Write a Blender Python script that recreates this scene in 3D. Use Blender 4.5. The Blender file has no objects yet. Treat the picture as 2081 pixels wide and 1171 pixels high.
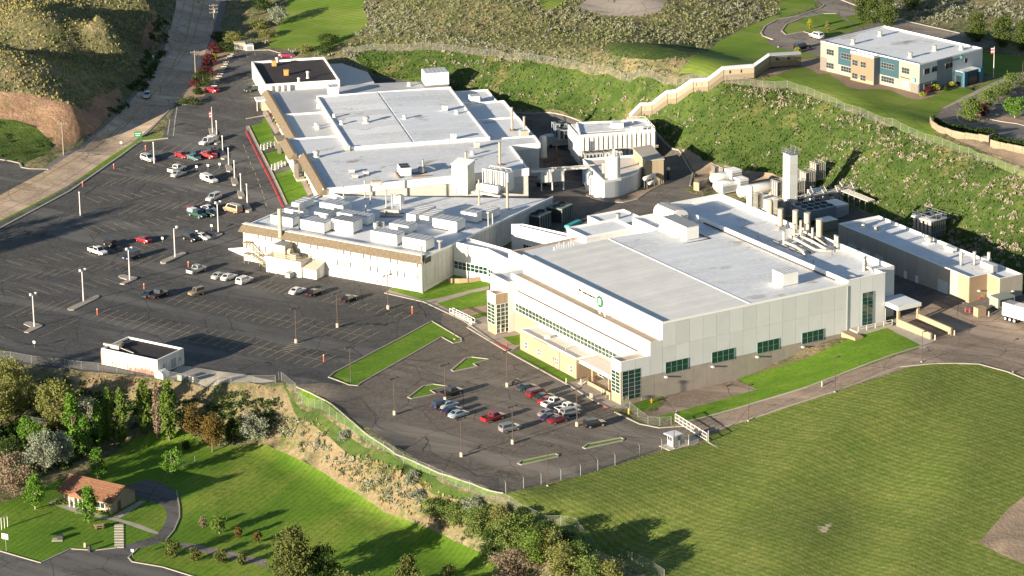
import bpy, bmesh, math, random
import numpy as np
from mathutils import Vector, Matrix, geometry
from mathutils.bvhtree import BVHTree
R = math.radians
random.seed(7); rng = np.random.default_rng(7)
scene = bpy.context.scene
col = scene.collection

# ------------------------------------------------------------------ camera, sky, sun, exposure
CAM_H, FPX, TILT, ROLL, PW, PH = 240.0, 7000.0, R(18), R(-.9), 2081, 1171
cd = bpy.data.cameras.new('camera'); cam = bpy.data.objects.new('camera', cd); col.objects.link(cam)
cd.sensor_width = 36; cd.lens = FPX / PW * 36; cd.clip_start = 5; cd.clip_end = 8000
cam.matrix_world = Matrix.Translation((0, 0, CAM_H)) @ Matrix.Rotation(R(90) - TILT, 4, 'X') @ Matrix.Rotation(ROLL, 4, 'Z')
scene.camera = cam
SUN_AZ, SUN_EL = R(41), R(11)          # direction the light travels (from +X towards +Y), and its height
world = bpy.data.worlds.new('World'); scene.world = world; world.use_nodes = True
wn = world.node_tree; bg = wn.nodes['Background']
sky = wn.nodes.new('ShaderNodeTexSky'); sky.sky_type = 'NISHITA'; sky.sun_disc = False
sky.sun_elevation = SUN_EL; sky.sun_rotation = R(90) - (SUN_AZ + R(180)); sky.altitude = 1400
wn.links.new(sky.outputs[0], bg.inputs[0]); bg.inputs[1].default_value = 0.065
ld = bpy.data.lights.new('sun', 'SUN'); ld.energy = 5.0; ld.angle = R(.53); ld.color = (1, .87, .68)
sun = bpy.data.objects.new('sun', ld); col.objects.link(sun)
sun.rotation_euler = Vector((math.cos(SUN_AZ) * math.cos(SUN_EL), math.sin(SUN_AZ) * math.cos(SUN_EL), -math.sin(SUN_EL))).to_track_quat('-Z', 'Y').to_euler()
sun.location = (-300, 300, 200)
scene.view_settings.view_transform = 'Standard'; scene.view_settings.look = 'None'
scene.view_settings.gamma = 1; scene.view_settings.use_curve_mapping = False
scene.view_settings.exposure = 1.45
scene.render.engine = 'CYCLES'

# ------------------------------------------------------------------ materials
MATS = {}
def mat(name, c, rough=.8, var=0, vs=.3, c2=None, orand=.1, bump=0, bs=3, metal=0, spec=.3, trans=0, detail=6, alpha=1):
    """plain surface; var mixes in c2 (or a darker c) with world-space noise of scale vs"""
    if name in MATS: return MATS[name]
    m = bpy.data.materials.new(name); m.use_nodes = True; MATS[name] = m
    nt = m.node_tree; N = nt.nodes; L = nt.links; b = N['Principled BSDF']; out = N['Material Output']
    b.inputs['Base Color'].default_value = (*c, 1); b.inputs['Roughness'].default_value = rough
    b.inputs['Metallic'].default_value = metal; b.inputs['Specular IOR Level'].default_value = spec
    if var or bump:
        geo = N.new('ShaderNodeNewGeometry')
    if var:
        no = N.new('ShaderNodeTexNoise'); no.inputs['Scale'].default_value = vs; no.inputs['Detail'].default_value = detail; no.inputs['Roughness'].default_value = .62
        L.new(geo.outputs['Position'], no.inputs['Vector'])
        ra = N.new('ShaderNodeValToRGB'); L.new(no.outputs[0], ra.inputs[0])
        ra.color_ramp.elements[0].position = .5 - .22; ra.color_ramp.elements[1].position = .5 + .22
        d = c2 or tuple(x * (1 - var) for x in c)
        ra.color_ramp.elements[0].color = (*d, 1); ra.color_ramp.elements[1].color = (*c, 1)
        L.new(ra.outputs[0], b.inputs['Base Color'])
        if orand:        # alike pieces weather a little differently
            oi = N.new('ShaderNodeObjectInfo'); mr = N.new('ShaderNodeMapRange'); mr.inputs['To Min'].default_value = 1 - orand; mr.inputs['To Max'].default_value = 1; L.new(oi.outputs['Random'], mr.inputs[0])
            mu = N.new('ShaderNodeVectorMath'); mu.operation = 'SCALE'; L.new(ra.outputs[0], mu.inputs[0]); L.new(mr.outputs[0], mu.inputs['Scale']); L.new(mu.outputs[0], b.inputs['Base Color'])
    if bump:
        nb = N.new('ShaderNodeTexNoise'); nb.inputs['Scale'].default_value = bs; nb.inputs['Detail'].default_value = 5
        L.new(geo.outputs['Position'], nb.inputs['Vector'])
        bu = N.new('ShaderNodeBump'); bu.inputs['Strength'].default_value = 1; bu.inputs['Distance'].default_value = bump
        L.new(nb.outputs[0], bu.inputs['Height']); L.new(bu.outputs[0], b.inputs['Normal'])
    if trans:
        t = N.new('ShaderNodeBsdfTranslucent'); t.inputs[0].default_value = (*[min(1, x * 1.6) for x in c], 1)
        if var: L.new(ra.outputs[0], t.inputs[0])
        mx = N.new('ShaderNodeMixShader'); mx.inputs[0].default_value = trans
        L.new(b.outputs[0], mx.inputs[1]); L.new(t.outputs[0], mx.inputs[2]); L.new(mx.outputs[0], out.inputs[0])
    if alpha < 1: b.inputs['Alpha'].default_value = alpha
    return m

def multi_noise(name, layers, rough=.9, bump=0, bs=2., waves=(), obj_rand=0, gain=1):
    """layers: [(colour, noise scale, threshold, softness, stretch)] painted one over the other in world space;
    waves: [(angle, width, strength)] faint mowing stripes"""
    if name in MATS: return MATS[name]
    m = bpy.data.materials.new(name); m.use_nodes = True; MATS[name] = m
    nt = m.node_tree; N = nt.nodes; L = nt.links; b = N['Principled BSDF']; b.inputs['Roughness'].default_value = rough
    b.inputs['Specular IOR Level'].default_value = .15
    geo = N.new('ShaderNodeNewGeometry'); cur = None; layers = [(tuple(min(.9, x * gain) for x in l[0]), *l[1:]) for l in layers]
    for i, (c, s, th, so, rot, st) in enumerate(layers):
        if cur is None:
            rgb = N.new('ShaderNodeRGB'); rgb.outputs[0].default_value = (*c, 1); cur = rgb.outputs[0]; continue
        mp = N.new('ShaderNodeMapping'); mp.vector_type = 'TEXTURE'; mp.inputs['Rotation'].default_value = (0, 0, R(rot)); mp.inputs['Scale'].default_value = (st, 1, 1); mp.inputs['Location'].default_value = (i * 37.3, i * 11.1, 0)
        L.new(geo.outputs['Position'], mp.inputs[0])
        no = N.new('ShaderNodeTexNoise'); no.inputs['Scale'].default_value = s; no.inputs['Detail'].default_value = 6; no.inputs['Roughness'].default_value = .65
        L.new(mp.outputs[0], no.inputs['Vector'])
        mr = N.new('ShaderNodeMapRange'); mr.inputs['From Min'].default_value = th - so; mr.inputs['From Max'].default_value = th + so
        L.new(no.outputs[0], mr.inputs[0])
        mx = N.new('ShaderNodeMix'); mx.data_type = 'RGBA'; L.new(mr.outputs[0], mx.inputs[0]); L.new(cur, mx.inputs[6]); mx.inputs[7].default_value = (*c, 1)
        cur = mx.outputs[2]
    for (a, w, st) in waves:
        mp = N.new('ShaderNodeMapping'); mp.vector_type = 'TEXTURE'; mp.inputs['Rotation'].default_value = (0, 0, R(a)); L.new(geo.outputs['Position'], mp.inputs[0])
        wv = N.new('ShaderNodeTexWave'); wv.bands_direction = 'Y'; wv.inputs['Scale'].default_value = .314 / w; wv.inputs['Distortion'].default_value = .35; wv.inputs['Detail'].default_value = 3; wv.inputs['Detail Scale'].default_value = .6
        L.new(mp.outputs[0], wv.inputs[0])
        mr = N.new('ShaderNodeMapRange'); mr.inputs['To Min'].default_value = 1 - st; mr.inputs['To Max'].default_value = 1 + st; L.new(wv.outputs['Fac'], mr.inputs[0])
        mu = N.new('ShaderNodeVectorMath'); mu.operation = 'SCALE'; L.new(cur, mu.inputs[0]); L.new(mr.outputs[0], mu.inputs['Scale']); cur = mu.outputs[0]
    if obj_rand:
        oi = N.new('ShaderNodeObjectInfo'); mr = N.new('ShaderNodeMapRange'); mr.inputs['To Min'].default_value = 1 - obj_rand; mr.inputs['To Max'].default_value = 1; L.new(oi.outputs['Random'], mr.inputs[0])
        mu = N.new('ShaderNodeVectorMath'); mu.operation = 'SCALE'; L.new(cur, mu.inputs[0]); L.new(mr.outputs[0], mu.inputs['Scale']); cur = mu.outputs[0]
    L.new(cur, b.inputs['Base Color'])
    if bump:
        nb = N.new('ShaderNodeTexNoise'); nb.inputs['Scale'].default_value = bs; nb.inputs['Detail'].default_value = 6; nb.inputs['Roughness'].default_value = .7
        L.new(geo.outputs['Position'], nb.inputs['Vector'])
        bu = N.new('ShaderNodeBump'); bu.inputs['Strength'].default_value = 1; bu.inputs['Distance'].default_value = bump
        L.new(nb.outputs[0], bu.inputs['Height']); L.new(bu.outputs[0], b.inputs['Normal'])
    return m

def asphalt(name, c, c2, crack=(.012, .012, .013), streak=-33):
    m = multi_noise(name, [(c, 0, 0, 0, 0, 1), (c2, .035, .5, .12, 30, 3), (tuple(x * .8 for x in c), .3, .52, .16, 0, 1), (tuple(x * 1.3 for x in c2), .11, .56, .06, streak, 7), (tuple(x * .6 for x in c), .16, .64, .05, streak + 8, 5), (tuple(x * 1.25 for x in c2), 1.3, .6, .1, 0, 1)], rough=.92, bump=.02, bs=6)
    nt = m.node_tree; N = nt.nodes; L = nt.links; b = N['Principled BSDF']
    src = b.inputs['Base Color'].links[0].from_socket
    geo = N.new('ShaderNodeNewGeometry')
    no = N.new('ShaderNodeTexNoise'); no.inputs['Scale'].default_value = .25; no.inputs['Detail'].default_value = 4; L.new(geo.outputs['Position'], no.inputs['Vector'])
    ad = N.new('ShaderNodeMixRGB'); ad.blend_type = 'ADD'; ad.inputs[0].default_value = 5.0; L.new(geo.outputs['Position'], ad.inputs[1]); L.new(no.outputs[1], ad.inputs[2])
    vo = N.new('ShaderNodeTexVoronoi'); vo.feature = 'DISTANCE_TO_EDGE'; vo.inputs['Scale'].default_value = .085; L.new(ad.outputs[0], vo.inputs['Vector'])
    mr = N.new('ShaderNodeMapRange'); mr.inputs['From Min'].default_value = .002; mr.inputs['From Max'].default_value = .007; mr.inputs['To Min'].default_value = .75; mr.inputs['To Max'].default_value = 0
    L.new(vo.outputs['Distance'], mr.inputs[0])
    mx = N.new('ShaderNodeMix'); mx.data_type = 'RGBA'; L.new(mr.outputs[0], mx.inputs[0]); L.new(src, mx.inputs[6]); mx.inputs[7].default_value = (*crack, 1)
    L.new(mx.outputs[2], b.inputs['Base Color'])
    return m

# ------------------------------------------------------------------ mesh building
class MB:
    def __init__(s): s.v = []; s.f = []; s.mi = []; s.cur = 0
    def add(s, vs, fs):
        n = len(s.v); s.v += [tuple(p) for p in vs]; s.f += [tuple(n + i for i in f) for f in fs]; s.mi += [s.cur] * len(fs)
    def box(s, x0, y0, z0, x1, y1, z1, tx=0, ty=0):
        """tx, ty pull the top in"""
        s.add([(x0, y0, z0), (x1, y0, z0), (x1, y1, z0), (x0, y1, z0), (x0 + tx, y0 + ty, z1), (x1 - tx, y0 + ty, z1), (x1 - tx, y1 - ty, z1), (x0 + tx, y1 - ty, z1)],
              [(3, 2, 1, 0), (4, 5, 6, 7), (0, 1, 5, 4), (1, 2, 6, 5), (2, 3, 7, 6), (3, 0, 4, 7)]); return s
    def prism(s, pts, z0, z1):
        """z0, z1: numbers or lists per point; pts counter-clockwise"""
        n = len(pts); a = z0 if isinstance(z0, (list, tuple)) else [z0] * n; b = z1 if isinstance(z1, (list, tuple)) else [z1] * n
        if sum(pts[i][0] * pts[(i + 1) % n][1] - pts[(i + 1) % n][0] * pts[i][1] for i in range(n)) < 0:
            pts = list(pts)[::-1]; a = list(a)[::-1]; b = list(b)[::-1]
        s.add([(p[0], p[1], a[i]) for i, p in enumerate(pts)] + [(p[0], p[1], b[i]) for i, p in enumerate(pts)],
              [tuple(range(n))[::-1], tuple(range(n, 2 * n))] + [(i, (i + 1) % n, n + (i + 1) % n, n + i) for i in range(n)]); return s
    def tube(s, p, q, r, n=8, r2=None, caps=True):
        p = Vector(p); q = Vector(q); d = (q - p).normalized(); a = d.orthogonal().normalized(); b = d.cross(a); r2 = r if r2 is None else r2
        vs = []
        for c, rr in ((p, r), (q, r2)):
            for i in range(n):
                t = 2 * math.pi * i / n; vs.append(c + (a * math.cos(t) + b * math.sin(t)) * rr)
        fs = [(i, (i + 1) % n, n + (i + 1) % n, n + i) for i in range(n)]
        if caps: fs += [tuple(range(n))[::-1], tuple(range(n, 2 * n))]
        s.add(vs, fs); return s
    def path(s, pts, r, n=6):
        for a, b in zip(pts, pts[1:]): s.tube(a, b, r, n)
        return s
    def lathe(s, x, y, prof, n=16):
        """prof: [(radius, z)] from bottom to top"""
        vs = []; fs = []
        for r, z in prof:
            for i in range(n):
                t = 2 * math.pi * i / n; vs.append((x + r * math.cos(t), y + r * math.sin(t), z))
        for k in range(len(prof) - 1):
            for i in range(n): fs.append((k * n + i, k * n + (i + 1) % n, (k + 1) * n + (i + 1) % n, (k + 1) * n + i))
        fs += [tuple(range(n))[::-1], tuple((len(prof) - 1) * n + i for i in range(n))]
        s.add(vs, fs); return s
    def hcyl(s, p, q, r, n=14, dome=.5):
        """lying tank with domed ends"""
        p = Vector(p); q = Vector(q); d = (q - p).normalized(); a = d.orthogonal().normalized(); b = d.cross(a)
        rings = [(p - d * r * dome, .02), (p - d * r * dome * .8, .55 * r), (p - d * r * dome * .4, .86 * r), (p, r), (q, r), (q + d * r * dome * .4, .86 * r), (q + d * r * dome * .8, .55 * r), (q + d * r * dome, .02)]
        vs = []; fs = []
        for c, rr in rings:
            for i in range(n):
                t = 2 * math.pi * i / n; vs.append(c + (a * math.cos(t) + b * math.sin(t)) * rr)
        for k in range(len(rings) - 1):
            for i in range(n): fs.append((k * n + i, k * n + (i + 1) % n, (k + 1) * n + (i + 1) % n, (k + 1) * n + i))
        s.add(vs, fs); return s
    def mesh(s, name, mats, smooth=False):
        me = bpy.data.meshes.new(name); me.from_pydata(s.v, [], s.f)
        for m in (mats if isinstance(mats, (list, tuple)) else [mats]): me.materials.append(m)
        if max(s.mi or [0]) > 0: me.polygons.foreach_set('material_index', s.mi)
        if smooth:
            me.polygons.foreach_set('use_smooth', [True] * len(me.polygons))
            try: me.set_sharp_from_angle(angle=R(40))
            except Exception: pass
        me.update(); return me
def link(name, me, parent=None, loc=None, rot=None):
    o = bpy.data.objects.new(name, me); col.objects.link(o)
    if parent: o.parent = parent
    if loc is not None: o.location = loc
    if rot is not None: o.rotation_euler = (0, 0, rot)
    return o
def part(name, mb, m, parent, smooth=False, label=None, loc=None):
    o = link(name, mb.mesh(name, m, smooth), parent, loc)
    if label: o['label'] = label
    return o
def tag(o, label, cat, group=None):
    o['label'] = label; o['category'] = cat
    if group: o['group'] = group
    return o
def thing(name, label, cat, loc=(0, 0, 0), rot=0, group=None):
    o = bpy.data.objects.new(name, None); o.empty_display_size = .5; col.objects.link(o); o.location = loc; o.rotation_euler = (0, 0, rot)
    return tag(o, label, cat, group)
def solo(name, mb, m, label, cat, loc=(0, 0, 0), rot=0, group=None, smooth=False):
    return tag(link(name, mb.mesh(name, m, smooth), None, loc, rot), label, cat, group)
def struct(name, me, kind='structure', label=None):
    o = link(name, me); o['kind'] = kind
    if label: o['label'] = label
    return o
def copy_tree(o, parent=None):
    c = o.copy(); col.objects.link(c)
    if parent: c.parent = parent
    for ch in o.children: copy_tree(ch, c)
    return c
def place(o, loc, rot=0, label=None, group=None, scale=None):
    o.location = loc; o.rotation_euler = (0, 0, rot)
    if label: o['label'] = label
    if group: o['group'] = group
    if scale: o.scale = scale if isinstance(scale, tuple) else (scale,) * 3
    return o

# ------------------------------------------------------------------ survey: the photograph's sight lines to world points
_cr, _sr, _ct, _st = math.cos(ROLL), math.sin(ROLL), math.cos(TILT), math.sin(TILT)
def sight(px, py):
    x = px - PW / 2; y = -(py - PH / 2); x, y = _cr * x - _sr * y, _sr * x + _cr * y
    return Vector((x, FPX * _ct + y * _st, -FPX * _st + y * _ct)).normalized()
def flat(px, py, z):
    d = sight(px, py); t = (z - CAM_H) / d.z; return Vector((d.x * t, d.y * t, z))
def Z(ox, oy, s, pts): return [(ox + x / s, oy + y / s) for x, y in pts]
# ------------------------------------------------------------------ terrain heights (spot levels on the site)
SPOT = [(0,735,0),(200,757,-.1),(560,775,0),(0,600,0),(60,660,0),(170,610,0),(300,600,0),(494,540,0),(858,590,.7),(788,628,0),(700,690,0),(937,926,-.1),(1240,820,0),(1030,780,0),(1170,866,0),(1330,880,0),
 (1430,892,.1),(1010,1000,-.6),(440,475,1.0),(300,500,.8),(160,430,1.5),(0,480,.7),(490,400,2.6),(313,330,3),(430,270,4.2),(560,300,4.5),(545,400,3.0),(500,235,4.9),(490,150,6.6),(520,110,7.4),(600,112,7.6),(330,240,4.4),(250,275,3.9),(100,385,2),(0,440,1),
 (420,20,7.9),(385,90,6.6),(350,170,5.2),(455,110,7.2),(600,390,4.4),(640,370,5),(570,230,6),(545,180,6.8),(1150,400,4.4),(1220,420,4.2),(950,570,.9),(990,600,.8),(930,640,.2),(1040,690,0),(1040,232,6.6),(1180,246,6.8),(1370,290,6.2),(1400,370,5.4),(1330,400,4.8),(1200,450,3.8),
 (1900,640,6),(2060,660,6),(1870,738,5.6),(1840,600,6),(1950,500,6.7),(2081,600,6.3),(1600,440,6),(1450,370,5.8),(1700,420,6.2),
 (720,142,8.2),(770,152,8),(950,190,7.2),(1100,220,6.9),(1250,243,7),(1335,265,7),(1420,318,6.5),(1560,347,6.8),(1680,375,7.2),(1800,435,7.8),(1900,500,8),(2000,560,8),(2081,595,7.8),
 (720,103,11),(800,100,12.5),(880,102,13.5),(1000,115,14.5),(1150,137,16.5),(1300,157,18.5),(1400,168,19.5),(1500,172,20.3),(1600,182,20.5),(1700,215,20.6),(1830,265,20.6),(1950,312,20.6),(2081,362,20.2),(1800,335,14.6),(1950,400,14.8),(1650,270,14.5),(1500,250,14),(1200,190,12),(950,145,10.8),
 (800,70,13.5),(1000,60,16.5),(1200,60,18.5),(1400,100,20),(1500,50,21),(1000,0,20.5),(1300,0,22),(700,55,10),(600,60,9),(600,0,11),(500,50,8.5),(470,90,7.6),(1850,30,21),(2060,30,22.5),(2081,130,20.5),(1700,60,21),(1640,120,20.8),(1500,120,20.6),(1900,240,20.4),(2000,260,20),(2060,230,20.4),(1250,20,20),(1800,215,20.7),
 (1605,925,1.2),(1870,765,5.2),(2060,775,5.3),(1700,1000,.2),(1500,1100,-1),(2081,900,4),(2081,1100,1),(1350,1171,-3),(1200,1050,-1.5),(1100,1030,-1),(1700,1171,-2),(1150,1095,-2),(1329,806,0),(1492,770,0),(1600,733,2.3),(1724,684,4.9),(1437,880,.2),(1530,845,1.3),(1700,785,3.8),(1800,685,5.6),
 (640,835,-.4),(760,915,-.8),(900,990,-1),(1000,1090,-6.5),(1100,1110,-6.5),(1200,1165,-8),(1050,1150,-9),(950,1062,-6),(540,905,-9),(650,962,-9),(780,1040,-9),(900,1088,-9),(600,850,-4.5),(720,930,-4.5),
 (190,1020,-10),(280,990,-10),(120,1010,-10),(400,950,-9.6),(700,1050,-9.6),(300,900,-9.3),(100,1150,-11),(300,1171,-11),(600,1150,-10.5),(900,1171,-10),(0,1010,-9.2),(0,860,-6),(0,790,-3),(60,870,-7.5),(200,805,-3),(250,860,-7.5),(420,800,-2.5),(420,860,-7),(540,830,-4),
 (20,345,2.6),(60,258,7.2),
 (200,50,17.4),(276,62,11.5),(60,20,22.6),(200,0,25),(300,0,17.5),(298,32,15),(298,62,9.5),(306,100,7),(292,132,6.2),
 (1664,142,20.9),(1765,167,20.9),(1866,192,20.9),(1935,180,20.9),(1995,162,20.9),(1750,110,20.9),(1800,120,20.9),(205,762,-.1),(320,773,-.1),(380,779,-.2),(260,769,-.1),(260,795,-2),(380,803,-2.4),(450,780,-.2),(-300,600,0),(-300,300,2),(-100,300,4),(-120,190,11),(-200,200,7),(-300,100,8),(-150,60,13),(-150,0,17),(2400,300,22),(2400,700,6),(2400,1100,1),(1000,1300,-9),(-300,1100,-12),(1000,-250,26),(0,-250,34),(2081,-250,28),(500,-200,14),(1700,1350,-3),(2400,500,14)]
NLOT = [i for i, p in enumerate(SPOT) if p[:2] == (1040, 690)][0] + 1
def _phi(a, b, c): return np.sqrt(((a[:, None, :] - b[None, :, :]) ** 2).sum(-1) + c * c)
def fit(P, c, lam):
    q, n = P[:, :2], len(P); A = np.zeros((n + 3, n + 3)); A[:n, :n] = _phi(q, q, c) - np.eye(n) * lam; A[:n, n] = 1; A[:n, n + 1:] = q / 100; A[n, :n] = 1; A[n + 1:, :n] = q.T / 100
    w = np.linalg.solve(A, np.concatenate([P[:, 2], [0, 0, 0]]))
    return lambda X: np.concatenate([_phi(X[i:i + 3000], q, c) @ w[:n] + w[n] + (X[i:i + 3000] / 100) @ w[n + 1:] for i in range(0, len(X), 3000)])
# the paved levels are one gentle plane of their own: fit them first, then let the banks leave from their edges
LOTPX = [(-80,478),(0,452),(100,403),(206,340),(286,291),(328,285),(362,212),(405,198),(460,115),(505,100),(560,105),(640,140),(640,380),(600,400),(490,470),(490,540),(858,595),(905,612),(990,640),(1080,700),(1180,790),(1250,840),(1320,866),(1430,890),(1400,900),(1340,913),(1180,962),(1030,996),(1010,994),(900,962),(800,902),(690,829),(640,797),(600,784),(560,774),(380,774),(320,766),(200,757),(60,741),(-80,735)]
_lot = np.array([flat(*p) for p in SPOT[:NLOT]]); lot_height = fit(_lot, 25.0, 4.0)
def _on_lot(px, py):
    z = 1.0
    for _ in range(12): p = flat(px, py, z); z = float(lot_height(np.array([[p.x, p.y]]))[0])
    return (p.x, p.y, z)
_lp = np.array([_on_lot(*p) for p in LOTPX]); _ex = [tuple(p) for p in _lp]
for a, b in zip(_lp, np.roll(_lp, -1, 0)):
    n = int(np.hypot(*(b - a)[:2]) / 6); _ex += [tuple(a + (b - a) * k / max(1, n)) for k in range(1, n)]
def _inpoly(x, y, q):
    c = False
    for (x0, y0, *_), (x1, y1, *_) in zip(q, np.roll(q, -1, 0)):
        if (y0 > y) != (y1 > y) and x < (x1 - x0) * (y - y0) / (y1 - y0) + x0: c = not c
    return c
for x in np.arange(-160, 80, 9.0):
    for y in np.arange(600, 1010, 9.0):
        if _inpoly(x, y, _lp): _ex.append((x, y, 0))
_ex = np.array(_ex); _ex[:, 2] = lot_height(_ex[:, :2])
_lotw = _lp
LINES = [[(720,142,8.2),(770,152,8),(950,190,7.2),(1040,224,6.8),(1180,246,6.8),(1250,246,7),(1335,268,7),(1385,300,6.4),(1420,320,6.5),(1560,350,6.8),(1690,386,7.2),(1800,444,7.8),(1900,505,8),(2000,562,8),(2081,596,7.8),(2180,640,7.8)],
 [(700,106,10.5),(760,103,11.5),(880,102,13.5),(1000,115,14.5),(1150,137,16.5),(1300,157,18.5),(1400,168,19.5),(1500,173,20.2),(1600,182,20.4),(1700,216,20.5),(1830,266,20.5),(1950,313,20.5),(2081,362,20.2),(2180,400,20)],
 [(250,862,-7.8),(300,886,-9.2),(430,912,-9.4),(540,906,-9),(650,960,-9),(780,1041,-9),(900,1088,-9),(1010,1140,-9)],
 [(640,832,-.3),(700,869,-.5),(760,909,-.6),(820,944,-.7),(900,979,-.8),(1010,1021,-1),(1110,1070,-1.6),(1200,1114,-2),(1350,1180,-3)],
 [(-90,92,17.5),(0,110,19.5),(100,128,16.6),(200,152,10),(238,171,6.8)],[(-90,66,15.5),(0,84,16.4),(60,98,14.8),(150,127,11.4),(230,149,7),(275,160,5.8)],[(-90,45,17),(0,62,18.4),(80,62,18.6),(200,90,13.4),(262,108,8.2)],[(-60,186,13.5),(0,193,13.6),(60,196,13),(110,207,12.2),(145,226,10.4),(195,203,8.2),(225,190,6.4),(241,184,5.8)],[(-60,300,5.2),(0,300,5),(100,302,3.9),(147,289,3.7),(195,262,4.4),(246,204,5.4)],[(-60,425,1.4),(0,393,2),(92,345,2.9),(150,304,3.4),(215,250,4.2),(285,180,5.4),(325,120,6.6),(340,60,7.5),(365,0,8.2)],[(300,908,-9.7),(430,936,-9.6),(540,930,-9.4),(650,985,-9.4),(780,1066,-9.4),(900,1112,-9.5)],
 [(1437,886,.1),(1530,851,1.3),(1610,826,2.6),(1700,796,3.9),(1840,750,5.6),(1900,738,5.8),(1980,739,5.9),(2060,757,5.7)]]
_ln = []
for q in LINES:
    for a, b in zip(q, q[1:]):
        n = max(1, int(math.hypot(b[0] - a[0], (b[1] - a[1]) * 3) / 60)); _ln += [flat(*[a[i] + (b[i] - a[i]) * k / n for i in range(3)]) for k in range(n)]
_drop = {(720,142),(770,152),(950,190),(1250,243),(1335,265),(1420,318),(1560,347),(1680,375),(1800,435),(1900,500),(2000,560),(2081,595),(720,103),(800,100),(880,102),(1000,115),(1150,137),(1300,157),(1400,168),(1500,172),(1600,182),(1700,215),(1830,265),(1950,312),(2081,362),(640,835),(760,915),(900,990),(540,905),(650,962),(780,1040),(900,1088),(250,860),(300,900),(1530,845),(1700,785),(1870,738),(1150,1095),(1100,1030),(1180,246)}
_sp = np.concatenate([_ex, np.array([flat(*p) for p in SPOT[NLOT:] if p[:2] not in _drop]), np.array(_ln)])
_full = fit(_sp, 3.5, .25)
def smooth(a, b, x): t = np.clip((x - a) / (b - a), 0, 1); return t * t * (3 - 2 * t)
# low swells of the mown field and the house lawn: (px, py, length, width, angle, height)
SWELL = [(1850, 830, 17, 5, 60, .9), (1690, 900, 20, 5, 62, .8), (1560, 960, 22, 5, 60, .55), (1450, 1020, 14, 4, 58, -.5), (1760, 1010, 16, 6, 65, -.6), (1950, 960, 18, 6, 70, .8), (1850, 1110, 18, 5, 65, .7), (1600, 1110, 20, 6, 70, .6), (430, 1010, 7, 4, 75, .5), (520, 985, 8, 3, 75, .35)]
def pad_mask(P, O, ang, u0, u1, v0, v1, soft):
    d = P - np.array([O[0], O[1]]); c, s = math.cos(ang), math.sin(ang); u = d @ np.array([c, s]); v = d @ np.array([-s, c])
    q = np.maximum(np.maximum(u0 - u, u - u1), np.maximum(v0 - v, v - v1)); return 1 - smooth(0, soft, q)
def height(P):
    P = np.asarray(P, float).reshape(-1, 2); out = _full(P)
    far = smooth(420, 900, np.hypot(P[:, 0], P[:, 1] - 780)); out = np.clip(out, -13, 34) * (1 - far) + 6 * far
    for px, py, l, w, a, h in SWELL:
        c = flat(px, py, 2 if px > 1000 else -9.5); d = P - np.array([c.x, c.y]); a = R(a); u = d @ np.array([math.cos(a), math.sin(a)]); v = d @ np.array([-math.sin(a), math.cos(a)])
        out += 1.35 * h * np.exp(-(u / l) ** 2 - (v / w) ** 2)
    return out
def _pt(px, py):
    d = np.array(sight(px, py)); zz = np.arange(36, -16, -.5); t = (zz - CAM_H) / d[2]; P = np.stack([d[0] * t, d[1] * t], 1); e = height(P) - zz
    i = int(np.argmax(e >= 0)) if (e >= 0).any() else len(zz) - 1
    k = 0 if i == 0 else e[i - 1] / (e[i - 1] - e[i]); p = P[max(0, i - 1)] * (1 - k) + P[i] * k
    return Vector((float(p[0]), float(p[1]), 0))
_cache = {}
def G0(px, py):
    k = (round(px, 2), round(py, 2))
    if k not in _cache: p = _pt(px, py); _cache[k] = (p.x, p.y)
    return _cache[k]

# ------------------------------------------------------------------ regions (each one becomes a sheet of the one conforming ground)
M_WILD = multi_noise('wild_ground', [((.13, .115, .055), 0, 0, 0, 0, 1), ((.21, .165, .095), .05, .5, .12, 20, 2), ((.075, .09, .035), .16, .5, .1, 0, 1), ((.05, .06, .025), .7, .56, .1, 0, 1), ((.24, .2, .12), 1.1, .6, .08, 0, 1)], gain=1.3, bump=.5, bs=1.1)
M_MEAD = multi_noise('green_slope', [((.042, .072, .014), 0, 0, 0, 0, 1), ((.025, .05, .01), .12, .5, .1, 0, 1), ((.075, .10, .025), .35, .52, .12, 20, 2), ((.17, .14, .06), .09, .62, .06, 30, 2), ((.035, .065, .012), 1.2, .58, .1, 0, 1)], gain=1.25, bump=.5, bs=1.2)
M_CUT = multi_noise('red_earth', [((.23, .14, .09), 0, 0, 0, 0, 1), ((.30, .20, .135), .12, .5, .1, 70, .3), ((.20, .12, .075), .5, .52, .1, 80, .25), ((.16, .14, .06), .18, .6, .06, 0, 1)], gain=1.15, bump=.5, bs=.8)
M_DRYG = multi_noise('dry_grass', [((.20, .145, .09), 0, 0, 0, 0, 1), ((.15, .135, .07), .16, .5, .12, 0, 1), ((.10, .115, .035), .12, .58, .07, 0, 1), ((.25, .19, .115), .9, .56, .1, 0, 1)], gain=1.15, bump=.35, bs=1.8)
M_FIELD = multi_noise('field_grass', [((.12, .148, .028), 0, 0, 0, 0, 1), ((.09, .13, .022), .045, .5, .14, 55, 2), ((.165, .172, .042), .085, .55, .13, 0, 1), ((.07, .108, .017), .45, .56, .2, 0, 1), ((.18, .18, .055), .9, .6, .14, 0, 1), ((.07, .10, .018), 2.2, .56, .14, 0, 1), ((.36, .31, .2), .09, .69, .012, 30, 1.6)], gain=1.32, bump=.14, bs=2.4, waves=[(-46, 1.3, .15), (-46, 4.2, .05), (24, 2.3, .07)])
M_LAWN = multi_noise('lawn_grass', [((.085, .165, .012), 0, 0, 0, 0, 1), ((.06, .125, .008), .1, .5, .14, 30, 2), ((.12, .185, .02), .25, .56, .14, 0, 1.5), ((.05, .105, .01), 1.1, .6, .14, 0, 1)], gain=1.35, bump=.05, bs=3, waves=[(35, 1.1, .10)])
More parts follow.
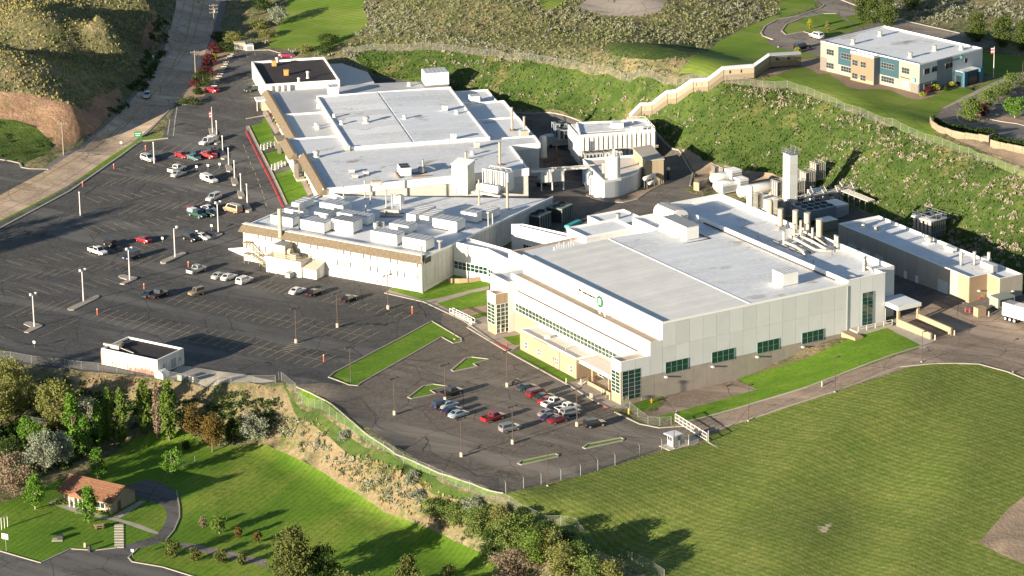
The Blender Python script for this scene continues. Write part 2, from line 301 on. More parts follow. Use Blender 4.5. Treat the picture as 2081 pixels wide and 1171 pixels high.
M_LAWN2 = multi_noise('park_grass', [((.09, .16, .014), 0, 0, 0, 0, 1), ((.062, .125, .01), .07, .5, .14, 30, 2), ((.15, .185, .03), .06, .57, .1, 60, 2), ((.05, .10, .01), .8, .6, .14, 0, 1)], gain=1.3, bump=.07, bs=2.5, waves=[(62, 1.3, .09)])
M_LAWN3 = multi_noise('office_grass', [((.095, .15, .018), 0, 0, 0, 0, 1), ((.07, .12, .012), .1, .5, .14, 30, 2), ((.15, .175, .04), .12, .56, .14, -30, 3)], gain=1.35, bump=.06, bs=2.5, waves=[(-48, 1.5, .10)])
M_LOT = asphalt('old_asphalt', (.076, .074, .072), (.102, .099, .095))
M_LOT2 = asphalt('front_asphalt', (.135, .115, .096), (.165, .144, .122))
M_YARD = asphalt('yard_asphalt', (.225, .175, .135), (.26, .205, .16))
M_BACK = asphalt('back_asphalt', (.11, .1, .09), (.14, .125, .11))
M_ROAD = asphalt('road_surface', (.40, .295, .205), (.45, .345, .25), crack=(.05, .04, .032))
M_ROAD2 = asphalt('drive_asphalt', (.18, .155, .135), (.21, .185, .16))
M_LOT_ = None; M_CONC = mat('concrete', (.42, .38, .32), .9, .3, .35, bump=.01)
M_CONC2 = mat('pale_concrete', (.5, .45, .37), .9, .22, .5)
M_SIDE = mat('sidewalk', (.38, .32, .27), .9, .25, .6)
M_GRAV = mat('red_gravel', (.36, .25, .18), .95, .3, 1.4, bump=.05, bs=4)
M_DIRT = mat('dirt', (.36, .27, .19), .95, .4, .3, bump=.12, bs=1.5)
M_SHOULD = mat('gravel_shoulder', (.2, .18, .16), .95, .3, .5, bump=.05, bs=4)
z1 = (0, 0, 2.927); z2 = (0, 380, 2.927); zo = (1350, 0, 2.788); zh = (0, 660, 2.2917); zf = (600, 640, 2.927); zg = (1200, 600, 2.051); zr = (1330, 270, 2.723); z8 = (640, 520, 5.624); za2 = (500, 230, 5.855); z5 = (1060, 200, 5.323); z4 = (950, 480, 3.345)
REG = [
 ('green_slope', M_MEAD, None, [(702,106),(760,102),(880,102),(1000,114),(1150,136),(1300,156),(1400,167),(1500,172),(1600,182),(1700,215),(1830,265),(1950,312),(2200,405),(2200,660),(2081,596),(2000,562),(1900,506),(1800,446),(1720,408),(1690,388),(1560,352),(1480,338),(1420,322),(1385,300),(1335,266),(1250,246),(1180,244),(1100,222),(1040,220),(950,190),(900,174),(760,152),(735,132)]),
 ('cut_bank', M_CUT, None, [(-40,190),(0,188),(60,190),(110,200),(143,220),(195,198),(240,180),(250,195),(225,235),(190,270),(150,292),(118,300),(60,280),(0,292),(-40,296)]),
 ('cut_bank', M_CUT, None, [(292,60),(310,33),(322,40),(318,80),(306,110),(285,122),(283,100)]),
 ('green_bank', M_MEAD, None, [(-40,250),(30,245),(75,262),(110,290),(100,312),(20,345),(-40,350)]),
 ('lawn', M_LAWN3, None, [(595,-40),(765,-40),(738,15),(748,45),(702,88),(640,98),(590,100),(545,96),(560,60),(580,20)]),
 ('green_slope', M_MEAD, None, [(1225,94),(1300,86),(1400,92),(1445,101),(1400,118),(1330,122),(1250,112)]),
 ('lawn', M_LAWN3, None, [(1085,-20),(1180,-20),(1120,22),(1100,15)]),
 ('parking_lot', M_ROAD2, None, [(1170,16),(1230,-25),(1375,-25),(1340,25),(1300,34),(1240,33)]),
 ('lawn', M_LAWN3, None, [(1579,29),(1590,-30),(1655,-30),(1656,14),(1572,43),(1545,57),(1551,74),(1580,92),(1640,104),(1665,112),(1640,118),(1560,118),(1529,136),(1468,146),(1440,162),(1379,150),(1400,125),(1458,86),(1511,59)]),
 ('road', M_ROAD2, zo, [(820,-40),(905,30),(880,50),(760,90),(640,112),(570,150),(548,185),(560,205),(620,225),(568,240),(650,272),(740,290),(870,310),(1200,300),(1500,250),(1790,275),(1900,250),(1700,195),(1320,108),(1110,42),(980,-10),(930,-40)]),
 ('lawn', M_LAWN3, zo, [(665,175),(690,140),(790,100),(900,78),(975,78),(1000,95),(1060,140),(1100,165),(1020,190),(930,210),(870,200),(790,180),(690,198)]),
 ('lawn', M_LAWN3, zo, [(1020,95),(1100,80),(1180,130),(1110,160),(1060,130)]),
 ('lawn', M_LAWN3, zo, [(1790,300),(1900,310),(2140,330),(2140,470),(1960,430),(1900,445),(1790,400)]),
 ('lawn', M_LAWN3, zo, [(540,462),(640,425),(700,405),(775,380),(830,395),(870,420),(930,420),(980,450),(1040,495),(1110,510),(1190,505),(1280,512),(1350,545),(1400,562),(1450,568),(1520,550),(1560,525),(1620,510),(1700,495),(1760,515),(1800,480),(1880,445),(1890,460),(1700,560),(1580,612),(1530,650),(1500,690),(1540,770),(1640,810),(1800,872),(2140,1010),(2140,1050),(1900,950),(1700,862),(1500,800),(1330,735),(1180,655),(1000,595),(850,545),(690,490),(600,475)]),
 ('gravel_bed', M_GRAV, zo, [(420,450),(500,440),(640,420),(700,400),(775,378),(832,393),(870,418),(930,418),(980,448),(1040,493),(1110,508),(1190,503),(1280,510),(1350,543),(1400,560),(1450,566),(1520,548),(1560,523),(1620,508),(1720,492),(1650,300),(875,340),(790,335),(640,385)]),
 ('lawn', M_LAWN3, zo, [(640,428),(700,405),(775,381),(790,420),(700,455)]),
 ('pavement', M_SIDE, zo, [(1575,612),(1880,460),(2140,360),(2140,385),(1900,475),(1600,622)]),
 ('parking_lot', M_ROAD2, zo, [(1535,660),(1580,618),(1700,565),(1900,475),(2140,385),(2140,860),(1900,765),(1760,722),(1650,704),(1560,692)]),
 ('gravel_bed', M_GRAV, zo, [(1660,655),(1720,650),(1900,650),(1850,672),(1770,705),(1700,705),(1665,685)]),
 ('gravel_bed', M_GRAV, zo, [(1825,672),(1900,650),(2140,700),(2140,735),(2000,700)]),
 ('dirt', M_DIRT, zo, [(1600,770),(1850,790),(2140,880),(2140,1000),(1900,890),(1700,810)]),
 ('gravel_shoulder', M_SHOULD, z1, [(1020,-60),(1068,0),(985,190),(930,370),(850,490),(720,640),(560,790),(420,890),(270,990),(-60,1170),(-60,1330),(390,1130),(700,905),(840,830),(1040,640),(1150,520),(1240,350),(1300,190),(1360,-60)]),
 ('road', M_ROAD, z1, [(1060,-80),(1020,150),(985,270),(940,390),(850,520),(720,670),(570,810),(430,910),(280,1010),(-100,1220),(-100,1370),(390,1112),(690,925),(830,815),(960,700),(1050,600),(1130,505),(1200,390),(1255,215),(1310,0),(1325,-80)]),
 ('side_street', M_LOT, z1, [(-100,930),(0,930),(70,960),(120,975),(130,995),(180,1003),(285,1008),(190,1060),(-100,1210)]),
 ('verge', M_LAWN, z1, [(835,822),(700,905),(400,1115),(-120,1370),(-120,1420),(410,1140),(720,925),(840,840),(1000,822),(998,808),(860,815)]),
 ('parking_lot', M_LOT, None, [(-80,478),(0,452),(100,403),(206,340),(240,318),(286,291),(328,285),(345,235),(362,212),(388,212),(405,198),(438,150),(460,115),(505,100),(560,105),(650,140),(760,155),(900,178),(1040,230),(1060,300),(1100,420),(1000,480),(950,560),(905,575),(800,592),(880,612),(920,650),(700,782),(660,790),(570,778),(380,776),(200,757),(60,742),(-80,735)]),
 ('pavement', M_CONC, z2, [(1075,1060),(1200,1080),(1640,1155),(1560,1165),(1330,1172),(990,1130)]),
 ('front_parking_lot', M_LOT2, None, [(905,610),(930,590),(990,640),(1080,700),(1180,790),(1250,840),(1320,866),(1390,868),(1440,880),(1420,900),(1340,915),(1180,965),(1030,1000),(1010,998),(900,965),(800,905),(690,830),(640,795),(600,782),(660,778),(700,784),(890,690)]),
 ('service_road', M_YARD, None, [(1385,866),(1530,820),(1700,766),(1800,732),(1880,705),(1800,600),(1810,560),(1870,560),(2200,700),(2200,830),(2140,790),(2060,755),(1980,738),(1900,736),(1840,748),(1700,795),(1530,850),(1430,886)]),
 ('service_yard', M_YARD, zg, [(215,498),(280,480),(320,440),(300,420),(600,348),(700,395),(500,455),(300,515)]),
 ('alley', M_BACK, None, [(1700,560),(1760,480),(1700,470),(1640,470),(1600,420),(1640,380),(1700,410),(1800,450),(1900,510),(2100,610),(2100,640),(1960,640),(1900,610),(1860,640),(1800,640),(1700,620)]),
 ('back_yard', M_BACK, None, [(1040,226),(1100,230),(1180,246),(1250,250),(1335,272),(1380,305),(1408,350),(1405,375),(1390,390),(1440,400),(1480,420),(1300,470),(1200,480),(1100,470),(1020,480),(1050,300)]),
 ('dirt', M_DIRT, z5, [(690,1040),(760,1000),(950,1080),(1080,1070),(1210,1000),(1540,880),(1600,890),(1400,990),(1250,1090),(1100,1125),(900,1120),(760,1090)]),
 ('dirt', M_DIRT, None, [(1385,305),(1440,330),(1500,348),(1570,355),(1640,372),(1600,420),(1480,390),(1410,380),(1412,350)]),
 ('pavement', M_CONC, zr, [(1080,1100),(1270,1050),(1345,1018),(1540,1110),(1560,1150),(1480,1200),(1440,1172),(1290,1078),(1140,1125)]),
 ('lawn', M_LAWN, zg, [(610,345),(700,325),(900,265),(1070,185),(1100,175),(1235,138),(1385,212),(1150,290),(900,385),(700,445),(520,500),(400,528),(270,508),(420,470),(600,420),(695,393)]),
 ('lawn', M_LAWN, zg, [(165,480),(215,440),(280,430),(290,455),(230,480)]),
 ('field', M_FIELD, None, [(1010,1006),(1030,1003),(1180,967),(1340,920),(1425,905),(1440,885),(1530,852),(1700,797),(1840,750),(1900,738),(1980,740),(2060,757),(2140,792),(2250,850),(2250,1300),(1500,1300),(1350,1178),(1150,1098)]),
 ('dirt', M_DIRT, zg, [(1620,1030),(1680,960),(1740,890),(1900,770),(1950,1150),(1807,1120),(1700,1075)]),
 ('lawn', M_LAWN, z8, [(850,385),(905,350),(1220,385),(1600,180),(1990,250),(1990,345),(1780,410),(1480,470),(1260,510)]),
 ('pavement', M_SIDE, z8, [(795,425),(895,350),(910,352),(852,390),(1260,512),(1480,470),(1760,395),(1990,345),(1990,380),(1780,430),(1600,480),(1400,545),(1760,740),(1960,690),(2060,890),(2050,990),(1700,740),(1250,530)]),
 ('lawn', M_LAWN, z8, [(1400,540),(1600,490),(1790,420),(1960,400),(1960,560),(1640,620),(1550,612)]),
 ('gravel_bed', M_GRAV, z8, [(1640,625),(1960,565),(1960,640),(1800,680),(1700,670)]),
 ('lawn', M_LAWN, z8, [(1700,672),(1800,682),(1960,640),(1960,688),(1770,720)]),
 ('pavement', M_SIDE, z4, [(0,600),(110,590),(140,650),(190,665),(320,650),(365,670),(362,740),(300,780),(720,985),(800,960),(970,1060),(1040,1140),(1110,1171),(1060,1171),(960,1171),(880,1130),(700,1020),(280,790),(0,625)]),
 ('lawn', M_LAWN, z4, [(240,688),(360,670),(362,738),(320,742)]),
 ('lawn', M_LAWN, z4, [(300,785),(362,775),(735,975),(660,1000)]),
 ('lawn', M_LAWN, zf, [(198,372),(230,345),(812,38),(850,60),(985,140),(985,165),(940,170),(870,132),(400,400),(370,422),(320,418)]),
 ('lawn', M_LAWN, zf, [(930,328),(1010,262),(1050,252),(1155,265),(1060,292),(1082,308),(940,338)]),
 ('lawn', M_LAWN, zf, [(672,492),(760,425),(820,413),(905,425),(805,450),(838,470),(690,500)]),
 ('lawn', M_LAWN, zf, [(1325,885),(1345,870),(1545,828),(1565,832),(1560,845),(1345,893)]),
 ('lawn', M_LAWN, zf, [(1712,790),(1740,770),(1935,732),(1955,738),(1945,750),(1725,797)]),
 ('verge', M_LAWN, zf, [(30,450),(90,465),(180,510),(400,690),(600,830),(860,945),(1240,1062),(1130,1075),(800,950),(640,880),(420,740),(150,560),(20,470)]),
 ('lawn', M_LAWN, za2, [(35,155),(190,122),(200,60),(230,55),(275,125),(370,380),(310,390),(170,425)]),
 ('lawn', M_LAWN, za2, [(205,495),(380,435),(455,450),(480,610),(290,665)]),
 ('lawn', M_LAWN, za2, [(325,735),(540,670),(610,730),(735,975),(490,1085)]),
 ('pavement', M_SIDE, za2, [(0,150),(35,155),(170,425),(205,495),(290,665),(325,735),(490,1085),(440,1110),(0,240)]),
 ('pavement', M_SIDE, za2, [(205,-60),(262,0),(345,165),(375,230),(345,250),(270,125),(200,20)]),
 ('pavement', M_SIDE, za2, [(610,735),(660,720),(780,960),(735,985)]),
 ('planting_bed', M_GRAV, za2, [(262,-60),(300,-60),(430,215),(375,225),(345,165)]),
 ('planting_bed', M_GRAV, za2, [(660,720),(700,715),(830,945),(780,960)]),
 ('planting_bed', M_GRAV, z1, [(1065,600),(1130,520),(1200,430),(1250,310),(1290,260),(1380,325),(1330,400),(1270,500),(1200,590),(1160,618),(1090,622)]),
 ('dry_bank', M_DRYG, None, [(570,782),(640,838),(760,920),(900,993),(1005,1022),(1000,1060),(960,1085),(900,1088),(780,1042),(650,958),(540,905),(560,850),(540,790)]),
 ('green_bank', M_MEAD, None, [(575,780),(640,836),(760,914),(900,984),(1005,1022),(985,1032),(880,1003),(740,940),(620,856)]),
 ('dry_bank', M_DRYG, None, [(140,752),(250,762),(380,780),(540,785),(560,790),(540,850),(430,850),(300,820),(160,800)]),
 ('lawn', M_LAWN2, None, [(540,903),(650,956),(780,1040),(900,1086),(1012,1140),(1040,1250),(-60,1250),(-60,1050),(40,1010),(120,975),(190,960),(220,930),(270,890),(340,868),(400,886),(430,910)]),
 ('driveway', M_LOT, zh, [(560,770),(600,745),(680,722),(740,730),(790,755),(822,775),(836,850),(836,900),(810,960),(770,1008),(640,1045),(598,1085),(615,1105),(760,1130),(920,1180),(920,1300),(-100,1300),(-100,1040),(0,1055),(190,1110),(330,1045),(440,1052),(540,1040),(640,1010),(720,985),(765,935),(780,880),(762,845),(690,815),(620,800)]),
 ('pavement', M_CONC, zh, [(225,830),(265,810),(290,828),(370,850),(470,885),(560,905),(650,930),(735,965),(738,976),(700,968),(560,918),(470,900),(360,878)]),
 ('pavement', M_CONC, zh, [(520,895),(650,820),(680,822),(560,900)]),
 ('path', M_ROAD2, zh, [(820,1012),(900,1020),(1000,1040),(1240,1095),(1250,1130),(1100,1095),(900,1050),(820,1035)]),
]
polys = []
for name, m, zz, pts in REG:
    if zz: pts = Z(*zz, pts)
    q = [G0(*p) for p in pts]; d = []
    for a, b in zip(q, q[1:] + q[:1]):
        n = max(1, int(math.dist(a, b) / 3.5)); d += [(a[0] + (b[0] - a[0]) * k / n, a[1] + (b[1] - a[1]) * k / n) for k in range(n)]
    polys.append(d)
def inside(P, poly):
    x, y = P[:, 0], P[:, 1]; r = np.zeros(len(P), bool); q = np.array(poly); a = q; b = np.roll(q, -1, 0)
    bb = (x >= q[:, 0].min()) & (x <= q[:, 0].max()) & (y >= q[:, 1].min()) & (y <= q[:, 1].max()); ix = np.nonzero(bb)[0]
    if not len(ix): return r
    xx, yy = x[ix], y[ix]; c = np.zeros(len(ix), bool)
    for (x0, y0), (x1, y1) in zip(a, b):
        if y0 == y1: continue
        k = (y0 > yy) != (y1 > yy); c ^= k & (xx < (x1 - x0) * (yy - y0) / (y1 - y0) + x0)
    r[ix] = c; return r
pts = []
def grid(x0, x1, y0, y1, s, test):
    n = 0
    for j, y in enumerate(np.arange(y0, y1, s)):
        for x in np.arange(x0 + (s / 2 if j % 2 else 0), x1, s):
            if test(x, y): pts.append((x + random.uniform(-.2, .2) * s, y + random.uniform(-.2, .2) * s))
half = lambda y: y * .152 + 10
grid(-180, 180, 540, 1075, 3.6, lambda x, y: abs(x) < half(y))
grid(-300, 300, 480, 1150, 14, lambda x, y: not (abs(x) < half(y) + 6 and 536 < y < 1079))
grid(-1000, 1000, -200, 1900, 90, lambda x, y: not (-315 < x < 315 and 465 < y < 1165))
pts += [(x, y) for x in (-4000, -2000, 0, 2000, 4000) for y in (-4000, -2000, 4000, 6000)] + [(x, y) for x in (-4000, -2000, 2000, 4000) for y in (0, 1500, 2500)]
edges = []; V2 = [Vector(p) for p in pts]
for d in polys:
    n = len(V2); V2 += [Vector(p) for p in d]; edges += [(n + i, n + (i + 1) % len(d)) for i in range(len(d))]
cv, ce, cf, *_ = geometry.delaunay_2d_cdt(V2, edges, [], 0, .05)
cv = np.array([(v.x, v.y) for v in cv]); cf = np.array([f for f in cf if len(f) == 3])
cen = cv[cf].mean(1); rid = np.full(len(cf), -1)
for i, d in enumerate(polys): rid[inside(cen, d)] = i
zs = height(cv)
wildv = np.zeros(len(cv), bool)
for i in [-1] + [k for k, r in enumerate(REG) if r[1] in (M_MEAD, M_CUT, M_DRYG, M_WILD, M_DIRT)]:
    wildv[cf[rid == i].ravel()] = True
for i, r in enumerate(REG):
    if r[1] not in (M_MEAD, M_CUT, M_DRYG, M_DIRT): wildv[cf[rid == i].ravel()] = False
zs = zs + np.where(wildv, rng.normal(0, .22, len(zs)), 0)
for i, r in enumerate(REG):
    if r[1] is M_CUT: u_ = np.unique(cf[rid == i].ravel()); zs[u_] += rng.normal(0, .3, len(u_))
# flat building pads
zs = zs
tri3 = [(float(a), float(b), float(c)) for (a, b), c in zip(cv, zs)]
GROUND = BVHTree.FromPolygons([Vector(p) for p in tri3], [tuple(int(i) for i in f) for f in cf])
def gz(x, y):
    h = GROUND.ray_cast(Vector((x, y, 200)), Vector((0, 0, -1)))
    return h[0].z if h[0] else 0.0
def G(px, py, dz=0):
    """the point of the ground seen at a place of the photograph"""
    h = GROUND.ray_cast(Vector((0, 0, CAM_H)), sight(px, py))
    p = h[0] if h[0] else flat(px, py, 0)
    return Vector((p.x, p.y, p.z + dz))
def sheet(name, m, ids, label=None):
    f = cf[np.isin(rid, ids)]
    if not len(f): return
    u, inv = np.unique(f.ravel(), return_inverse=True)
    me = bpy.data.meshes.new(name); me.from_pydata([tri3[i] for i in u], [], inv.reshape(-1, 3).tolist()); me.materials.append(m)
    me.polygons.foreach_set('use_smooth', [True] * len(me.polygons)); me.update()
    return struct(name, me, label=label)
sheet('ground', M_WILD, [-1])
for i, r in enumerate(REG): sheet(r[0], r[1], [i])

# ------------------------------------------------------------------ kerbs, markings
M_KERB = mat('kerb_concrete', (.37, .335, .285), .9, .2, .8)
M_RED = mat('red_kerb_paint', (.55, .07, .07), .7, .3, 1.2)
def sample(pts, step):
    out = []
    for a, b in zip(pts, pts[1:]):
        n = max(1, int(math.dist(a[:2], b[:2]) / step)); out += [(a[0] + (b[0] - a[0]) * k / n, a[1] + (b[1] - a[1]) * k / n) for k in range(n)]
    return out + [tuple(pts[-1][:2])]
def ribbon(mb, pts, w, h, step=2.5, dz=0):
    """strip (h = 0) or kerb that follows the ground"""
    q = sample(pts, step); vs = []
    for i, p in enumerate(q):
        a = q[max(0, i - 1)]; b = q[min(len(q) - 1, i + 1)]; d = Vector((b[0] - a[0], b[1] - a[1])); d = d.normalized() if d.length > 1e-6 else Vector((1, 0))
        n = Vector((-d.y, d.x)) * w / 2
        l = (p[0] + n.x, p[1] + n.y); r = (p[0] - n.x, p[1] - n.y); zl, zr_ = gz(*l), gz(*r)
        if h: z = max(zl, zr_); vs += [(*l, z - .25), (*l, z + h), (*r, z + h), (*r, z - .25)]
        else: vs += [(*l, zl + dz), (*r, zr_ + dz)]
    fs = []; k = 4 if h else 2
    for i in range(len(q) - 1):
        o = i * k
        if h: fs += [(o, o + 4, o + 5, o + 1), (o + 1, o + 5, o + 6, o + 2), (o + 2, o + 6, o + 7, o + 3)]
        else: fs += [(o, o + 1, o + 3, o + 2)]
    if h: e = (len(q) - 1) * 4; fs += [(0, 1, 2, 3), (e + 3, e + 2, e + 1, e)]
    mb.add(vs, fs)
def kerb(zz, pts, w=.28, h=.14, m=None, close=False, name='kerb'):
    p = Z(*zz, pts) if zz else pts
    q = [tuple(G(*a)[:2]) for a in p]
    if close: q.append(q[0])
    mb = MB(); ribbon(mb, q, w, h); struct(name, mb.mesh(name, m or M_KERB))
kerb(zf, [(198,372),(230,345),(812,38),(850,60),(985,140),(990,160),(940,170),(870,132),(400,400),(370,422),(320,418)], close=True)
kerb(zf, [(930,328),(1010,262),(1050,252),(1155,265),(1060,292),(1082,308),(940,338)], close=True, w=.4)
kerb(zf, [(672,492),(760,425),(820,413),(905,425),(805,450),(838,470),(690,500)], close=True, w=.4)
kerb(zf, [(1325,885),(1345,870),(1545,828),(1565,832),(1560,845),(1345,893)], close=True, w=.4)
kerb(zf, [(1712,790),(1740,770),(1935,732),(1955,738),(1945,750),(1725,797)], close=True, w=.4)
kerb(zf, [(10,430),(90,465),(180,510),(400,690),(600,830),(860,945),(1240,1062)])
kerb(z8, [(795,427),(1250,530),(1700,742),(2050,992)], w=.35)
kerb(z4, [(0,622),(280,790),(700,1020),(880,1132),(960,1172)], w=.4)
kerb(None, [(1250,838),(1300,862),(1340,870),(1395,866)], w=.4)
kerb(zg, [(400,528),(700,445),(900,385),(1150,290),(1385,212),(1430,195)], w=.35)
kerb(zg, [(480,572),(657,520),(1018,403),(1290,300),(1450,285),(1620,288),(1740,320),(1900,385)], w=.35)
kerb(zo, [(905,30),(880,50),(760,90),(640,112),(570,150),(548,185),(560,205),(620,225)], w=.4)
kerb(zo, [(665,175),(690,140),(790,100),(900,78),(975,78)], w=.4); kerb(zo, [(665,175),(690,198),(790,180),(870,205)], w=.4)
kerb(zo, [(980,-10),(1110,42),(1320,108),(1700,195)], w=.5)
kerb(zo, [(1660,655),(1720,650),(1900,650),(1850,672),(1770,705),(1700,705),(1665,685)], close=True, w=.35)
kerb(zo, [(1825,672),(2000,702),(2140,737)], w=.35)
kerb(z1, [(1050,615),(950,715),(860,808)], w=.35); kerb(z1, [(1062,605),(1090,624),(1160,620),(1200,592)], w=.35)
kerb(z1, [(-120,1420),(410,1142),(720,927),(840,842),(1000,824)], w=.5, h=.2)
kerb(z1, [(-60,940),(70,960),(118,972),(130,997),(180,1005),(290,1008)], w=.5)
kerb(z1, [(1480,302),(1600,298),(1720,330)], w=.35)
kerb(None, [(1040,228),(1100,230),(1180,247),(1250,252),(1335,273),(1380,306),(1408,352),(1402,378)], w=.4)
kerb(z5, [(690,1040),(760,1090),(900,1122),(1100,1127),(1250,1092),(1400,992),(1600,890)], w=.4)
kerb(zh, [(770,1008),(810,960),(836,900),(836,850),(822,775)], w=.25); kerb(zh, [(640,1045),(598,1085),(615,1105),(760,1130),(920,1180)], w=.25); kerb(zh, [(0,1055),(190,1110),(330,1045),(440,1052),(540,1040)], w=.25)
kerb(za2, [(0,215),(440,1112)], w=.45, m=M_RED, name='red_kerb'); kerb(za2, [(35,155),(205,495),(490,1085)], w=.2)
kerb(z4, [(180,722),(285,780)], w=.42, m=M_RED, name='red_kerb'); kerb(z4, [(900,1145),(960,1174)], w=.42, m=M_RED, name='red_kerb')
kerb(za2, [(0,70),(160,40),(235,30)], w=.5)
M_PAINT = mat('worn_yellow_paint', (.62, .51, .30), .8, .5, .8, c2=(.2, .17, .11)); M_WPAINT = mat('worn_white_paint', (.5, .47, .42), .8, .5, .9, c2=(.16, .14, .12))
def stalls(zz, a0, b0, a1, b1, n, axis=False, w=.11, skip=()):
    s = lambda p: G(zz[0] + p[0] / zz[2], zz[1] + p[1] / zz[2])
    A0, B0, A1, B1 = s(a0), s(b0), s(a1), s(b1); mb = MB()
    for i in range(n):
        if i in skip: continue
        t = i / max(1, n - 1); ribbon(mb, [tuple(A0.lerp(A1, t)[:2]), tuple(B0.lerp(B1, t)[:2])], w, 0, 2.5, .02)
    if axis: ribbon(mb, [tuple(A0.lerp(B0, .5)[:2]), tuple(A1.lerp(B1, .5)[:2])], w, 0, 2.5, .025)
    struct('stall_markings', mb.mesh('stall_markings', M_PAINT))
zA = (180, 600, 4.0); zB = (0, 480, 4.335); zC = (140, 260, 4.73); zE = (260, 90, 5.575)
stalls(zA, (0,200), (178,108), (1825,590), (2020,485), 26, True)
stalls(zA, (630,62), (742,0), (2185,391), (2370,292), 23, True)
stalls(z8, (75,520), (210,455), (1010,725), (1115,665), 10)
stalls(z2, (1500,602), (1580,560), (1690,642), (1765,600), 6)
stalls(zB, (55,213), (205,262), (1350,55), (1475,95), 13)
stalls(zB, (0,405), (130,345), (1250,265), (1450,165), 12)
stalls(zB, (40,475), (230,545), (910,370), (1060,420), 9)
stalls(zB, (30,720), (270,600), (470,660), (700,550), 5)
stalls(zB, (-60,840), (40,900), (55,780), (215,842), 2); stalls(zB, (360,890), (470,840), (590,775), (690,735), 3)
stalls(zC, (310,560), (470,480), (1415,440), (1500,400), 14); stalls(zC, (170,670), (290,720), (1420,515), (1560,550), 13)
stalls(zC, (470,835), (680,735), (1500,720), (1610,660), 11); stalls(zC, (130,950), (260,1015), (1130,840), (1250,870), 11)
stalls(zC, (640,265), (740,190), (1180,210), (1290,130), 6); stalls(zC, (440,385), (550,415), (1000,315), (1110,345), 7); stalls(zC, (1000,60), (1140,75), (1240,30), (1310,20), 3)
stalls(zE, (1390,640), (1500,660), (1300,390), (1395,350), 8); stalls(zE, (1240,130), (1270,170), (1430,90), (1450,130), 3)
stalls(zE, (1270,335), (1400,350), (1200,120), (1260,90), 2)
stalls(z8, (2300,700), (2340,760), (2400,800), (2440,860), 1)
stalls(zf, (640,560), (720,535), (1120,640), (1180,610), 5, w=.09); stalls(zf, (1340,440), (1420,420), (1650,670), (1740,640), 12, w=.09); stalls(zf, (1050,330), (1110,300), (1230,420), (1300,390), 5, w=.09)
stalls((1170,-10,8), (60,200), (100,150), (1200,330), (1250,200), 12)
def hatch():
    mb = MB()
    for k in range(7):
        t = k / 6; a = G(180 + (1560 + 105 * t) / 4, 600 + (450 - 75 * t) / 4); b = G(180 + (1640 + 110 * t) / 4, 600 + (465 - 82 * t) / 4); ribbon(mb, [tuple(a[:2]), tuple(b[:2])], .2, 0, 2, .03)
    struct('stall_markings', mb.mesh('stall_markings', M_PAINT))
hatch()
def line(zz, pts, w, m, dash=0):
    q = [tuple(G(*p)[:2]) for p in (Z(*zz, pts) if zz else pts)]; mb = MB()
    if dash:
        s = sample(q, dash)
        for i in range(0, len(s) - 1, 2): ribbon(mb, [s[i], s[i + 1]], w, 0, 2, .03)
    else: ribbon(mb, q, w, 0, 2.5, .03)
    struct('road_markings', mb.mesh('road_markings', m))
M_YLINE = mat('yellow_road_paint', (.5, .33, .1), .8, .4, .5)
line(z1, [(1155,0),(1120,170),(1070,310),(1000,450),(900,570),(790,690),(640,815),(470,930),(250,1060),(0,1190)], .3, M_YLINE)
line(z1, [(1215,0),(1165,170),(1110,300),(1060,380)], .25, M_YLINE)
line(z1, [(1100,0),(1050,160),(1000,320),(930,450),(810,600),(660,740),(480,880),(290,1000)], .18, M_WPAINT)
line(z1, [(1280,0),(1225,200),(1160,380),(1080,510),(1000,620)], .18, M_WPAINT); line(z1, [(800,815),(640,915),(380,1080),(0,1270)], .18, M_WPAINT)
line(zE, [(560,700),(535,850),(515,1040)], .3, M_WPAINT); line(zE, [(475,850),(450,1030)], .3, M_WPAINT)
line(za2, [(-30,380),(60,610),(150,810),(260,1150)], .16, M_PAINT, dash=2.2)
line(zA, [(650,230),(1180,300)], .02, M_PAINT)
line(zo, [(960,20),(1110,70),(1320,130),(1600,190)], .2, M_YLINE)
# ------------------------------------------------------------------ building kit
W_WHITE = mat('white_wall', (.76, .74, .68), .75, .14, .5); W_WHITE2 = mat('white_ribbed_wall', (.66, .64, .59), .75, .2, .6)
W_GREY = mat('grey_metal_panel', (.60, .61, .61), .6, .08, .4, spec=.4); W_CONC = mat('tan_concrete_panel', (.34, .30, .255), .9, .2, .5)
W_CREAM = mat('cream_wall', (.33, .268, .18), .85, .1, .6); W_TAN = mat('tan_wall', (.36, .265, .175), .85, .1, .6); W_TANG = mat('taupe_wall', (.40, .36, .30), .9, .1, .6)
ROOFW = multi_noise('white_roof_membrane', [((.71, .735, .77), 0, 0, 0, 0, 1), ((.60, .61, .625), .07, .5, .12, 31, 2), ((.76, .76, .755), .9, .55, .1, 0, 1), ((.42, .38, .34), .16, .655, .05, 20, 1.5)], rough=.7, bump=.01, bs=1, obj_rand=.08); ROOFM = mat('ribbed_metal_roof', (.74, .72, .68), .5, .16, .2, spec=.4); ROOFG = multi_noise('grey_roof_membrane', [((.66, .68, .71), 0, 0, 0, 0, 1), ((.54, .55, .565), .07, .5, .12, 12, 3), ((.7, .7, .7), .9, .55, .1, 0, 1), ((.33, .29, .25), .13, .655, .05, 40, 1.5)], rough=.75, bump=.01, bs=1, obj_rand=.1)
ROOFD = mat('dark_gravel_roof', (.05, .042, .044), .95, .35, .6); SHING = mat('tan_shingles', (.235, .185, .125), .95, .5, 2.2); COPING = mat('white_coping', (.82, .80, .76), .6)
GLASS = mat('green_glass', (.008, .038, .036), .08, spec=.9); GLASSB = mat('light_green_glass', (.045, .085, .06), .15, spec=.8, var=.6, vs=.45); DGLASS = mat('dark_glass', (.025, .03, .035), .1, spec=.8); FRAME = mat('white_window_frame', (.72, .72, .68), .5)
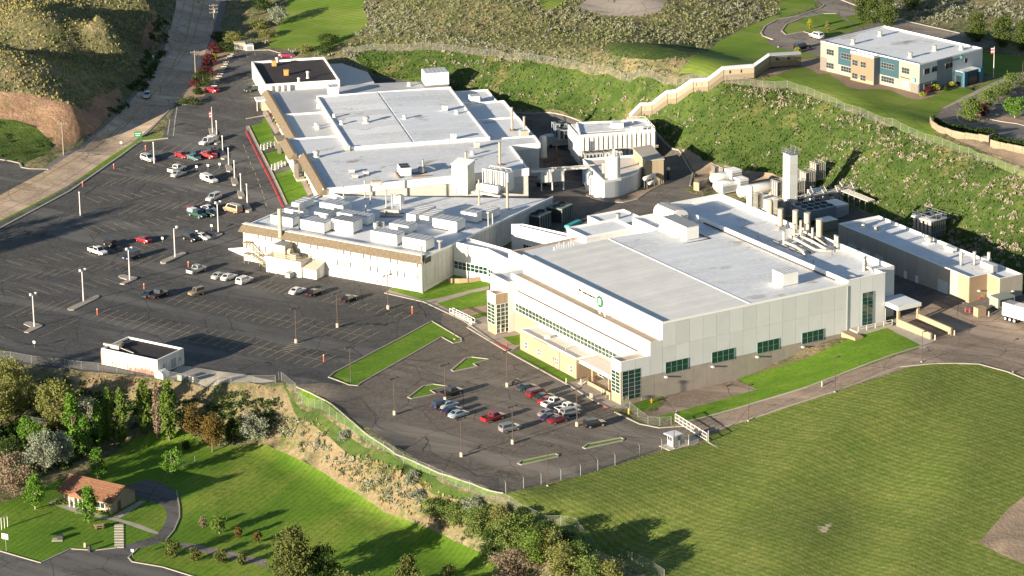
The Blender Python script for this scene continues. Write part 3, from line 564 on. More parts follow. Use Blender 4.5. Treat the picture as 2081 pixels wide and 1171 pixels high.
BLUE = mat('blue_wall', (.032, .08, .104), .8, .08, .6); BLUE2 = mat('deep_blue_wall', (.055, .14, .21), .8, .08, .6); IVORY = mat('ivory_wall', (.30, .285, .225), .8, .07, .6); GREYB = mat('mid_grey_wall', (.22, .235, .26), .8, .1, .6); PEACH = mat('peach_wall', (.215, .165, .105), .8, .08, .6); STONE = mat('split_block_wall', (.22, .195, .165), .95, .25, 2)
STEEL = mat('galvanised_steel', (.42, .42, .41), .4, .15, .8, metal=.6); PIPE = mat('pale_pipe', (.48, .45, .39), .5, .1, 1); DARK = mat('dark_metal', (.045, .047, .05), .6); BLACK = mat('black_rubber', (.018, .018, .019), .8); WPAINT = mat('white_paint', (.78, .77, .73), .5, .06, 1); CREAMP = mat('cream_paint', (.48, .42, .31), .6, .1, 1); RUST = mat('rusty_steel', (.25, .13, .07), .8, .4, 1.5); REDP = mat('red_paint', (.5, .06, .05), .5); ORANGE = mat('orange_paint', (.62, .2, .03), .5); YELLOW = mat('yellow_paint', (.7, .5, .06), .5); GREENP = mat('green_sign_paint', (.02, .22, .09), .5); TEAL = mat('teal_cover', (.05, .35, .32), .6); BROWN = mat('brown_wood', (.16, .09, .05), .9, .3, 2); GREYP = mat('grey_paint', (.30, .31, .32), .6, .1, 1); DOORW = mat('white_door', (.72, .72, .70), .6); LATT0 = mat('green_grey_frame', (.15, .25, .22), .5); LATT = mat('grey_green_metal', (.22, .25, .22), .6)

def row(parent, name, a, b, z0, z1, n, m, t=.14, gap=.07, out=.07, label=None, skip=()):
    """n alike pieces side by side from a to b (local xy); their outer face stands proud to the right of a->b"""
    a = Vector(a).to_2d(); b = Vector(b).to_2d(); d = b - a; L = d.length / n; ang = math.atan2(d.y, d.x); e = d.normalized(); nrm = Vector((e.y, -e.x))
    me = MB().box(gap / 2, 0, 0, L - gap / 2, t, z1 - z0).mesh(name, m)
    for i in range(n):
        if i in skip: continue
        p = a + e * (L * i) + nrm * out; o = link(name, me, parent, (p.x, p.y, z0), ang)
        if label: o['label'] = label
def window(parent, x, y, z, ang, w, h, nx, nz, glass=None, bar=.08, frame=None, name='window', skip=(), depth=.06):
    """frame with its panes as sub-parts; x, y, z is the lower left corner seen from outside, ang (degrees) the wall's direction"""
    mb = MB(); px, pz = w / nx, h / nz
    for i in range(nx + 1): mb.box(i * px - bar / 2, -depth, -bar / 2, i * px + bar / 2, .05, h + bar / 2)
    for k in range(nz + 1):
        for i in range(nx): mb.box(i * px + bar / 2, -depth + .008, k * pz - bar / 2, (i + 1) * px - bar / 2, .05, k * pz + bar / 2)
    f = link(name, mb.mesh(name, frame or FRAME), parent, (x, y, z), R(ang))
    me = MB().box(bar / 2, -.025, bar / 2, px - bar / 2, .02, pz - bar / 2).mesh('pane', glass or GLASS)
    for i in range(nx):
        for k in range(nz):
            if (i, k) not in skip: link('pane', me, f, (i * px, 0, k * pz))
    return f
def bx(parent, name, x0, y0, z0, x1, y1, z1, m, label=None, tx=0, ty=0): return part(name, MB().box(x0, y0, z0, x1, y1, z1, tx, ty), m, parent, label=label)
def parapet(parent, pts, z0, z1, t=.3, m=None, cap=True, name='parapet'):
    mb = MB(); n = len(pts); ar = sum(pts[i][0] * pts[(i + 1) % n][1] - pts[(i + 1) % n][0] * pts[i][1] for i in range(n))
    if ar < 0: pts = pts[::-1]
    V = [Vector(p) for p in pts]; inn = []
    for i in range(n):
        a, b, c = V[i - 1], V[i], V[(i + 1) % n]; e1 = (b - a).normalized(); e2 = (c - b).normalized(); n1 = Vector((-e1.y, e1.x)); n2 = Vector((-e2.y, e2.x)); k = (n1 + n2); k = k / max(.3, k.dot(n1)); inn.append(b + k * t)
    for i in range(n):
        j = (i + 1) % n; mb.prism([tuple(V[i]), tuple(V[j]), tuple(inn[j]), tuple(inn[i])], z0, z1)
    return part(name, mb, m or COPING, parent)
def roof_strips(parent, x0, y0, x1, y1, z0, z1, n, m, along='y', name='roof_sheet'):
    """n roof sheets with a narrow joint; z0 at x0, z1 at x1"""
    L = (y1 - y0) / n; me = bpy.data.meshes.new(name); g = .05
    mb = MB(); mb.add([(x0, g, z0), (x1, g, z1), (x1, L - g, z1), (x0, L - g, z0), (x0, g, z0 - .08), (x1, g, z1 - .08), (x1, L - g, z1 - .08), (x0, L - g, z0 - .08)], [(0, 1, 2, 3), (7, 6, 5, 4), (0, 4, 5, 1), (1, 5, 6, 2), (2, 6, 7, 3), (3, 7, 4, 0)])
    me = mb.mesh(name, m)
    for i in range(n): link(name, me, parent, (0, y0 + i * L, 0))
LETTER = mat('black_lettering', (.03, .02, .02), .6)
def lettering(parent, text, size, loc, m, rot, name='lettering'):
    cu = bpy.data.curves.new('t', 'FONT'); cu.body = text; cu.size = size; cu.extrude = .03; o = bpy.data.objects.new('t', cu); col.objects.link(o)
    bpy.context.view_layer.update(); me = bpy.data.meshes.new_from_object(o.evaluated_get(bpy.context.evaluated_depsgraph_get())); bpy.data.objects.remove(o); bpy.data.curves.remove(cu)
    me.materials.clear(); me.materials.append(m); q = bpy.data.objects.new(name, me); col.objects.link(q); q.parent = parent; q.location = loc; q.rotation_euler = rot; return q
def logo(parent, r, loc, rotz, m):
    mb = MB(); n = 20; vs = []; fs = []
    for i in range(n):
        t = 2 * math.pi * i / n
        for rr, y in ((r, 0), (r, -.1), (.62 * r, -.1), (.62 * r, 0)): vs.append((rr * math.cos(t), y, rr * math.sin(t)))
    for i in range(n):
        a, b = i * 4, ((i + 1) % n) * 4
        for k in range(4): fs.append((a + k, a + (k + 1) % 4, b + (k + 1) % 4, b + k))
    mb.add(vs, fs); o = link('logo_ring', mb.mesh('logo_ring', m), parent, loc, rotz)
    k = MB(); k.box(-.4 * r, -.16, -.42 * r, .4 * r, -.02, .42 * r); k.box(-.66 * r, -.11, .5 * r, .66 * r, -.02, .68 * r)
    link('logo_plate', MB().box(-.42 * r, -.16, -.5 * r, .42 * r, -.02, .5 * r).mesh('logo_plate', WPAINT), o)
    return o
def rail(mb, pts, h=1.1, r=.04, posts=1.8):
    for a, b in zip(pts, pts[1:]):
        a = Vector(a); b = Vector(b); n = max(1, int((b - a).length / posts))
        for k in (h, h * .5): mb.tube(a + Vector((0, 0, k)), b + Vector((0, 0, k)), r, 5)
        for i in range(n + 1): p = a.lerp(b, i / n); mb.tube(p, p + Vector((0, 0, h)), r, 5)
    return mb

# ------------------------------------------------------------------ the big factory building (right front)
FAB_O, FAB_A = (21.82, 660.19), R(30.6)
fab = thing('factory_building', 'huge white factory hall with stepped front, round green logo and long grey side wall', 'building', (*FAB_O, 0), FAB_A)
bx(fab, 'hall_wall', 10.15, .08, -2, 56.7, 55, 15.4, W_WHITE); bx(fab, 'rear_bay_wall', 56.72, .08, -2, 66.5, 68.5, 15.4, W_WHITE); bx(fab, 'rear_bay_wall', 66.5, 2.9, -2, 71, 68.5, 15.38, W_WHITE)
bx(fab, 'side_hall_wall', 45, 55.02, -2, 56.7, 65.5, 15.38, W_WHITE)
bx(fab, 'terrace_wall', 7.1, .08, -2, 10.13, 55, 11.75, W_WHITE); bx(fab, 'lower_front_wall', 5.95, 3.6, 4.7, 7.08, 51.8, 8.9, W_WHITE); bx(fab, 'lower_front_wall', 5.93, 3.6, -2, 7.08, 51.8, 4.69, W_CREAM)
part('parapet', MB().box(10.1, -.02, 12.25, 10.45, 55.1, 15.9).box(7.05, -.02, 9.3, 7.4, 55.1, 12.2).box(5.9, 3.7, 6.9, 6.2, 51.8, 9.3), W_WHITE, fab)
part('coping', MB().box(10.08, -.06, 15.9, 10.5, 55.15, 15.98).box(7.02, -.06, 12.2, 7.44, 55.15, 12.28).box(5.88, 3.7, 9.3, 6.24, 51.8, 9.37).box(10.5, -.06, 15.55, 56.6, .2, 15.98).box(56.6, -.06, 16.6, 66.6, .25, 16.7), COPING, fab)
roof_strips(fab, 10.5, .2, 32, 54.9, 15.42, 15.9, 26, ROOFM); roof_strips(fab, 32, .2, 56.3, 54.9, 15.9, 15.5, 26, ROOFW)
bx(fab, 'ridge_cap', 31.8, .2, 15.88, 32.2, 54.9, 15.96, COPING)
bx(fab, 'roof', 45.2, 55.1, 15.38, 56.6, 65.3, 15.46, ROOFW); bx(fab, 'terrace_roof', 7.4, .2, 11.75, 10.1, 55, 11.82, mat('tan_roof', (.52, .42, .34), .9, .2, .6)); bx(fab, 'terrace_roof', 6.2, 3.7, 8.9, 7.08, 51.8, 8.96, MATS['tan_roof'])
parapet(fab, [(45, 55.3), (56.7, 55.3), (56.7, 65.5), (45, 65.5)], 15.4, 15.95, .3)
parapet(fab, [(56.7, .06), (66.5, .06), (66.5, 2.9), (71, 2.9), (71, 68.5), (56.7, 68.5)], 15.4, 16.6, .35)
bx(fab, 'rear_bay_roof', 57.05, .4, 15.4, 66.4, 68.2, 15.47, ROOFW); bx(fab, 'rear_bay_roof', 66.4, 3.2, 15.4, 70.7, 68.2, 15.465, ROOFW)
bx(fab, 'roof_edge_strip', 56.35, 4, 15.6, 56.66, 54, 15.72, DARK)
# long grey side wall: concrete panels below, metal panels above, each with its joint
row(fab, 'concrete_panel', (4.9, 0), (56.7, 0), -2, 5.1, 16, W_CONC, t=.2, gap=.06, out=.06)
row(fab, 'metal_panel', (0, 0), (7.07, 0), 7.2, 9.3, 2, W_GREY); row(fab, 'metal_panel', (4.95, 0), (7.07, 0), 5.13, 7.18, 1, W_GREY); row(fab, 'metal_panel', (7.07, 0), (10.1, 0), 5.13, 12.2, 1, W_GREY)
row(fab, 'metal_panel', (10.1, 0), (56.7, 0), 5.13, 10.5, 14, W_GREY); row(fab, 'metal_panel', (10.1, 0), (56.7, 0), 10.53, 15.5, 14, W_GREY)
row(fab, 'metal_panel', (56.7, 0), (66.5, 0), 2, 16.58, 3, W_GREY, gap=.08); row(fab, 'metal_panel', (66.5, 2.85), (71, 2.85), 2, 16.58, 1, W_GREY)
row(fab, 'metal_panel', (66.55, .1), (66.55, 2.8), 2, 16.5, 1, W_GREY); row(fab, 'metal_panel', (71.05, 2.9), (71.05, 68.5), 3, 16.5, 15, W_GREY)
bx(fab, 'downpipe', 56.55, -.2, 3, 56.8, -.05, 15.4, GREYP)
for u in (10.8, 22.25, 33.6, 45): window(fab, u, -.11, 4.75 if u < 40 else 4.7, 0, 5.55, 2.4, 4, 2, bar=.05, frame=LATT0)
window(fab, 60.5, -.14, 5.5, 0, 2.8, 7.6, 2, 8, bar=.06, frame=LATT0)
for u in (10.5, 22, 33.2, 44.8): bx(fab, 'wall_lamp', u, -.75, 4.0, u + .45, -.14, 4.3, WPAINT)
# corner towers with tall glazing
for (v0, v1, u0) in ((0, 3.6, 0), (52, 55.5, 1.2)):
    bx(fab, 'corner_tower', u0 + .03, v0 + (.1 if v0 == 0 else .05), 7.15, 7.05, v1, 8.85, W_WHITE); bx(fab, 'corner_tower_base', u0 + .02, v0 + .05, -1, 7.04, v1 + .01, 7.14, W_CREAM)
    parapet(fab, [(u0, v0 + (.02 if v0 else .06)), (7.0, v0 + (.02 if v0 else .06)), (7.0, v1 + .02), (u0, v1 + .02)], 8.85, 9.32, .25)
    bx(fab, 'tower_roof', u0 + .25, v0 + .3, 8.86, 6.8, v1 - .2, 8.93, MATS['tan_roof'])
    row(fab, 'wall_panel', (u0, v1), (u0, v0), 7.1, 9.3, 1, W_WHITE, out=.05)
    window(fab, u0 - .06, v1 - .2, 2.3, -90, v1 - v0 - .4, 4.6, 2, 6, GLASSB)
window(fab, .35, -.02, .9, 0, 4.5, 6.2, 3, 7, bar=.07, frame=GREYP, skip=((0, 0),)); window(fab, 1.35, 51.98, .45, 0, 4.4, 6.5, 4, 7, GLASSB, bar=.1, skip=((0, 0), (0, 1), (1, 0)))
row(fab, 'wall_panel', (1.2, 52), (5.9, 52), 7.1, 9.3, 2, W_TAN)
# strip window over the entrance front
window(fab, 5.86, 51.4, 5.05, -90, 47.6, 1.75, 34, 2, GLASSB, bar=.07, name='strip_window')
row(fab, 'wall_panel', (5.93, 51.8), (5.93, 3.6), -1, 4.68, 10, W_CREAM, out=.02, t=.1, gap=.03); row(fab, 'wall_panel', (5.93, 51.8), (5.93, 3.6), 6.95, 9.28, 10, W_WHITE, out=.04, t=.1, gap=.02)
row(fab, 'wall_panel', (7.07, 55), (7.07, 0), 9.35, 12.18, 11, W_WHITE, out=.03, t=.1, gap=.02); row(fab, 'wall_panel', (10.12, 55), (10.12, 0), 12.28, 15.88, 11, W_WHITE, out=.03, t=.1, gap=.02)
logo(fab, 1.25, (10.02, 23.7, 13.9), R(-90), mat('logo_green', (.004, .13, .045), .5))
lettering(fab, 'ON Semiconductor', .92, (10.0, 32.6, 13.95), LETTER, (R(90), 0, R(-90)))
for v in (21.5, 19.5): part('roof_vent', MB().lathe(8.6, v, [(.12, 11.8), (.12, 12.5), (.28, 12.5), (.28, 12.7)], 8), WPAINT, fab)
for v in (8, 20, 32, 44): bx(fab, 'roof_drain', 7.5, v, 11.82, 7.8, v + 1.6, 11.86, GREYP)
# low cream annex and entrance porch
bx(fab, 'annex_wall', .85, 18.45, -1, 5.9, 41.2, 4.2, W_CREAM); row(fab, 'annex_panel', (.85, 41.2), (.85, 18.4), -1, 4.5, 4, W_CREAM, out=.05, gap=.03); row(fab, 'annex_panel', (.85, 18.45), (5.9, 18.45), -1, 4.5, 2, W_TAN, out=.04, gap=.03)
parapet(fab, [(.8, 18.4), (5.88, 18.4), (5.88, 41.25), (.8, 41.25)], 4.2, 4.62, .25); bx(fab, 'annex_roof', 1.05, 18.65, 4.2, 5.7, 41, 4.26, mat('pinkish_roof', (.70, .63, .56), .9, .12, .4))
for v in (39.2, 33.7, 26.8, 21.1): window(fab, .78, v, .95, -90, 1.15, 1.5, 2, 2, DGLASS, bar=.1)
part('roof_vent', MB().box(2.6, 33, 4.26, 3.4, 34.2, 4.9), WPAINT, fab); part('roof_pipe', MB().tube((1.6, 24, 4.26), (1.6, 24, 5.3), .06, 6), PIPE, fab)
bx(fab, 'canopy', 1.5, 6.1, 3.45, 5.88, 18.38, 4.1, W_WHITE); bx(fab, 'canopy_roof', 1.75, 6.3, 4.1, 5.8, 18.3, 4.15, MATS['pinkish_roof']); bx(fab, 'canopy', 1.5, 3.65, 3.45, 5.88, 6.08, 4.08, W_WHITE)
for v in (13.6, 7.2, 4.4): bx(fab, 'column', 1.75, v, -.5, 2.15, v + .45, 3.45, W_TAN)
window(fab, 5.8, 17.5, .1, -90, 3.6, 2.9, 3, 2, DGLASS); window(fab, 5.8, 9.5, .1, -90, 4.8, 2.9, 4, 2, DGLASS)
bx(fab, 'porch_floor', 1.2, 3.7, -.6, 5.9, 14.3, .55, M_CONC2); bx(fab, 'ramp_wall', .95, 5.5, -.6, 1.18, 14.4, .85, W_CREAM); bx(fab, 'ramp_wall', -.2, 5.3, -.6, .95, 5.5, .5, W_CREAM)
for k in range(5): bx(fab, 'step', -.5 + k * .34, 14.6, -.5, 1.3, 16.2 - k * .02, .1 + k * .11, M_CONC2)
part('handrail', rail(MB(), [(1.1, 5.6, .85), (1.1, 14.3, .85)], 1.0, .04), RUST, fab); part('handrail', rail(MB(), [(-.4, 14.5, 0), (1.2, 14.5, .6)], 1, .05), W_CREAM, fab)
# low blocks and covered links on the far side of the hall
bx(fab, 'low_block_wall', 14.6, 55.2, -1, 44.9, 68.8, 12.4, W_WHITE); parapet(fab, [(14.5, 55.2), (44.95, 55.2), (44.95, 69), (14.5, 67)], 12.4, 12.95, .35, MATS['tan_roof']); bx(fab, 'low_block_roof', 15, 55.3, 12.4, 44.8, 68.6, 12.47, ROOFG)
bx(fab, 'low_block_wall', 32, 64.3, -1, 44.9, 72.4, 13.5, W_WHITE); parapet(fab, [(31.95, 64.25), (44.97, 64.25), (44.97, 72.5), (31.95, 72.5)], 13.5, 14.02, .3); bx(fab, 'low_block_roof', 32.3, 64.6, 13.5, 44.8, 72.2, 13.56, ROOFW)
bx(fab, 'low_block_wall', 44.2, 72.55, 0, 54, 83.2, 11.6, W_WHITE); parapet(fab, [(44.15, 72.55), (54, 72.55), (54, 83.2), (44.15, 83.2)], 11.6, 12.02, .3); bx(fab, 'low_block_roof', 44.5, 72.8, 11.6, 53.8, 83, 11.66, ROOFW)
part('roof_vent', MB().lathe(49.5, 78.5, [(.5, 11.6), (.5, 12.5), (.65, 12.5), (.65, 12.8), (.2, 13)], 12), STEEL, fab)
bx(fab, 'link_block_wall', 4.35, 51.85, -1, 14.4, 59.3, 11.1, W_WHITE); parapet(fab, [(4.3, 51.82), (14.4, 51.82), (14.4, 59.4), (4.3, 59.4)], 11.1, 11.62, .25); bx(fab, 'link_block_roof', 4.6, 52.1, 11.1, 14.2, 59.1, 11.16, ROOFG)
c1 = [(13.35, 91.2), (17.1, 82.2), (16.9, 59.5), (21.2, 59.5), (21.2, 78.5), (17.4, 93.2)]
part('link_wall', MB().prism(c1, 0, 8.4), W_WHITE, fab); parapet(fab, c1, 8.4, 9.0, .25); part('link_roof', MB().prism([(13.7, 91), (17.3, 82.3), (17.15, 59.7), (20.9, 59.7), (20.9, 78.4), (17.3, 92.8)], 8.4, 8.46), ROOFG, fab)
window(fab, 13.32, 91.0, 2.85, math.degrees(math.atan2(82.2 - 91.2, 17.1 - 13.35)), 9.4, 1.75, 8, 2, GLASS)
window(fab, 16.9, 81.8, 2.7, -90.5, 6.5, 1.75, 6, 2, GLASS)
c2 = [(31.4, 95.8), (36.7, 79.0), (38.9, 80), (38.2, 82.7), (33.75, 94.5)]
part('link_wall', MB().prism(c2, 0, 8.4), W_WHITE, fab); parapet(fab, c2, 8.4, 9.0, .25); part('link_roof', MB().prism([(31.7, 95.4), (36.8, 79.5), (38.5, 80.4), (37.9, 82.7), (33.6, 94.3)], 8.4, 8.46), ROOFG, fab)
window(fab, 32.45, 92.3, 2.6, math.degrees(math.atan2(-16.8, 5.3)), 2.6, 2.3, 3, 2, GLASS); window(fab, 33.7, 88.3, 2.6, math.degrees(math.atan2(-16.8, 5.3)), 5.5, 2.3, 5, 2, GLASS)
# loading dock beside the rear bay
bx(fab, 'dock_canopy', 66.7, -4.4, 9.2, 72.9, 2.8, 10.0, W_WHITE); bx(fab, 'dock_canopy_roof', 66.9, -4.2, 10, 72.7, 2.6, 10.05, ROOFG)
for u, v in ((67.0, -4.1), (72.2, -4.1)): bx(fab, 'dock_post', u, v, 3, u + .55, v + .55, 9.2, W_TAN)
bx(fab, 'dock_side_wall', 67.0, -15.3, 3, 67.45, -4.15, 7.3, W_CREAM); bx(fab, 'dock_side_wall', 72.3, -15.3, 3, 72.75, -4.15, 7.5, W_CREAM); bx(fab, 'dock_floor', 67.46, -15, 3, 72.28, 2.8, 5.2, M_CONC)
bx(fab, 'dock_door', 66.62, -.1, 5.2, 66.75, 2.6, 8.6, DOORW); bx(fab, 'stair_landing', 57.2, -3.0, 2, 66.4, -.2, 5.9, M_CONC2); bx(fab, 'stair_landing', 55, -5.2, 2, 57.15, -.25, 5.6, W_TAN)
part('handrail', rail(MB(), [(57.4, -3, 5.9), (66.3, -3, 5.9)], 1.1, .05), WPAINT, fab)

# ------------------------------------------------------------------ equipment on its roof
def legs(mb, x0, y0, x1, y1, z0, z1, r=.08):
    for x in (x0, x1):
        for y in (y0, y1): mb.tube((x, y, z0), (x, y, z1), r, 5)
def fab_at(u, v, z): c, s = math.cos(FAB_A), math.sin(FAB_A); return (FAB_O[0] + u * c - v * s, FAB_O[1] + u * s + v * c, z)
def rooftop_unit(loc, rot, l, w, h, label, nrib=4, group=None, m=None, hood=None, dark=False):
    t = thing('rooftop_unit', label, 'rooftop unit', loc, rot, group)
    b = MB(); b.box(-l / 2, -w / 2, .35, l / 2, w / 2, h); part('casing', b, m or WPAINT, t)
    n = max(2, int(l / 1.25)); g = MB()
    for i in range(n): part('casing_panel', MB().box(-l / 2 + i * l / n + .04, -w / 2 - .03, .5, -l / 2 + (i + 1) * l / n - .04, -w / 2, h - .12), m or WPAINT, t)
    n2 = max(1, int(w / 1.25))
    for i in range(n2): part('casing_panel', MB().box(l / 2, -w / 2 + i * w / n2 + .04, .5, l / 2 + .03, -w / 2 + (i + 1) * w / n2 - .04, h - .12), m or WPAINT, t)
    for i in range(nrib): part('lid_panel', MB().box(-l / 2 + (i + .08) * l / nrib, -w / 2 - .06, h, -l / 2 + (i + .92) * l / nrib, w / 2 + .06, h + .1, .05, 0), GREYP if dark else mat('shaded_lid_grey', (.50, .51, .53), .6, .15, 1), t)  # white units' tops darkened in the colour, for contrast with their sunlit sides
    part('skid', MB().box(-l / 2, -w / 2 + .1, 0, l / 2, -w / 2 + .3, .36).box(-l / 2, w / 2 - .3, 0, l / 2, w / 2 - .1, .36), STEEL, t)
    return t
rooftop_unit(fab_at(46.3, 8.0, 15.5), FAB_A, 4.0, 3.8, 3.0, 'white ribbed rooftop unit alone near the right edge of the factory hall roof', 5)
a = thing('air_handler', 'white air handler with two curved hoods on the factory hall roof', 'rooftop unit', fab_at(45.8, 49.5, 15.5), FAB_A)
part('casing', MB().box(0, -4.8, .3, 3.2, 4.8, 3.2), WPAINT, a); part('lid', MB().box(-.1, -4.9, 3.2, 3.3, 4.9, 3.35), GREYP, a)
for v in (-4, .6): part('intake_hood', MB().prism([(-2.0, v), (0, v), (0, v + 3.3), (-2.0, v + 3.3)], [.8, .8, .8, .8], [1.1, 2.9, 2.9, 1.1]), WPAINT, a)
part('curb', MB().box(-1.6, -6, .02, 5.2, 6, .1), MATS['tan_roof'], a); part('curb_edge', MB().box(5.0, -6.2, .03, 5.3, 6.2, .2).box(-1.8, -6.3, .03, 5.3, -6, .2), DARK, a)
a = thing('air_handler', 'white barrel-topped air handler with grey slats at the far edge of the factory roof', 'rooftop unit', fab_at(52.2, 60.2, 15.45), FAB_A)
prof = [(-2.2, .2)] + [(-2.2 * math.cos(t), 1.6 + 1.5 * math.sin(t)) for t in np.linspace(0, math.pi, 9)] + [(2.2, .2)]
mb = MB(); n = len(prof); mb.add([(x, -3.2, z) for x, z in prof] + [(x, 4.2, z) for x, z in prof], [tuple(range(n)), tuple(range(2 * n - 1, n - 1, -1))] + [(i + 1, i, n + i, n + i + 1) for i in range(n - 1)]); part('casing', mb, WPAINT, a, smooth=False)
for i in range(7): part('slat', MB().box(-1.4, -2.8 + i, 2.75, 1.2, -2.25 + i, 3.18), GREYP, a)
part('duct', MB().tube((.2, -3.2, 1.6), (.2, -5.2, .3), .55, 10), STEEL, a)
for i, (u, v, h, r) in enumerate(((68.3, 41.05, 4.6, .62), (69.6, 37.2, 5.0, .62), (70.2, 33.6, 5.2, .7), (69.5, 28.06, 5.2, .7))):
    t = thing('exhaust_stack', ['fat cream exhaust stack standing apart at the left end of the roof stacks', 'fat cream exhaust stack second from the left on the factory roof edge', 'fat cream exhaust stack third from the left above the small pipes', 'tallest fat cream exhaust stack nearest the curved pipes'][i], 'exhaust stack', fab_at(u, v, 15.45), FAB_A, 'fat cream exhaust stacks')
    part('base', MB().box(-.9, -.9, 0, .9, .9, .9), STEEL, t); part('barrel', MB().lathe(0, 0, [(r, .9), (r, h), (r * 1.08, h), (r * 1.08, h + .15), (r * .8, h + .15)], 14), CREAMP, t, smooth=True)
for i, (u, v) in enumerate(((61.5, 30.04), (66.25, 32.91), (69.1, 34.39), (69.0, 31.5), (67.96, 28.41), (72.0 - 1.9, 22.9), (70.0, 22.0), (66.4, 6.9), (66.5 - .9, 6.3))):
    t = thing('vent_pipe', ['slim vent pipe at the near left corner of the pipe cluster', 'slim vent pipe in the middle of the pipe cluster', 'slim vent pipe behind the pipe cluster', 'slim vent pipe beside the third fat stack', 'slim vent pipe in front of the tallest fat stack', 'left one of the twin pipes by the factory rear parapet', 'right one of the twin pipes by the factory rear parapet', 'left one of the twin pipes near the factory back corner', 'right one of the twin pipes near the factory back corner'][i], 'vent pipe', fab_at(u, v, 15.45), FAB_A, 'slim vent pipes on the factory roof')
    h = 3.4 if i < 5 else 2.8; part('shaft', MB().lathe(0, 0, [(.28, 0), (.28, h)], 10), PIPE, t, smooth=True); part('collar', MB().lathe(0, 0, [(.36, 1.2), (.36, 1.5)], 10), STEEL, t); part('cap', MB().lathe(0, 0, [(.33, h), (.33, h + .25), (.2, h + .25)], 10), STEEL, t)
ducts = thing('roof_ductwork', 'tangle of bent pale pipes lying on the factory back roof', 'ductwork', fab_at(0, 0, 0), FAB_A)
for pts_ in ([(61.6, 30, 16.5), (61.9, 26.3, 16.4), (61.3, 22.6, 16.3), (61.2, 21.6, 15.5)], [(64.3, 32, 17), (64.3, 27, 16.6), (64.2, 22, 16.3), (66, 20.5, 16.2), (67.5, 20, 16)], [(66.3, 32.9, 16.8), (66.6, 27, 16.7), (66.4, 21, 16.3)], [(69.2, 34.3, 16.8), (68.5, 28, 16.8), (67.8, 23, 16.3)], [(68.2, 20, 16), (69.5, 18.6, 16.1), (70.4, 15, 16.4)], [(66.4, 6.8, 16.3), (66.2, 4.5, 16.2), (66.0, 3.5, 15.7)]):
    part('duct', MB().path(pts_, .3, 8), PIPE, ducts, smooth=True)
sp = MB()
for i in range(14): u = 61.2 + (i % 4) * 2.2; v = 31.5 - (i // 4) * 3; sp.box(u, v, 15.45, u + .18, v + 2.2, 16.0)
part('pipe_support', sp, STEEL, ducts)
for i, (u, v, h) in enumerate(((66.5, 19.1, 3.2), (62.7, 46.5, 1.6), (60.5, 38.5, 1.4), (60, 17, 1.6))):
    solo('roof_pole', MB().tube((0, 0, 0), (0, 0, h), .07, 6), DARK, ['dark roof pole with round lamp beside the pale pipes', 'short dark roof pole in the rooftop shadow at the far end', 'short dark roof pole by the roof step', 'short dark roof pole in front of the pale pipes'][i], 'pole', fab_at(u, v, 15.45))
solo('roof_hatch', MB().box(-.6, -.5, 0, .6, .5, .55).box(-1.6, -.3, 0, -.8, .3, .3), WPAINT, 'small white roof hatch by the grey wall edge of the back roof', 'roof hatch', fab_at(60.4, 3.65, 15.45), FAB_A)
ant = thing('antenna_rack', 'rack of small white antennas on the left edge of the factory roof', 'antenna', fab_at(22, 61.5, 12.5), FAB_A)
for i in range(9): part('antenna', MB().tube((i * .62, 0, 0), (i * .62, 0, 1.4 + (i * 7 % 5) * .3), .05, 5).box(i * .62 - .18, -.2, .8, i * .62 + .18, .1, 1.5), WPAINT, ant)
part('rack', MB().box(-.4, -.1, .3, 5.6, .1, .42), STEEL, ant)
# ------------------------------------------------------------------ three storey block with the shingled eave (centre left)
OLD_O, OLD_A = (-20.11, 734.79), R(57.3)      # u to the back right, v to the left along its front
def old_at(u, v, z): c, s = math.cos(OLD_A), math.sin(OLD_A); return (OLD_O[0] + u * c - v * s, OLD_O[1] + u * s + v * c, z)
old = thing('office_block', 'white ribbed block with slit windows, tan shingled eave and roof crowded with units', 'building', (*OLD_O, 0), OLD_A)
part('wall', MB().prism([(.1, .1), (26, .1), (26, 49.6), (.1, 49.6)], -2, 8.3).prism([(26.01, .1), (56, .4), (31, 50), (26.01, 49.6)], -2, 7.9), W_WHITE2, old)
part('roof', MB().prism([(.9, .3), (26, .3), (26, 49.4), (.9, 49.4)], 8.3, 8.42).prism([(26.02, .3), (55.6, .6), (31, 49.7), (26.02, 49.4)], 7.9, 8.02), ROOFW, old)
part('coping', MB().box(2, -.02, 8.1, 56, .3, 8.6).box(1, 49.4, 8.2, 31, 49.75, 8.6).prism([(26, 41.4), (30, 41.8), (30, 42.1), (26, 41.7)], 7.9, 8.9).prism([(30, 41.9), (32.6, 49.6), (32.3, 49.6), (29.7, 42)], 7.9, 8.9), COPING, old)
mb = MB(); mb.add([(-1.2, -1.2, 7.5), (.35, .1, 9.05), (1.4, .1, 9.05), (1.4, .1, 7.5), (-1.2, 50.4, 7.5), (.35, 50, 9.05), (1.4, 50, 9.05), (1.4, 50, 7.5)], [(0, 1, 2, 3), (7, 6, 5, 4), (0, 4, 5, 1), (1, 5, 6, 2), (2, 6, 7, 3), (3, 7, 4, 0)])
part('shingled_eave', mb, SHING, old); bx(old, 'eave_cap', .2, .05, 9.05, 1.5, 50.05, 9.12, COPING); bx(old, 'eave_end', -.6, -1.26, 7.6, 1.9, -1.2, 8.9, DARK)
row(old, 'wall_panel', (0, 49.7), (0, 0), -1.5, 4.55, 54, W_WHITE2, gap=.09, t=.16, out=.1); row(old, 'wall_panel', (0, 49.7), (0, 0), 4.6, 7.5, 54, W_WHITE2, gap=.09, t=.16, out=.1)
row(old, 'side_panel', (0, 0), (56, .3), 1.5, 8.1, 34, W_WHITE2, gap=.08, t=.16, out=.08); row(old, 'wall_base', (0, 0), (34, .18), -1.5, 1.45, 1, W_WHITE, out=.12)
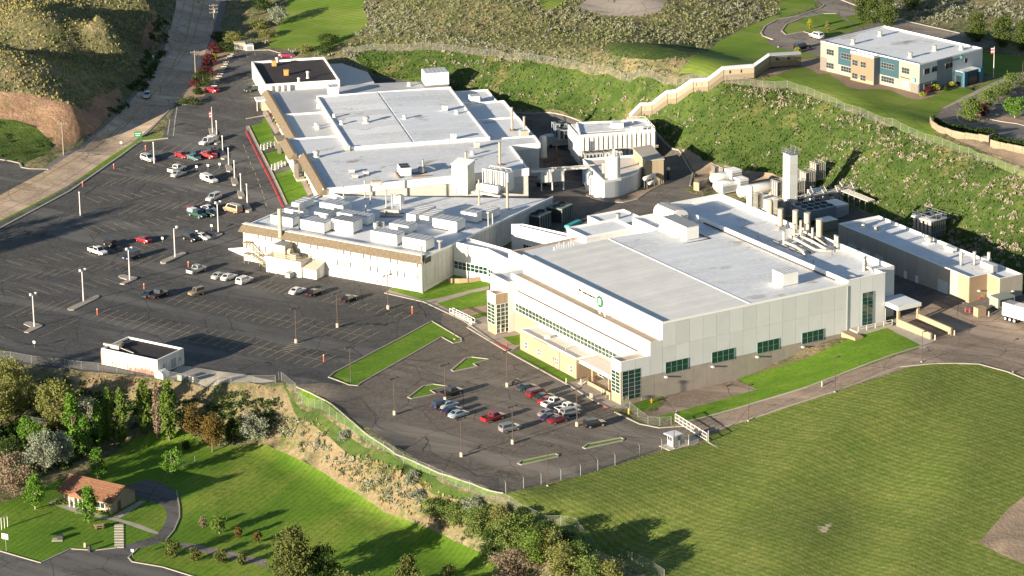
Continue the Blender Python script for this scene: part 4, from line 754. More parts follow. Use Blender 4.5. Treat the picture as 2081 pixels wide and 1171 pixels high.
for k in range(27):
    v = 49.0 - k * 1.838
    if k % 4 != 1:
        window(old, -.12, v, 6.15, -90, .36, 1.15, 1, 1, DGLASS, bar=.05, name='slit_window')
        if not 6 < k < 14: window(old, -.12, v, 3.3, -90, .36, 1.35, 1, 1, DGLASS, bar=.05, name='slit_window')
        if k in (0, 16, 17, 20, 22): window(old, -.12, v, 1.0, -90, .36, .6, 1, 1, DGLASS, bar=.05, name='slit_window')
part('tall_pipe', MB().tube((-.55, -.4, .2), (-.55, -.4, 11.6), .22, 8), STEEL, old)
# annex on its front: machine house, shed, stair
an = thing('machine_house', 'low white machine house with rooftop fan box and railing against the ribbed block', 'building', (*OLD_O, 0), OLD_A)
bx(an, 'wall', -4.1, 30.5, -1, -.15, 40.4, 3.9, W_WHITE); bx(an, 'roof', -4.2, 30.4, 3.9, -.14, 40.5, 4.05, M_CONC2)
bx(an, 'fan_box', -3.6, 35.2, 4.05, -.6, 38.4, 6.9, CREAMP); bx(an, 'fan_box_lid', -3.7, 35.1, 6.9, -.5, 38.5, 7.0, GREYP); part('blower', MB().tube((-2.4, 35, 5.4), (-2.4, 34.2, 5.4), .8, 14).tube((-3.1, 34.6, 5.0), (-3.1, 34.6, 4.1), .5, 10), CREAMP, an); bx(an, 'fan_base', -3.6, 32.2, 4.05, -2.2, 34.0, 5.2, CREAMP)
part('flue', MB().tube((-.55, 38.6, 6), (-.55, 38.6, 14.6), .5, 12), CREAMP, an, smooth=True); part('flue_elbow', MB().path([(-.55, 38.6, 6.4), (-.55, 37.6, 5.9)], .48, 10), CREAMP, an)
part('railing', rail(MB(), [(-4.1, 40.4, 4.05), (-4.1, 30.5, 4.05), (-.3, 30.5, 4.05)], 1, .05, 1.3), W_CREAM, an)
for v in (39.4, 37.2, 33.5): bx(an, 'post', -4.6, v, -1, -4.45, v + .15, 1.2, CREAMP)
sh = thing('storage_shed', 'small white gabled shed beside the machine house', 'shed', (*OLD_O, 0), OLD_A)
bx(sh, 'wall', -3.6, 26.6, -1, -.2, 30.35, 2.5, W_WHITE); mb = MB(); mb.add([(-3.9, 26.4, 2.45), (-3.9, 30.4, 2.45), (-.1, 30.4, 3.6), (-.1, 26.4, 3.6), (-3.9, 26.4, 2.6), (-3.9, 30.4, 2.6), (-.1, 30.4, 3.75), (-.1, 26.4, 3.75)], [(0, 1, 2, 3), (7, 6, 5, 4), (0, 4, 5, 1), (1, 5, 6, 2), (2, 6, 7, 3), (3, 7, 4, 0)]); part('roof', mb, M_CONC2, sh); part('gable', MB().prism([(-3.55, 26.62), (-.2, 26.62), (-.2, 30.3), (-3.55, 30.3)], 2.4, [2.5, 3.5, 3.5, 2.5]), W_WHITE, sh); bx(sh, 'door', -2.6, 26.5, -.4, -1.2, 26.58, 2.1, DOORW)
st = thing('fire_stair', 'cream steel fire stair zigzagging up the left end of the ribbed block', 'staircase', (*OLD_O, 0), OLD_A)
for a_, b_ in (((-1.2, 47.6, 5.2), (-1.2, 44, 2.6)), ((-1.2, 47.0, 2.5), (-1.2, 41.4, -.2))):
    mb = MB(); n = 11
    for k in range(n): t = k / n; x, y, z = [a_[i] + (b_[i] - a_[i]) * t for i in range(3)]; mb.box(x - .5, y - .3, z, x + .5, y, z + .08)
    part('flight', mb, W_CREAM, st); mb = MB()
    for dx in (-.55, .55):
        mb.tube((a_[0] + dx, a_[1], a_[2] + 1), (b_[0] + dx, b_[1], b_[2] + 1), .05, 5); mb.tube((a_[0] + dx, a_[1], a_[2]), (b_[0] + dx, b_[1], b_[2]), .07, 5)
    part('handrail', mb, W_CREAM, st)
for v0, v1, z in ((47.2, 48.6, 5.2), (43, 44.2, 2.6), (47, 48.6, 2.5)): bx(st, 'landing', -1.9, v0, z, -.3, v1, z + .12, W_CREAM)
mb = MB()
for v in (48.4, 47.2, 44, 43): mb.tube((-1.8, v, -.5), (-1.8, v, 6.2 if v > 46 else 3.6), .06, 5)
part('post', mb, W_CREAM, st)
solo('dumpster', MB().box(-1, -.7, .15, 1, .7, 1.2, -.1, -.05).box(-1.1, -.75, 1.2, 1.1, .75, 1.3), GREYP, 'grey dumpster standing against the machine house wall', 'dumpster', old_at(-5, 33, gz(*old_at(-5, 33, 0)[:2])), OLD_A)
ww = solo('wing_wall', MB().prism([(0, 0), (.3, 0), (2.8, 7.5), (2.5, 7.5)], -1, [2.8, 2.8, .7, .7]), W_WHITE, 'low white wing wall sloping down from the left end of the ribbed block', 'wall', old_at(1.5, 49.8, .2), OLD_A)
# units standing on its roof: (u0, v0, u1, v1, height, ...)
U = [(5.1, 39.3, 8, 45.5, 2.2, 'white rooftop unit at the left front corner behind the flue'), (4.6, 30, 8.1, 37.2, 2.5, 'white rooftop unit in the front row right of the flue'), (7.6, 24, 11.4, 30, 2.9, 'white rooftop unit with dark lids in the middle of the front row'), (5.2, 10.2, 8.4, 17.4, 2.6, 'white rooftop unit second from the right end of the eave'), (4.5, 1.9, 8.1, 8.1, 2.7, 'white rooftop unit at the right front corner near the tall pipe'),
     (16.4, 45.3, 22.1, 47.6, 1.9, 'white rooftop unit set lengthwise at the left roof edge'), (19.9, 35.4, 23.4, 42.1, 1.9, 'white rooftop unit with ribbed lid at the edge of the roof shadow'), (14.6, 24.8, 17.6, 33.4, 2.1, 'long white rooftop unit in the middle of the crowded roof'), (22.3, 16.7, 31, 19.2, 2.2, 'long white rooftop unit pointing away, left of a pair'), (22.7, 13.2, 29.4, 15.7, 2.2, 'long white rooftop unit pointing away, right of a pair'), (12.2, 41.3, 14.2, 46.6, 1.7, 'flat white rooftop unit with dark lids in the second row left'), (13.4, 34.8, 16.8, 39, 1.7, 'flat white rooftop unit with dark lids in the second row middle'), (13.7, 12.8, 17.1, 18.1, 2, 'white rooftop unit behind the right pair of the front row'), (20.8, 4.2, 24.4, 10.9, 2.4, 'white rooftop unit by the side wall with a pipe run at its left'), (29.8, 4.6, 32, 9, 2.4, 'small white rooftop unit with a round fan behind it'), (33, 3.5, 38, 5.6, 2, 'white rooftop unit nearest the far end of the side wall')]
for i, (u0, v0, u1, v1, h, lb) in enumerate(U):
    L_, w_ = (v1 - v0), (u1 - u0); rot = OLD_A + R(90)
    if w_ > L_: L_, w_ = w_, L_; rot = OLD_A
    else: rot = OLD_A - R(90)
    rooftop_unit(old_at((u0 + u1) / 2, (v0 + v1) / 2, 8.42 if u1 < 27 else 8.02), rot, L_, w_, h, lb, max(3, int(L_ / 1.15)), 'white rooftop units on the ribbed block', dark=i in (0, 2, 10, 11))
ST = [(31.1, 43.1, 3, 'white stack by the roof step at the far left'), (33.6, 38.7, 4.7, 'tallest white stack on the left of the roof shadow'), (31, 35.3, 4.5, 'white stack with a stub beside it left of the white box'), (30.4, 30.4, 4.2, 'stack rising in front of the white box'), (27.5, 26.7, 4.3, 'left one of two thin stacks at the shadow tip'), (30.5, 26.3, 3.5, 'right one of two thin stacks at the shadow tip'), (23.3, 31.3, 1.8, 'short stub stack in the roof shadow'), (43.3, 12.7, 6, 'slim tan stack in front of the white lying tank'), (43.3, 4.8, 6.3, 'thicker tan stack at the right of the white lying tank'), (30.8, .9, 2.8, 'left one of two thin pipes on the side wall'), (28.5, .6, 3.2, 'right one of two thin pipes on the side wall'), (9.5, 40.4, 4.2, 'slim rusty stack right behind the big flue')]
for i, (u, v, h, lb) in enumerate(ST):
    t = thing('roof_stack', lb, 'roof stack', old_at(u, v, 8.0 if u > 26 else 8.4), 0, 'stacks on the ribbed block'); r = .3 if i == 8 else .2 if i == 7 else .15
    part('shaft', MB().lathe(0, 0, [(r, 0), (r, h)], 10), PIPE if i not in (7, 8, 11) else mat('tan_stack', (.42, .33, .24), .7), t, smooth=True); part('flange', MB().lathe(0, 0, [(r + .25, 0), (r + .2, .15)], 10), STEEL, t); part('cap', MB().lathe(0, 0, [(r + .05, h), (r + .05, h + .2)], 10), STEEL, t)
tw = thing('lift_tower', 'plain pale tower with slanting ribbed roof rising from the white roofs', 'tower', old_at(51.3, 25.6, 0), OLD_A - R(90))
bx(tw, 'wall', 0, 0, 7, 4.4, 3.1, 14.1, mat('pale_olive_panel', (.66, .64, .54), .7, .06, .6)); row(tw, 'wall_panel', (0, 0), (4.4, 0), 7.9, 14.1, 4, MATS['pale_olive_panel'], t=.06, out=.03, gap=.02); row(tw, 'wall_panel', (4.4, 0), (4.4, 3.1), 7.9, 14.1, 3, MATS['pale_olive_panel'], t=.06, out=.03, gap=.02)
for i in range(9): part('roof_sheet', MB().prism([(-.2 + i * .53, -.2), (.28 + i * .53, -.2), (.28 + i * .53, 3.3), (-.2 + i * .53, 3.3)], 14.1, [14.25, 14.25, 15.0, 15.0]), ROOFG, tw)
wt = thing('cooling_skid', 'white lying tank with a tall white frame of fins on a roof', 'tank', old_at(51.5, 19.2, 8), OLD_A - R(90))
part('tank', MB().hcyl((.6, .6, 1.3), (6.2, .6, 1.3), .95, 16), WPAINT, wt, smooth=True)
for i in range(5):
    part('fin', MB().box(1 + i * 1.55, 2.6, .6, 1.5 + i * 1.55, 5.2, 5.0), WPAINT, wt)
    part('frame', MB().tube((.7 + i * 1.55, 2.3, 0), (.7 + i * 1.55, 2.3, 5.3), .07, 5).tube((.7 + i * 1.55, 5.5, 0), (.7 + i * 1.55, 5.5, 5.3), .07, 5).tube((.7 + i * 1.55, 2.3, 5.3), (.7 + i * 1.55, 5.5, 5.3), .07, 5).tube((.7 + i * 1.55, 2.3, 0), (.7 + i * 1.55, 5.5, 5.3), .05, 5), WPAINT, wt)
part('walkway', MB().box(-.5, -1, .1, 7.6, 0, .25).tube((.7, 2.3, 5.3), (7, 2.3, 5.3), .07, 5).tube((.7, 5.5, 5.3), (7, 5.5, 5.3), .07, 5), WPAINT, wt)
rf = thing('rooftop_unit', 'white box with fan beside thin stacks on the far roof', 'rooftop unit', old_at(33.5, 30.5, 8), OLD_A - R(90)); bx(rf, 'casing', 0, 0, .3, 2.2, 1.4, 2.1, WPAINT); part('fan', MB().lathe(1.6, .7, [(.5, 2.1), (.5, 2.4)], 10), STEEL, rf)
fr = thing('roof_plant', 'pale blower plant on a dark frame in the middle of the white roof', 'machine', old_at(24.5, 25, 8.4), OLD_A - R(60)); part('frame', MB().box(-2.5, -1.6, 0, 3, -1.4, .2).box(-2.5, 1.4, 0, 3, 1.6, .2), RUST, fr); part('blower', MB().hcyl((-1.5, 0, .9), (1.8, 0, .9), .6, 10), PIPE, fr); bx(fr, 'housing', -2.4, -1, .3, -1.2, 1, 1.3, PIPE)
fp = thing('fan_post', 'pale exhaust fan post between the roof units near the middle', 'exhaust fan', old_at(11, 20, 8.4), OLD_A); part('barrel', MB().lathe(0, 0, [(.45, 0), (.45, 1.6), (.6, 1.6), (.6, 2.6)], 10).lathe(1.6, .4, [(.4, 0), (.4, 2.4)], 10).lathe(1.8, -.8, [(.4, 0), (.4, 2.4)], 10), PIPE, fp)
gn = thing('goose_neck', 'grey goose-neck vent near the right roof edge', 'vent', old_at(8.2, -.2 + .8, 8.4), OLD_A); part('shaft', MB().tube((0, 0, 0), (0, 0, 1.8), .3, 8), STEEL, gn); part('hood', MB().box(-.5, -.5, 1.8, .5, .5, 2.2), STEEL, gn)

# ------------------------------------------------------------------ long low complex (upper left) : k scales plan lengths to its roof height
K = .983; MID_O, MID_A = (-44.59, 786.57), R(11.8)
def mid_at(u, v, z): c, s = math.cos(MID_A), math.sin(MID_A); u *= K; v *= K; return (MID_O[0] + u * c - v * s, MID_O[1] + u * s + v * c, z)
mid = thing('plant_building', 'long low white plant with big stepped flat roofs and a tan eave along its front', 'building', (*MID_O, 0), MID_A)
def mp(pts): return [(u * K, v * K) for u, v in pts]
def mbx(name, u0, v0, z0, u1, v1, z1, m): return bx(mid, name, u0 * K, v0 * K, z0, u1 * K, v1 * K, z1, m)
part('front_wall', MB().prism(mp([(.2, .1), (51.8, 4.6), (52.1, 26.9), (59.7, 27.7), (60, 34.4), (.2, 34.4)]), 1, 9.3), W_WHITE2, mid)
part('front_roof', MB().prism(mp([(.5, .8), (51.5, 5), (51.8, 27.3), (59.4, 28), (59.6, 34.2), (.5, 34.2)]), 9.3, 9.45), ROOFG, mid)
part('coping', MB().prism(mp([(-.1, -.3), (52, 4.4), (52, 4.9), (-.1, .3)]), 8.2, 10.05).prism(mp([(51.7, 4.6), (52.1, 4.6), (52.4, 27), (52, 27)]), 8.4, 9.8).prism(mp([(52.1, 26.7), (60, 27.5), (60, 27.9), (52.1, 27.1)]), 8.4, 9.8).prism(mp([(59.6, 27.5), (60, 27.5), (60.2, 34.6), (59.8, 34.6)]), 8.4, 9.8), COPING, mid)
row(mid, 'wall_panel', mp([(52.1, 26.9)])[0], mp([(59.8, 27.7)])[0], 3, 9.2, 6, W_WHITE2, gap=.5)
mbx('ledge_wall', -2.1, 33.2, 1, 12, 48.2, 9.25, W_WHITE2); mbx('ledge_roof', -1.8, 33.4, 9.25, 12, 48, 9.4, ROOFG); mbx('rear_wall', .2, 48.3, 1, 12.6, 99, 9.2, W_WHITE2); mbx('rear_roof', .6, 72.6, 9.2, 30, 98.8, 9.36, mat('grey_roof', (.50, .505, .515), .85, .15, .2)); mbx('rear_roof', .6, 48.4, 9.2, 12.6, 72.2, 9.35, ROOFM)
part('rear_wall', MB().prism(mp([(12.6, 86), (48.6, 86.5), (49, 91), (41.6, 98), (12.6, 99)]), 1, 9.2), W_WHITE2, mid); part('rear_roof', MB().prism(mp([(30, 86.4), (48.4, 86.7), (48.7, 91), (41.5, 97.7), (30, 98.8)]), 9.2, 9.36), MATS['grey_roof'], mid)
mbx('hall_wall', 12.1, 34.3, 1, 48.3, 86, 9.8, W_WHITE2)
for i in range(9):
    v0 = 34.5 + i * 5.7; roof = MB(); a_ = mp([(12.4, v0), (28.3, v0), (28.3, v0 + 5.65), (12.4, v0 + 5.65)]); roof.prism(a_, 9.7, [9.95, 10.35, 10.35, 9.95]); part('roof_sheet', roof, ROOFG if i % 2 else ROOFW, mid); a_ = mp([(28.9, v0), (48, v0), (48, v0 + 5.65), (28.9, v0 + 5.65)]); roof = MB().prism(a_, 9.7, [10.3, 9.95, 9.95, 10.3]); part('roof_sheet', roof, ROOFW, mid)
mbx('ridge_gutter', 28.2, 34.5, 9.9, 29, 85.8, 10.2, COPING)
part('coping', MB().box(12 * K, 34.1 * K, 9.5, 48.4 * K, 34.5 * K, 10.35).box(12 * K, 85.7 * K, 9.5, 48.4 * K, 86.1 * K, 10.4).box(12 * K, 34.1 * K, 9.4, 12.4 * K, 86 * K, 10.3).box(48 * K, 34.1 * K, 9.4, 48.4 * K, 86 * K, 10.2).box(.2 * K, 72.1 * K, 9.2, 12.2 * K, 72.6 * K, 9.7).box(-2.1 * K, 47.9 * K, 9.2, 12 * K, 48.3 * K, 9.7), COPING, mid)
for (u0, v0, u1, v1, z) in ((48.45, 55.6, 60.3, 73, 8.7), (48.45, 73.1, 58.5, 86, 8.6), (48.45, 36, 60.3, 55.5, 8.9)):
    mbx('wing_wall', u0, v0, 1, u1, v1, z, W_WHITE2); parapet(mid, mp([(u0, v0), (u1, v0), (u1, v1), (u0, v1)]), z, z + .45, .3); mbx('wing_roof', u0 + .4, v0 + .4, z, u1 - .4, v1 - .4, z + .08, ROOFW)
row(mid, 'wall_panel', mp([(50, 55.55)])[0], mp([(60.3, 55.55)])[0], 3.5, 8.6, 9, W_WHITE2, gap=.35, out=.1)
mb = MB()
def eave(v0, v1, u, z0, z1): mb.add([(u * K - 1.2, v0 * K, z0), (u * K + .25, v0 * K, z1), (u * K + .9, v0 * K, z1), (u * K + .9, v0 * K, z0), (u * K - 1.2, v1 * K, z0), (u * K + .25, v1 * K, z1), (u * K + .9, v1 * K, z1), (u * K + .9, v1 * K, z0)], [(0, 1, 2, 3), (7, 6, 5, 4), (0, 4, 5, 1), (1, 5, 6, 2), (2, 6, 7, 3), (3, 7, 4, 0)])
eave(-.5, 32.9, 0, 8.45, 10.05); part('tan_eave', mb, SHING, mid); mb = MB(); eave(32.9, 48.2, -2.3, 8.45, 10.0); part('tan_eave', mb, SHING, mid); mb = MB(); eave(48.3, 99, .1, 8.3, 9.9); part('tan_eave', mb, SHING, mid)
row(mid, 'front_panel', mp([(.15, 72)])[0], mp([(.15, 48.4)])[0], 2, 8.3, 10, W_WHITE, out=.02, t=.1, gap=.03); row(mid, 'front_panel', mp([(.15, 32.6)])[0], mp([(.15, 0)])[0], 2, 8.4, 14, W_WHITE, out=.02, t=.1, gap=.03); row(mid, 'front_panel', mp([(.15, 99)])[0], mp([(.15, 72)])[0], 3, 8.3, 11, W_WHITE, out=.02, t=.1, gap=.03)
mbx('porch_wall', -2.3, 31.5, 2, -1.9, 33.3, 8.4, STONE); mbx('porch_column', -2.5, 29.2, 1, -1.6, 30.1, 8.4, STONE); mbx('porch_floor', -2.4, 27.2, 2, .1, 33, 4.9, M_CONC2); window(mid, -.06, 32.2 * K, 4.9, -90, 3.0, 2.8, 3, 1, DGLASS)
mbx('portico_roof', -3.4, 52.8, 7.3, .2, 58.8, 7.9, W_CREAM); mbx('portico_column', -3.3, 53, 2, -2.5, 53.8, 7.3, STONE); mbx('portico_column', -3.3, 57.8, 2, -2.5, 58.6, 7.3, STONE); mbx('door', -.1, 54.5, 4.6, .12, 57.5, 7.2, DGLASS)
# dark roofed block and the pale lean-to behind it
bl = thing('dark_roofed_block', 'white block with black gravel roof and two orange vents beyond the plant', 'building', (*MID_O, 0), MID_A)
BK = .9837
b4 = [(u * BK, v * BK) for u, v in [(0, 97.8), (20.2, 97.4), (20.2, 123.6), (0, 123.6)]]
part('wall', MB().prism(b4, 3, 10.7), W_WHITE, bl); part('roof', MB().prism([(.4, 96.6), (19.5, 96.2), (19.5, 121.2), (.4, 121.2)], 10.7, 10.78), ROOFD, bl); parapet(bl, b4, 10.7, 11.35, .3)
row(bl, 'wall_panel', b4[3], b4[0], 4, 11.3, 8, W_WHITE, t=.1, out=.03, gap=.03)
for i in range(4): bx(bl, 'buttress', 1 + i * 1.6, 95.2, 9.4, 1.7 + i * 1.6, 95.85, 11, W_WHITE)
ln = thing('lean_to_roof', 'low building with a pale pink sloping roof behind the black roofed block', 'building', (*MID_O, 0), MID_A)
p5 = [(u * BK, v * BK) for u, v in [(20.5, 99), (30, 101.5), (30.2, 113), (25, 124.6), (20.6, 125)]]; part('wall', MB().prism(p5, 4, 8.6), W_WHITE, ln); part('roof', MB().prism([(p[0] * 1.002 + .2, p[1]) for p in p5], 8.6, 8.9), MATS['pinkish_roof'], ln)
for i, (u, v, lb) in enumerate(((5.6, 119.5, 'orange vent box further back on the black roof'), (7.3, 108.5, 'orange vent box nearer on the black roof'))):
    t = thing('roof_vent', lb, 'roof vent', mid_at(u, v, 10.78), MID_A); part('box', MB().box(-.55, -.5, 0, .55, .5, 1.3), mat('orange_vent', (.58, .30, .10), .7), t); part('cap', MB().box(-.65, -.6, 1.3, .65, .6, 1.5), MATS['orange_vent'], t)
for u, v, h, lb in ((12.5, 103.8, 1.6, 'white mushroom vent on the black roof'), (9.5, 100.2, .9, 'small white vent at the near edge of the black roof'), (7, 123.4, 1.0, 'small white vent at the far edge of the black roof')):
    t = thing('roof_vent', lb, 'roof vent', mid_at(u, v, 10.78), 0); part('shaft', MB().lathe(0, 0, [(.5, 0), (.3, .3), (.3, h)], 10), WPAINT, t); part('cap', MB().lathe(0, 0, [(.5, h), (.4, h + .25), (.1, h + .35)], 10), WPAINT, t)
VENTS = [(13.3, 64.3, 10), (14, 57.1, 10), (20.4, 56.6, 10.1), (30.6, 57.4, 10.2), (42.4, 63.4, 10.1), (44.8, 59.7, 10), (39.2, 35.5, 10.2), (43.7, 28, 9.5), (11.6, 34.0, 9.5), (3.1, 29.9, 9.5), (9.4, 13.8, 9.5), (12.5, 11.4, 9.5), (9.4, 8.9, 9.5), (7.6, 58.8, 9.4), (11.9 - .8, 77.2, 9.4), (41.3, 21.9, 9.5), (38.4, 93.5, 9.4), (7.7, 56.6, 9.4)]
VL = ['small round roof vent left on the big white roof, farther one', 'small round roof vent left on the big white roof, nearer one', 'squat roof fan with long shadow in the left half of the big roof', 'small round roof vent just right of the roof ridge', 'white box vent with long shadow in the right half of the big roof', 'twin white vent at the right edge of the big roof', 'white box vent at the near edge of the big roof', 'small tan box vent on the front roof right side', 'grey box vent at the near left corner of the big roof', 'large round fan by the tan eave', 'left one of three flat vents near the front eave', 'right one of three flat vents near the front eave', 'nearest of three flat vents near the front eave', 'far one of a vent pair on the small ribbed roof', 'small white vent beside the big roof edge at the left', 'small white vent on the front roof by its shadow line', 'tiny white vent at the back of the grey roof', 'near one of a vent pair on the small ribbed roof']
for i, ((u, v, z), lb) in enumerate(zip(VENTS, VL)):
    t = thing('roof_vent', lb, 'roof vent', mid_at(u, v, z), MID_A, 'vents on the long plant roofs')
    if i in (4, 6, 7, 8, 10, 11, 12): h = .6 if i > 9 else 1.1; part('curb', MB().box(-.7, -.7, 0, .7, .7, .15), STEEL, t); part('box', MB().box(-.6, -.6, .1, .6, .6, h), WPAINT if i < 7 else PIPE, t); part('cap', MB().box(-.68, -.68, h, .68, .68, h + .12), COPING, t)
    else: r = .75 if i in (2, 9) else .45; part('curb', MB().lathe(0, 0, [(r * 1.3, 0), (r * 1.2, .25)], 12), WPAINT, t); part('drum', MB().lathe(0, 0, [(r * .8, .2), (r * .8, r * 1.5), (r * 1.15, r * 1.6), (r * 1.1, r * 2.1), (r * .3, r * 2.4)], 12), PIPE if i in (2, 9) else WPAINT, t, smooth=True)
for i, (u, v, z, h, lb) in enumerate(((56.1, 43.4, 9, 5.8, 'tall tan flue at the right end of the plant'), (58.4, 39.3, 9, 4.3, 'shorter tan flue at the right end of the plant'), (46.1, 11.1, 9.4, 5.7, 'tall tan flue on the front roof of the plant'), (38.9, 18, 9.4, 1.9, 'short flue just behind the pale tower'))):
    t = thing('flue', lb, 'flue', mid_at(u, v, z), 0); part('shaft', MB().lathe(0, 0, [(.28, 0), (.28, h)], 10), MATS['tan_stack'], t, smooth=True); part('flange', MB().box(-.6, -.6, 0, .6, .6, .3), RUST, t); part('cap', MB().lathe(0, 0, [(.34, h), (.34, h + .3)], 10), STEEL, t)
rooftop_unit(mid_at(17, 89, 9.4), MID_A, 2.7, 2.8, 2.6, 'white cube unit alone on the grey roof of the plant', 3)
rooftop_unit(mid_at(45.6, 93.2, 9.6), MID_A, 6.4, 5.2, 3.6, 'large white ribbed unit at the back corner of the grey roof', 6)
rooftop_unit(mid_at(52.5, 74.5, 8.7), MID_A, 2.6, 2.4, 1.9, 'white box unit on the stepped wing roof at the right', 3)
rooftop_unit(mid_at(57.8, 37, 8.9), MID_A, 2.2, 1.8, 1.6, 'small beige unit beside the shorter tan flue', 2, m=CREAMP)
pv = thing('chiller_unit', 'white roof unit with two grey grilles on a red frame', 'rooftop unit', mid_at(21.7, 8.4, 9.45), MID_A); bx(pv, 'casing', -1.4, -2, .4, 1.2, 2.4, 2.3, WPAINT); bx(pv, 'grille', -1.2, -1.7, 2.3, 1.0, .1, 2.36, DARK); bx(pv, 'grille', -1.2, .35, 2.3, 1.0, 2.2, 2.36, DARK); part('frame', MB().box(-1.9, -2.6, 0, -1.7, 2.8, .3).box(1.4, -2.4, 0, 5.6, -2.2, .3).box(1.4, .6, 0, 5.6, .8, .3), RUST, pv)
pc = thing('blower', 'grey blower with upright pipe on a dark red frame beside the grilled unit', 'machine', mid_at(26, 9, 9.6), MID_A); part('body', MB().lathe(0, 0, [(.9, .2), (.9, 1.3), (.5, 1.5)], 12), GREYP, pc); part('pipe', MB().tube((.4, .2, 1.2), (.4, .2, 3.2), .3, 10), STEEL, pc); part('duct', MB().path([(.6, .2, 1.6), (2, .4, 1.3), (3.4, .4, .6)], .25, 8), STEEL, pc)
for i, (u, v) in enumerate(((9.8, 1.0), (10.5, 1))): pass
solo('roof_fan_box', MB().box(-1.2, -.6, 0, 1.2, .6, 1.0), CREAMP, 'beige fan box on the parapet between the two roofs', 'rooftop unit', mid_at(13.4, 1.6, 9.5), MID_A)
wtk = thing('vertical_tank', 'white domed tank standing at the right end of the long plant', 'tank', G(1104, 320), 0); part('shell', MB().lathe(0, 0, [(.95, 0), (.95, 5.2), (.7, 5.6), (.1, 5.8)], 16), WPAINT, wtk, smooth=True); part('base', MB().lathe(0, 0, [(1.2, -.4), (1.2, .2)], 16), M_CONC, wtk)

# ------------------------------------------------------------------ ribbed block with silo (centre)
RIB_O, RIB_A = (17.4, 826.1), R(11.7)
def rib_at(u, v, z): c, s = math.cos(RIB_A), math.sin(RIB_A); return (RIB_O[0] + u * c - v * s, RIB_O[1] + u * s + v * c, z)
rib = thing('ribbed_block', 'white block with deep vertical ribs and railings on its roof', 'building', (*RIB_O, 0), RIB_A)
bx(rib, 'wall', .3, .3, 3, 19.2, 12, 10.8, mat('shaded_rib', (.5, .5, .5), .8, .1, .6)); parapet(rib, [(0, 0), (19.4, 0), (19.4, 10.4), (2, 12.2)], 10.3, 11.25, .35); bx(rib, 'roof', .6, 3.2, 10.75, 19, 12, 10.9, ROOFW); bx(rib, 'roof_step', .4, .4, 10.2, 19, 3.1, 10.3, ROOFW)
row(rib, 'rib', (0, 0), (19.4, 0), 4.5, 10.9, 16, W_WHITE, t=.4, out=.35, gap=.42); row(rib, 'rib', (0, 12), (0, 0), 4.5, 10.9, 4, W_WHITE, t=.3, out=.25, gap=.1); row(rib, 'rib', (19.4, 0), (19.4, 10.4), 4.5, 10.9, 8, W_WHITE, t=.3, out=.25, gap=.4)
for u in (8.2, 12.75, 14.6, 16.5, 18.3): window(rib, u - .15, -.1, 8.5, 0, .35, 1.3, 1, 1, DGLASS, bar=.04, name='slit_window')
bx(rib, 'penthouse', 9.8, 5.2, 10.9, 12.5, 7.8, 12.1, WPAINT); part('railing', rail(MB(), [(12, .3, 10.9), (19.3, .2, 10.9), (19.3, 10, 10.9), (15, 11, 10.9)], 1.1, .06, 1.5), WPAINT, rib); part('roof_pipe', MB().lathe(15.6, 8, [(.5, 10.9), (.2, 11.4), (.2, 12)], 10), WPAINT, rib); part('roof_rack', MB().box(13.6, 1.2, 10.9, 16.6, 2.2, 12.0), WPAINT, rib)
part('pipe_run', MB().tube((0, -.75, 7.2), (20, -.75, 7.4), .12, 6).tube((0, -.75, 6.9), (20, -.75, 7.0), .1, 6), PIPE, rib)
lw = thing('boiler_house', 'low white building with slanting corner beside the tall white silo', 'building', (*RIB_O, 0), RIB_A)
lp = [(-1.8, -10.5), (11.3, -10.3), (11.3, -20), (8.3, -25.6), (3.4, -29.5), (-1.2, -31.3), (-1.6, -18.4)]
part('wall', MB().prism(lp, 2, 7.7), mat('pale_blue_wall', (.62, .64, .65), .75, .1, .5), lw); parapet(lw, lp, 7.7, 8.2, .3); part('roof', MB().prism([(-1.4, -11), (10.9, -10.8), (10.9, -19.8), (8, -25.2), (3.2, -29), (-.9, -30.6), (-1.2, -18)], 7.7, 7.78), MATS['pinkish_roof'], lw)
for a_, b_, n_ in ((lp[6], lp[5], 6), (lp[5], lp[4], 3), (lp[4], lp[3], 4), (lp[3], lp[2], 4)): row(lw, 'wall_panel', a_, b_, 3, 7.7, n_, MATS['pale_blue_wall'], t=.1, out=.06, gap=.05)
part('chimney', MB().lathe(-.2 + .9, -22.9, [(.45, 7.8), (.45, 10.4)], 12), CREAMP, lw, smooth=True)
for i, (u, v) in enumerate(((-2.3, -20), (-2.2, -24), (-2.0, -28))): part('wall_tank', MB().lathe(u, v, [(1.0, 3), (1.0, 7.2), (.6, 7.7)], 12), WPAINT, lw, smooth=True)
sb = thing('boiler_annex', 'tall cream box with slanting roof at the right of the boiler house', 'building', (*RIB_O, 0), RIB_A); sp4 = [(10.9, -24), (15.4, -24), (15.4, -10.7), (10.6, -12.6)]; part('wall', MB().prism(sp4, 2, 10.4), W_CREAM, sb); part('roof', MB().prism([(10.7, -24.2), (15.6, -24.2), (15.6, -10.5), (10.4, -12.5)], 10.4, 10.6), M_CONC2, sb)
row(sb, 'wall_panel', (10.9, -24), (15.4, -24), 3, 10.3, 3, W_CREAM, t=.08, out=.04, gap=.03)
sl = thing('silo', 'tall white silo with caged ladder in front of the boiler house', 'silo', (*G(1248, 398)[:2], 4.6), 0); part('shell', MB().lathe(0, 0, [(1.7, -.5), (1.7, .3), (1.55, .3), (1.55, 8.6), (1.2, 8.9), (.2, 9)], 20), WPAINT, sl, smooth=True); part('top_railing', MB().lathe(0, 0, [(1.6, 8.7), (1.6, 8.75)], 16).tube((0, 0, 9), (0, 0, 10.6), .25, 8).path([(1.55 * math.cos(k * .52), 1.55 * math.sin(k * .52), 9.7) for k in range(13)], .05, 5), WPAINT, sl)
mb = MB()
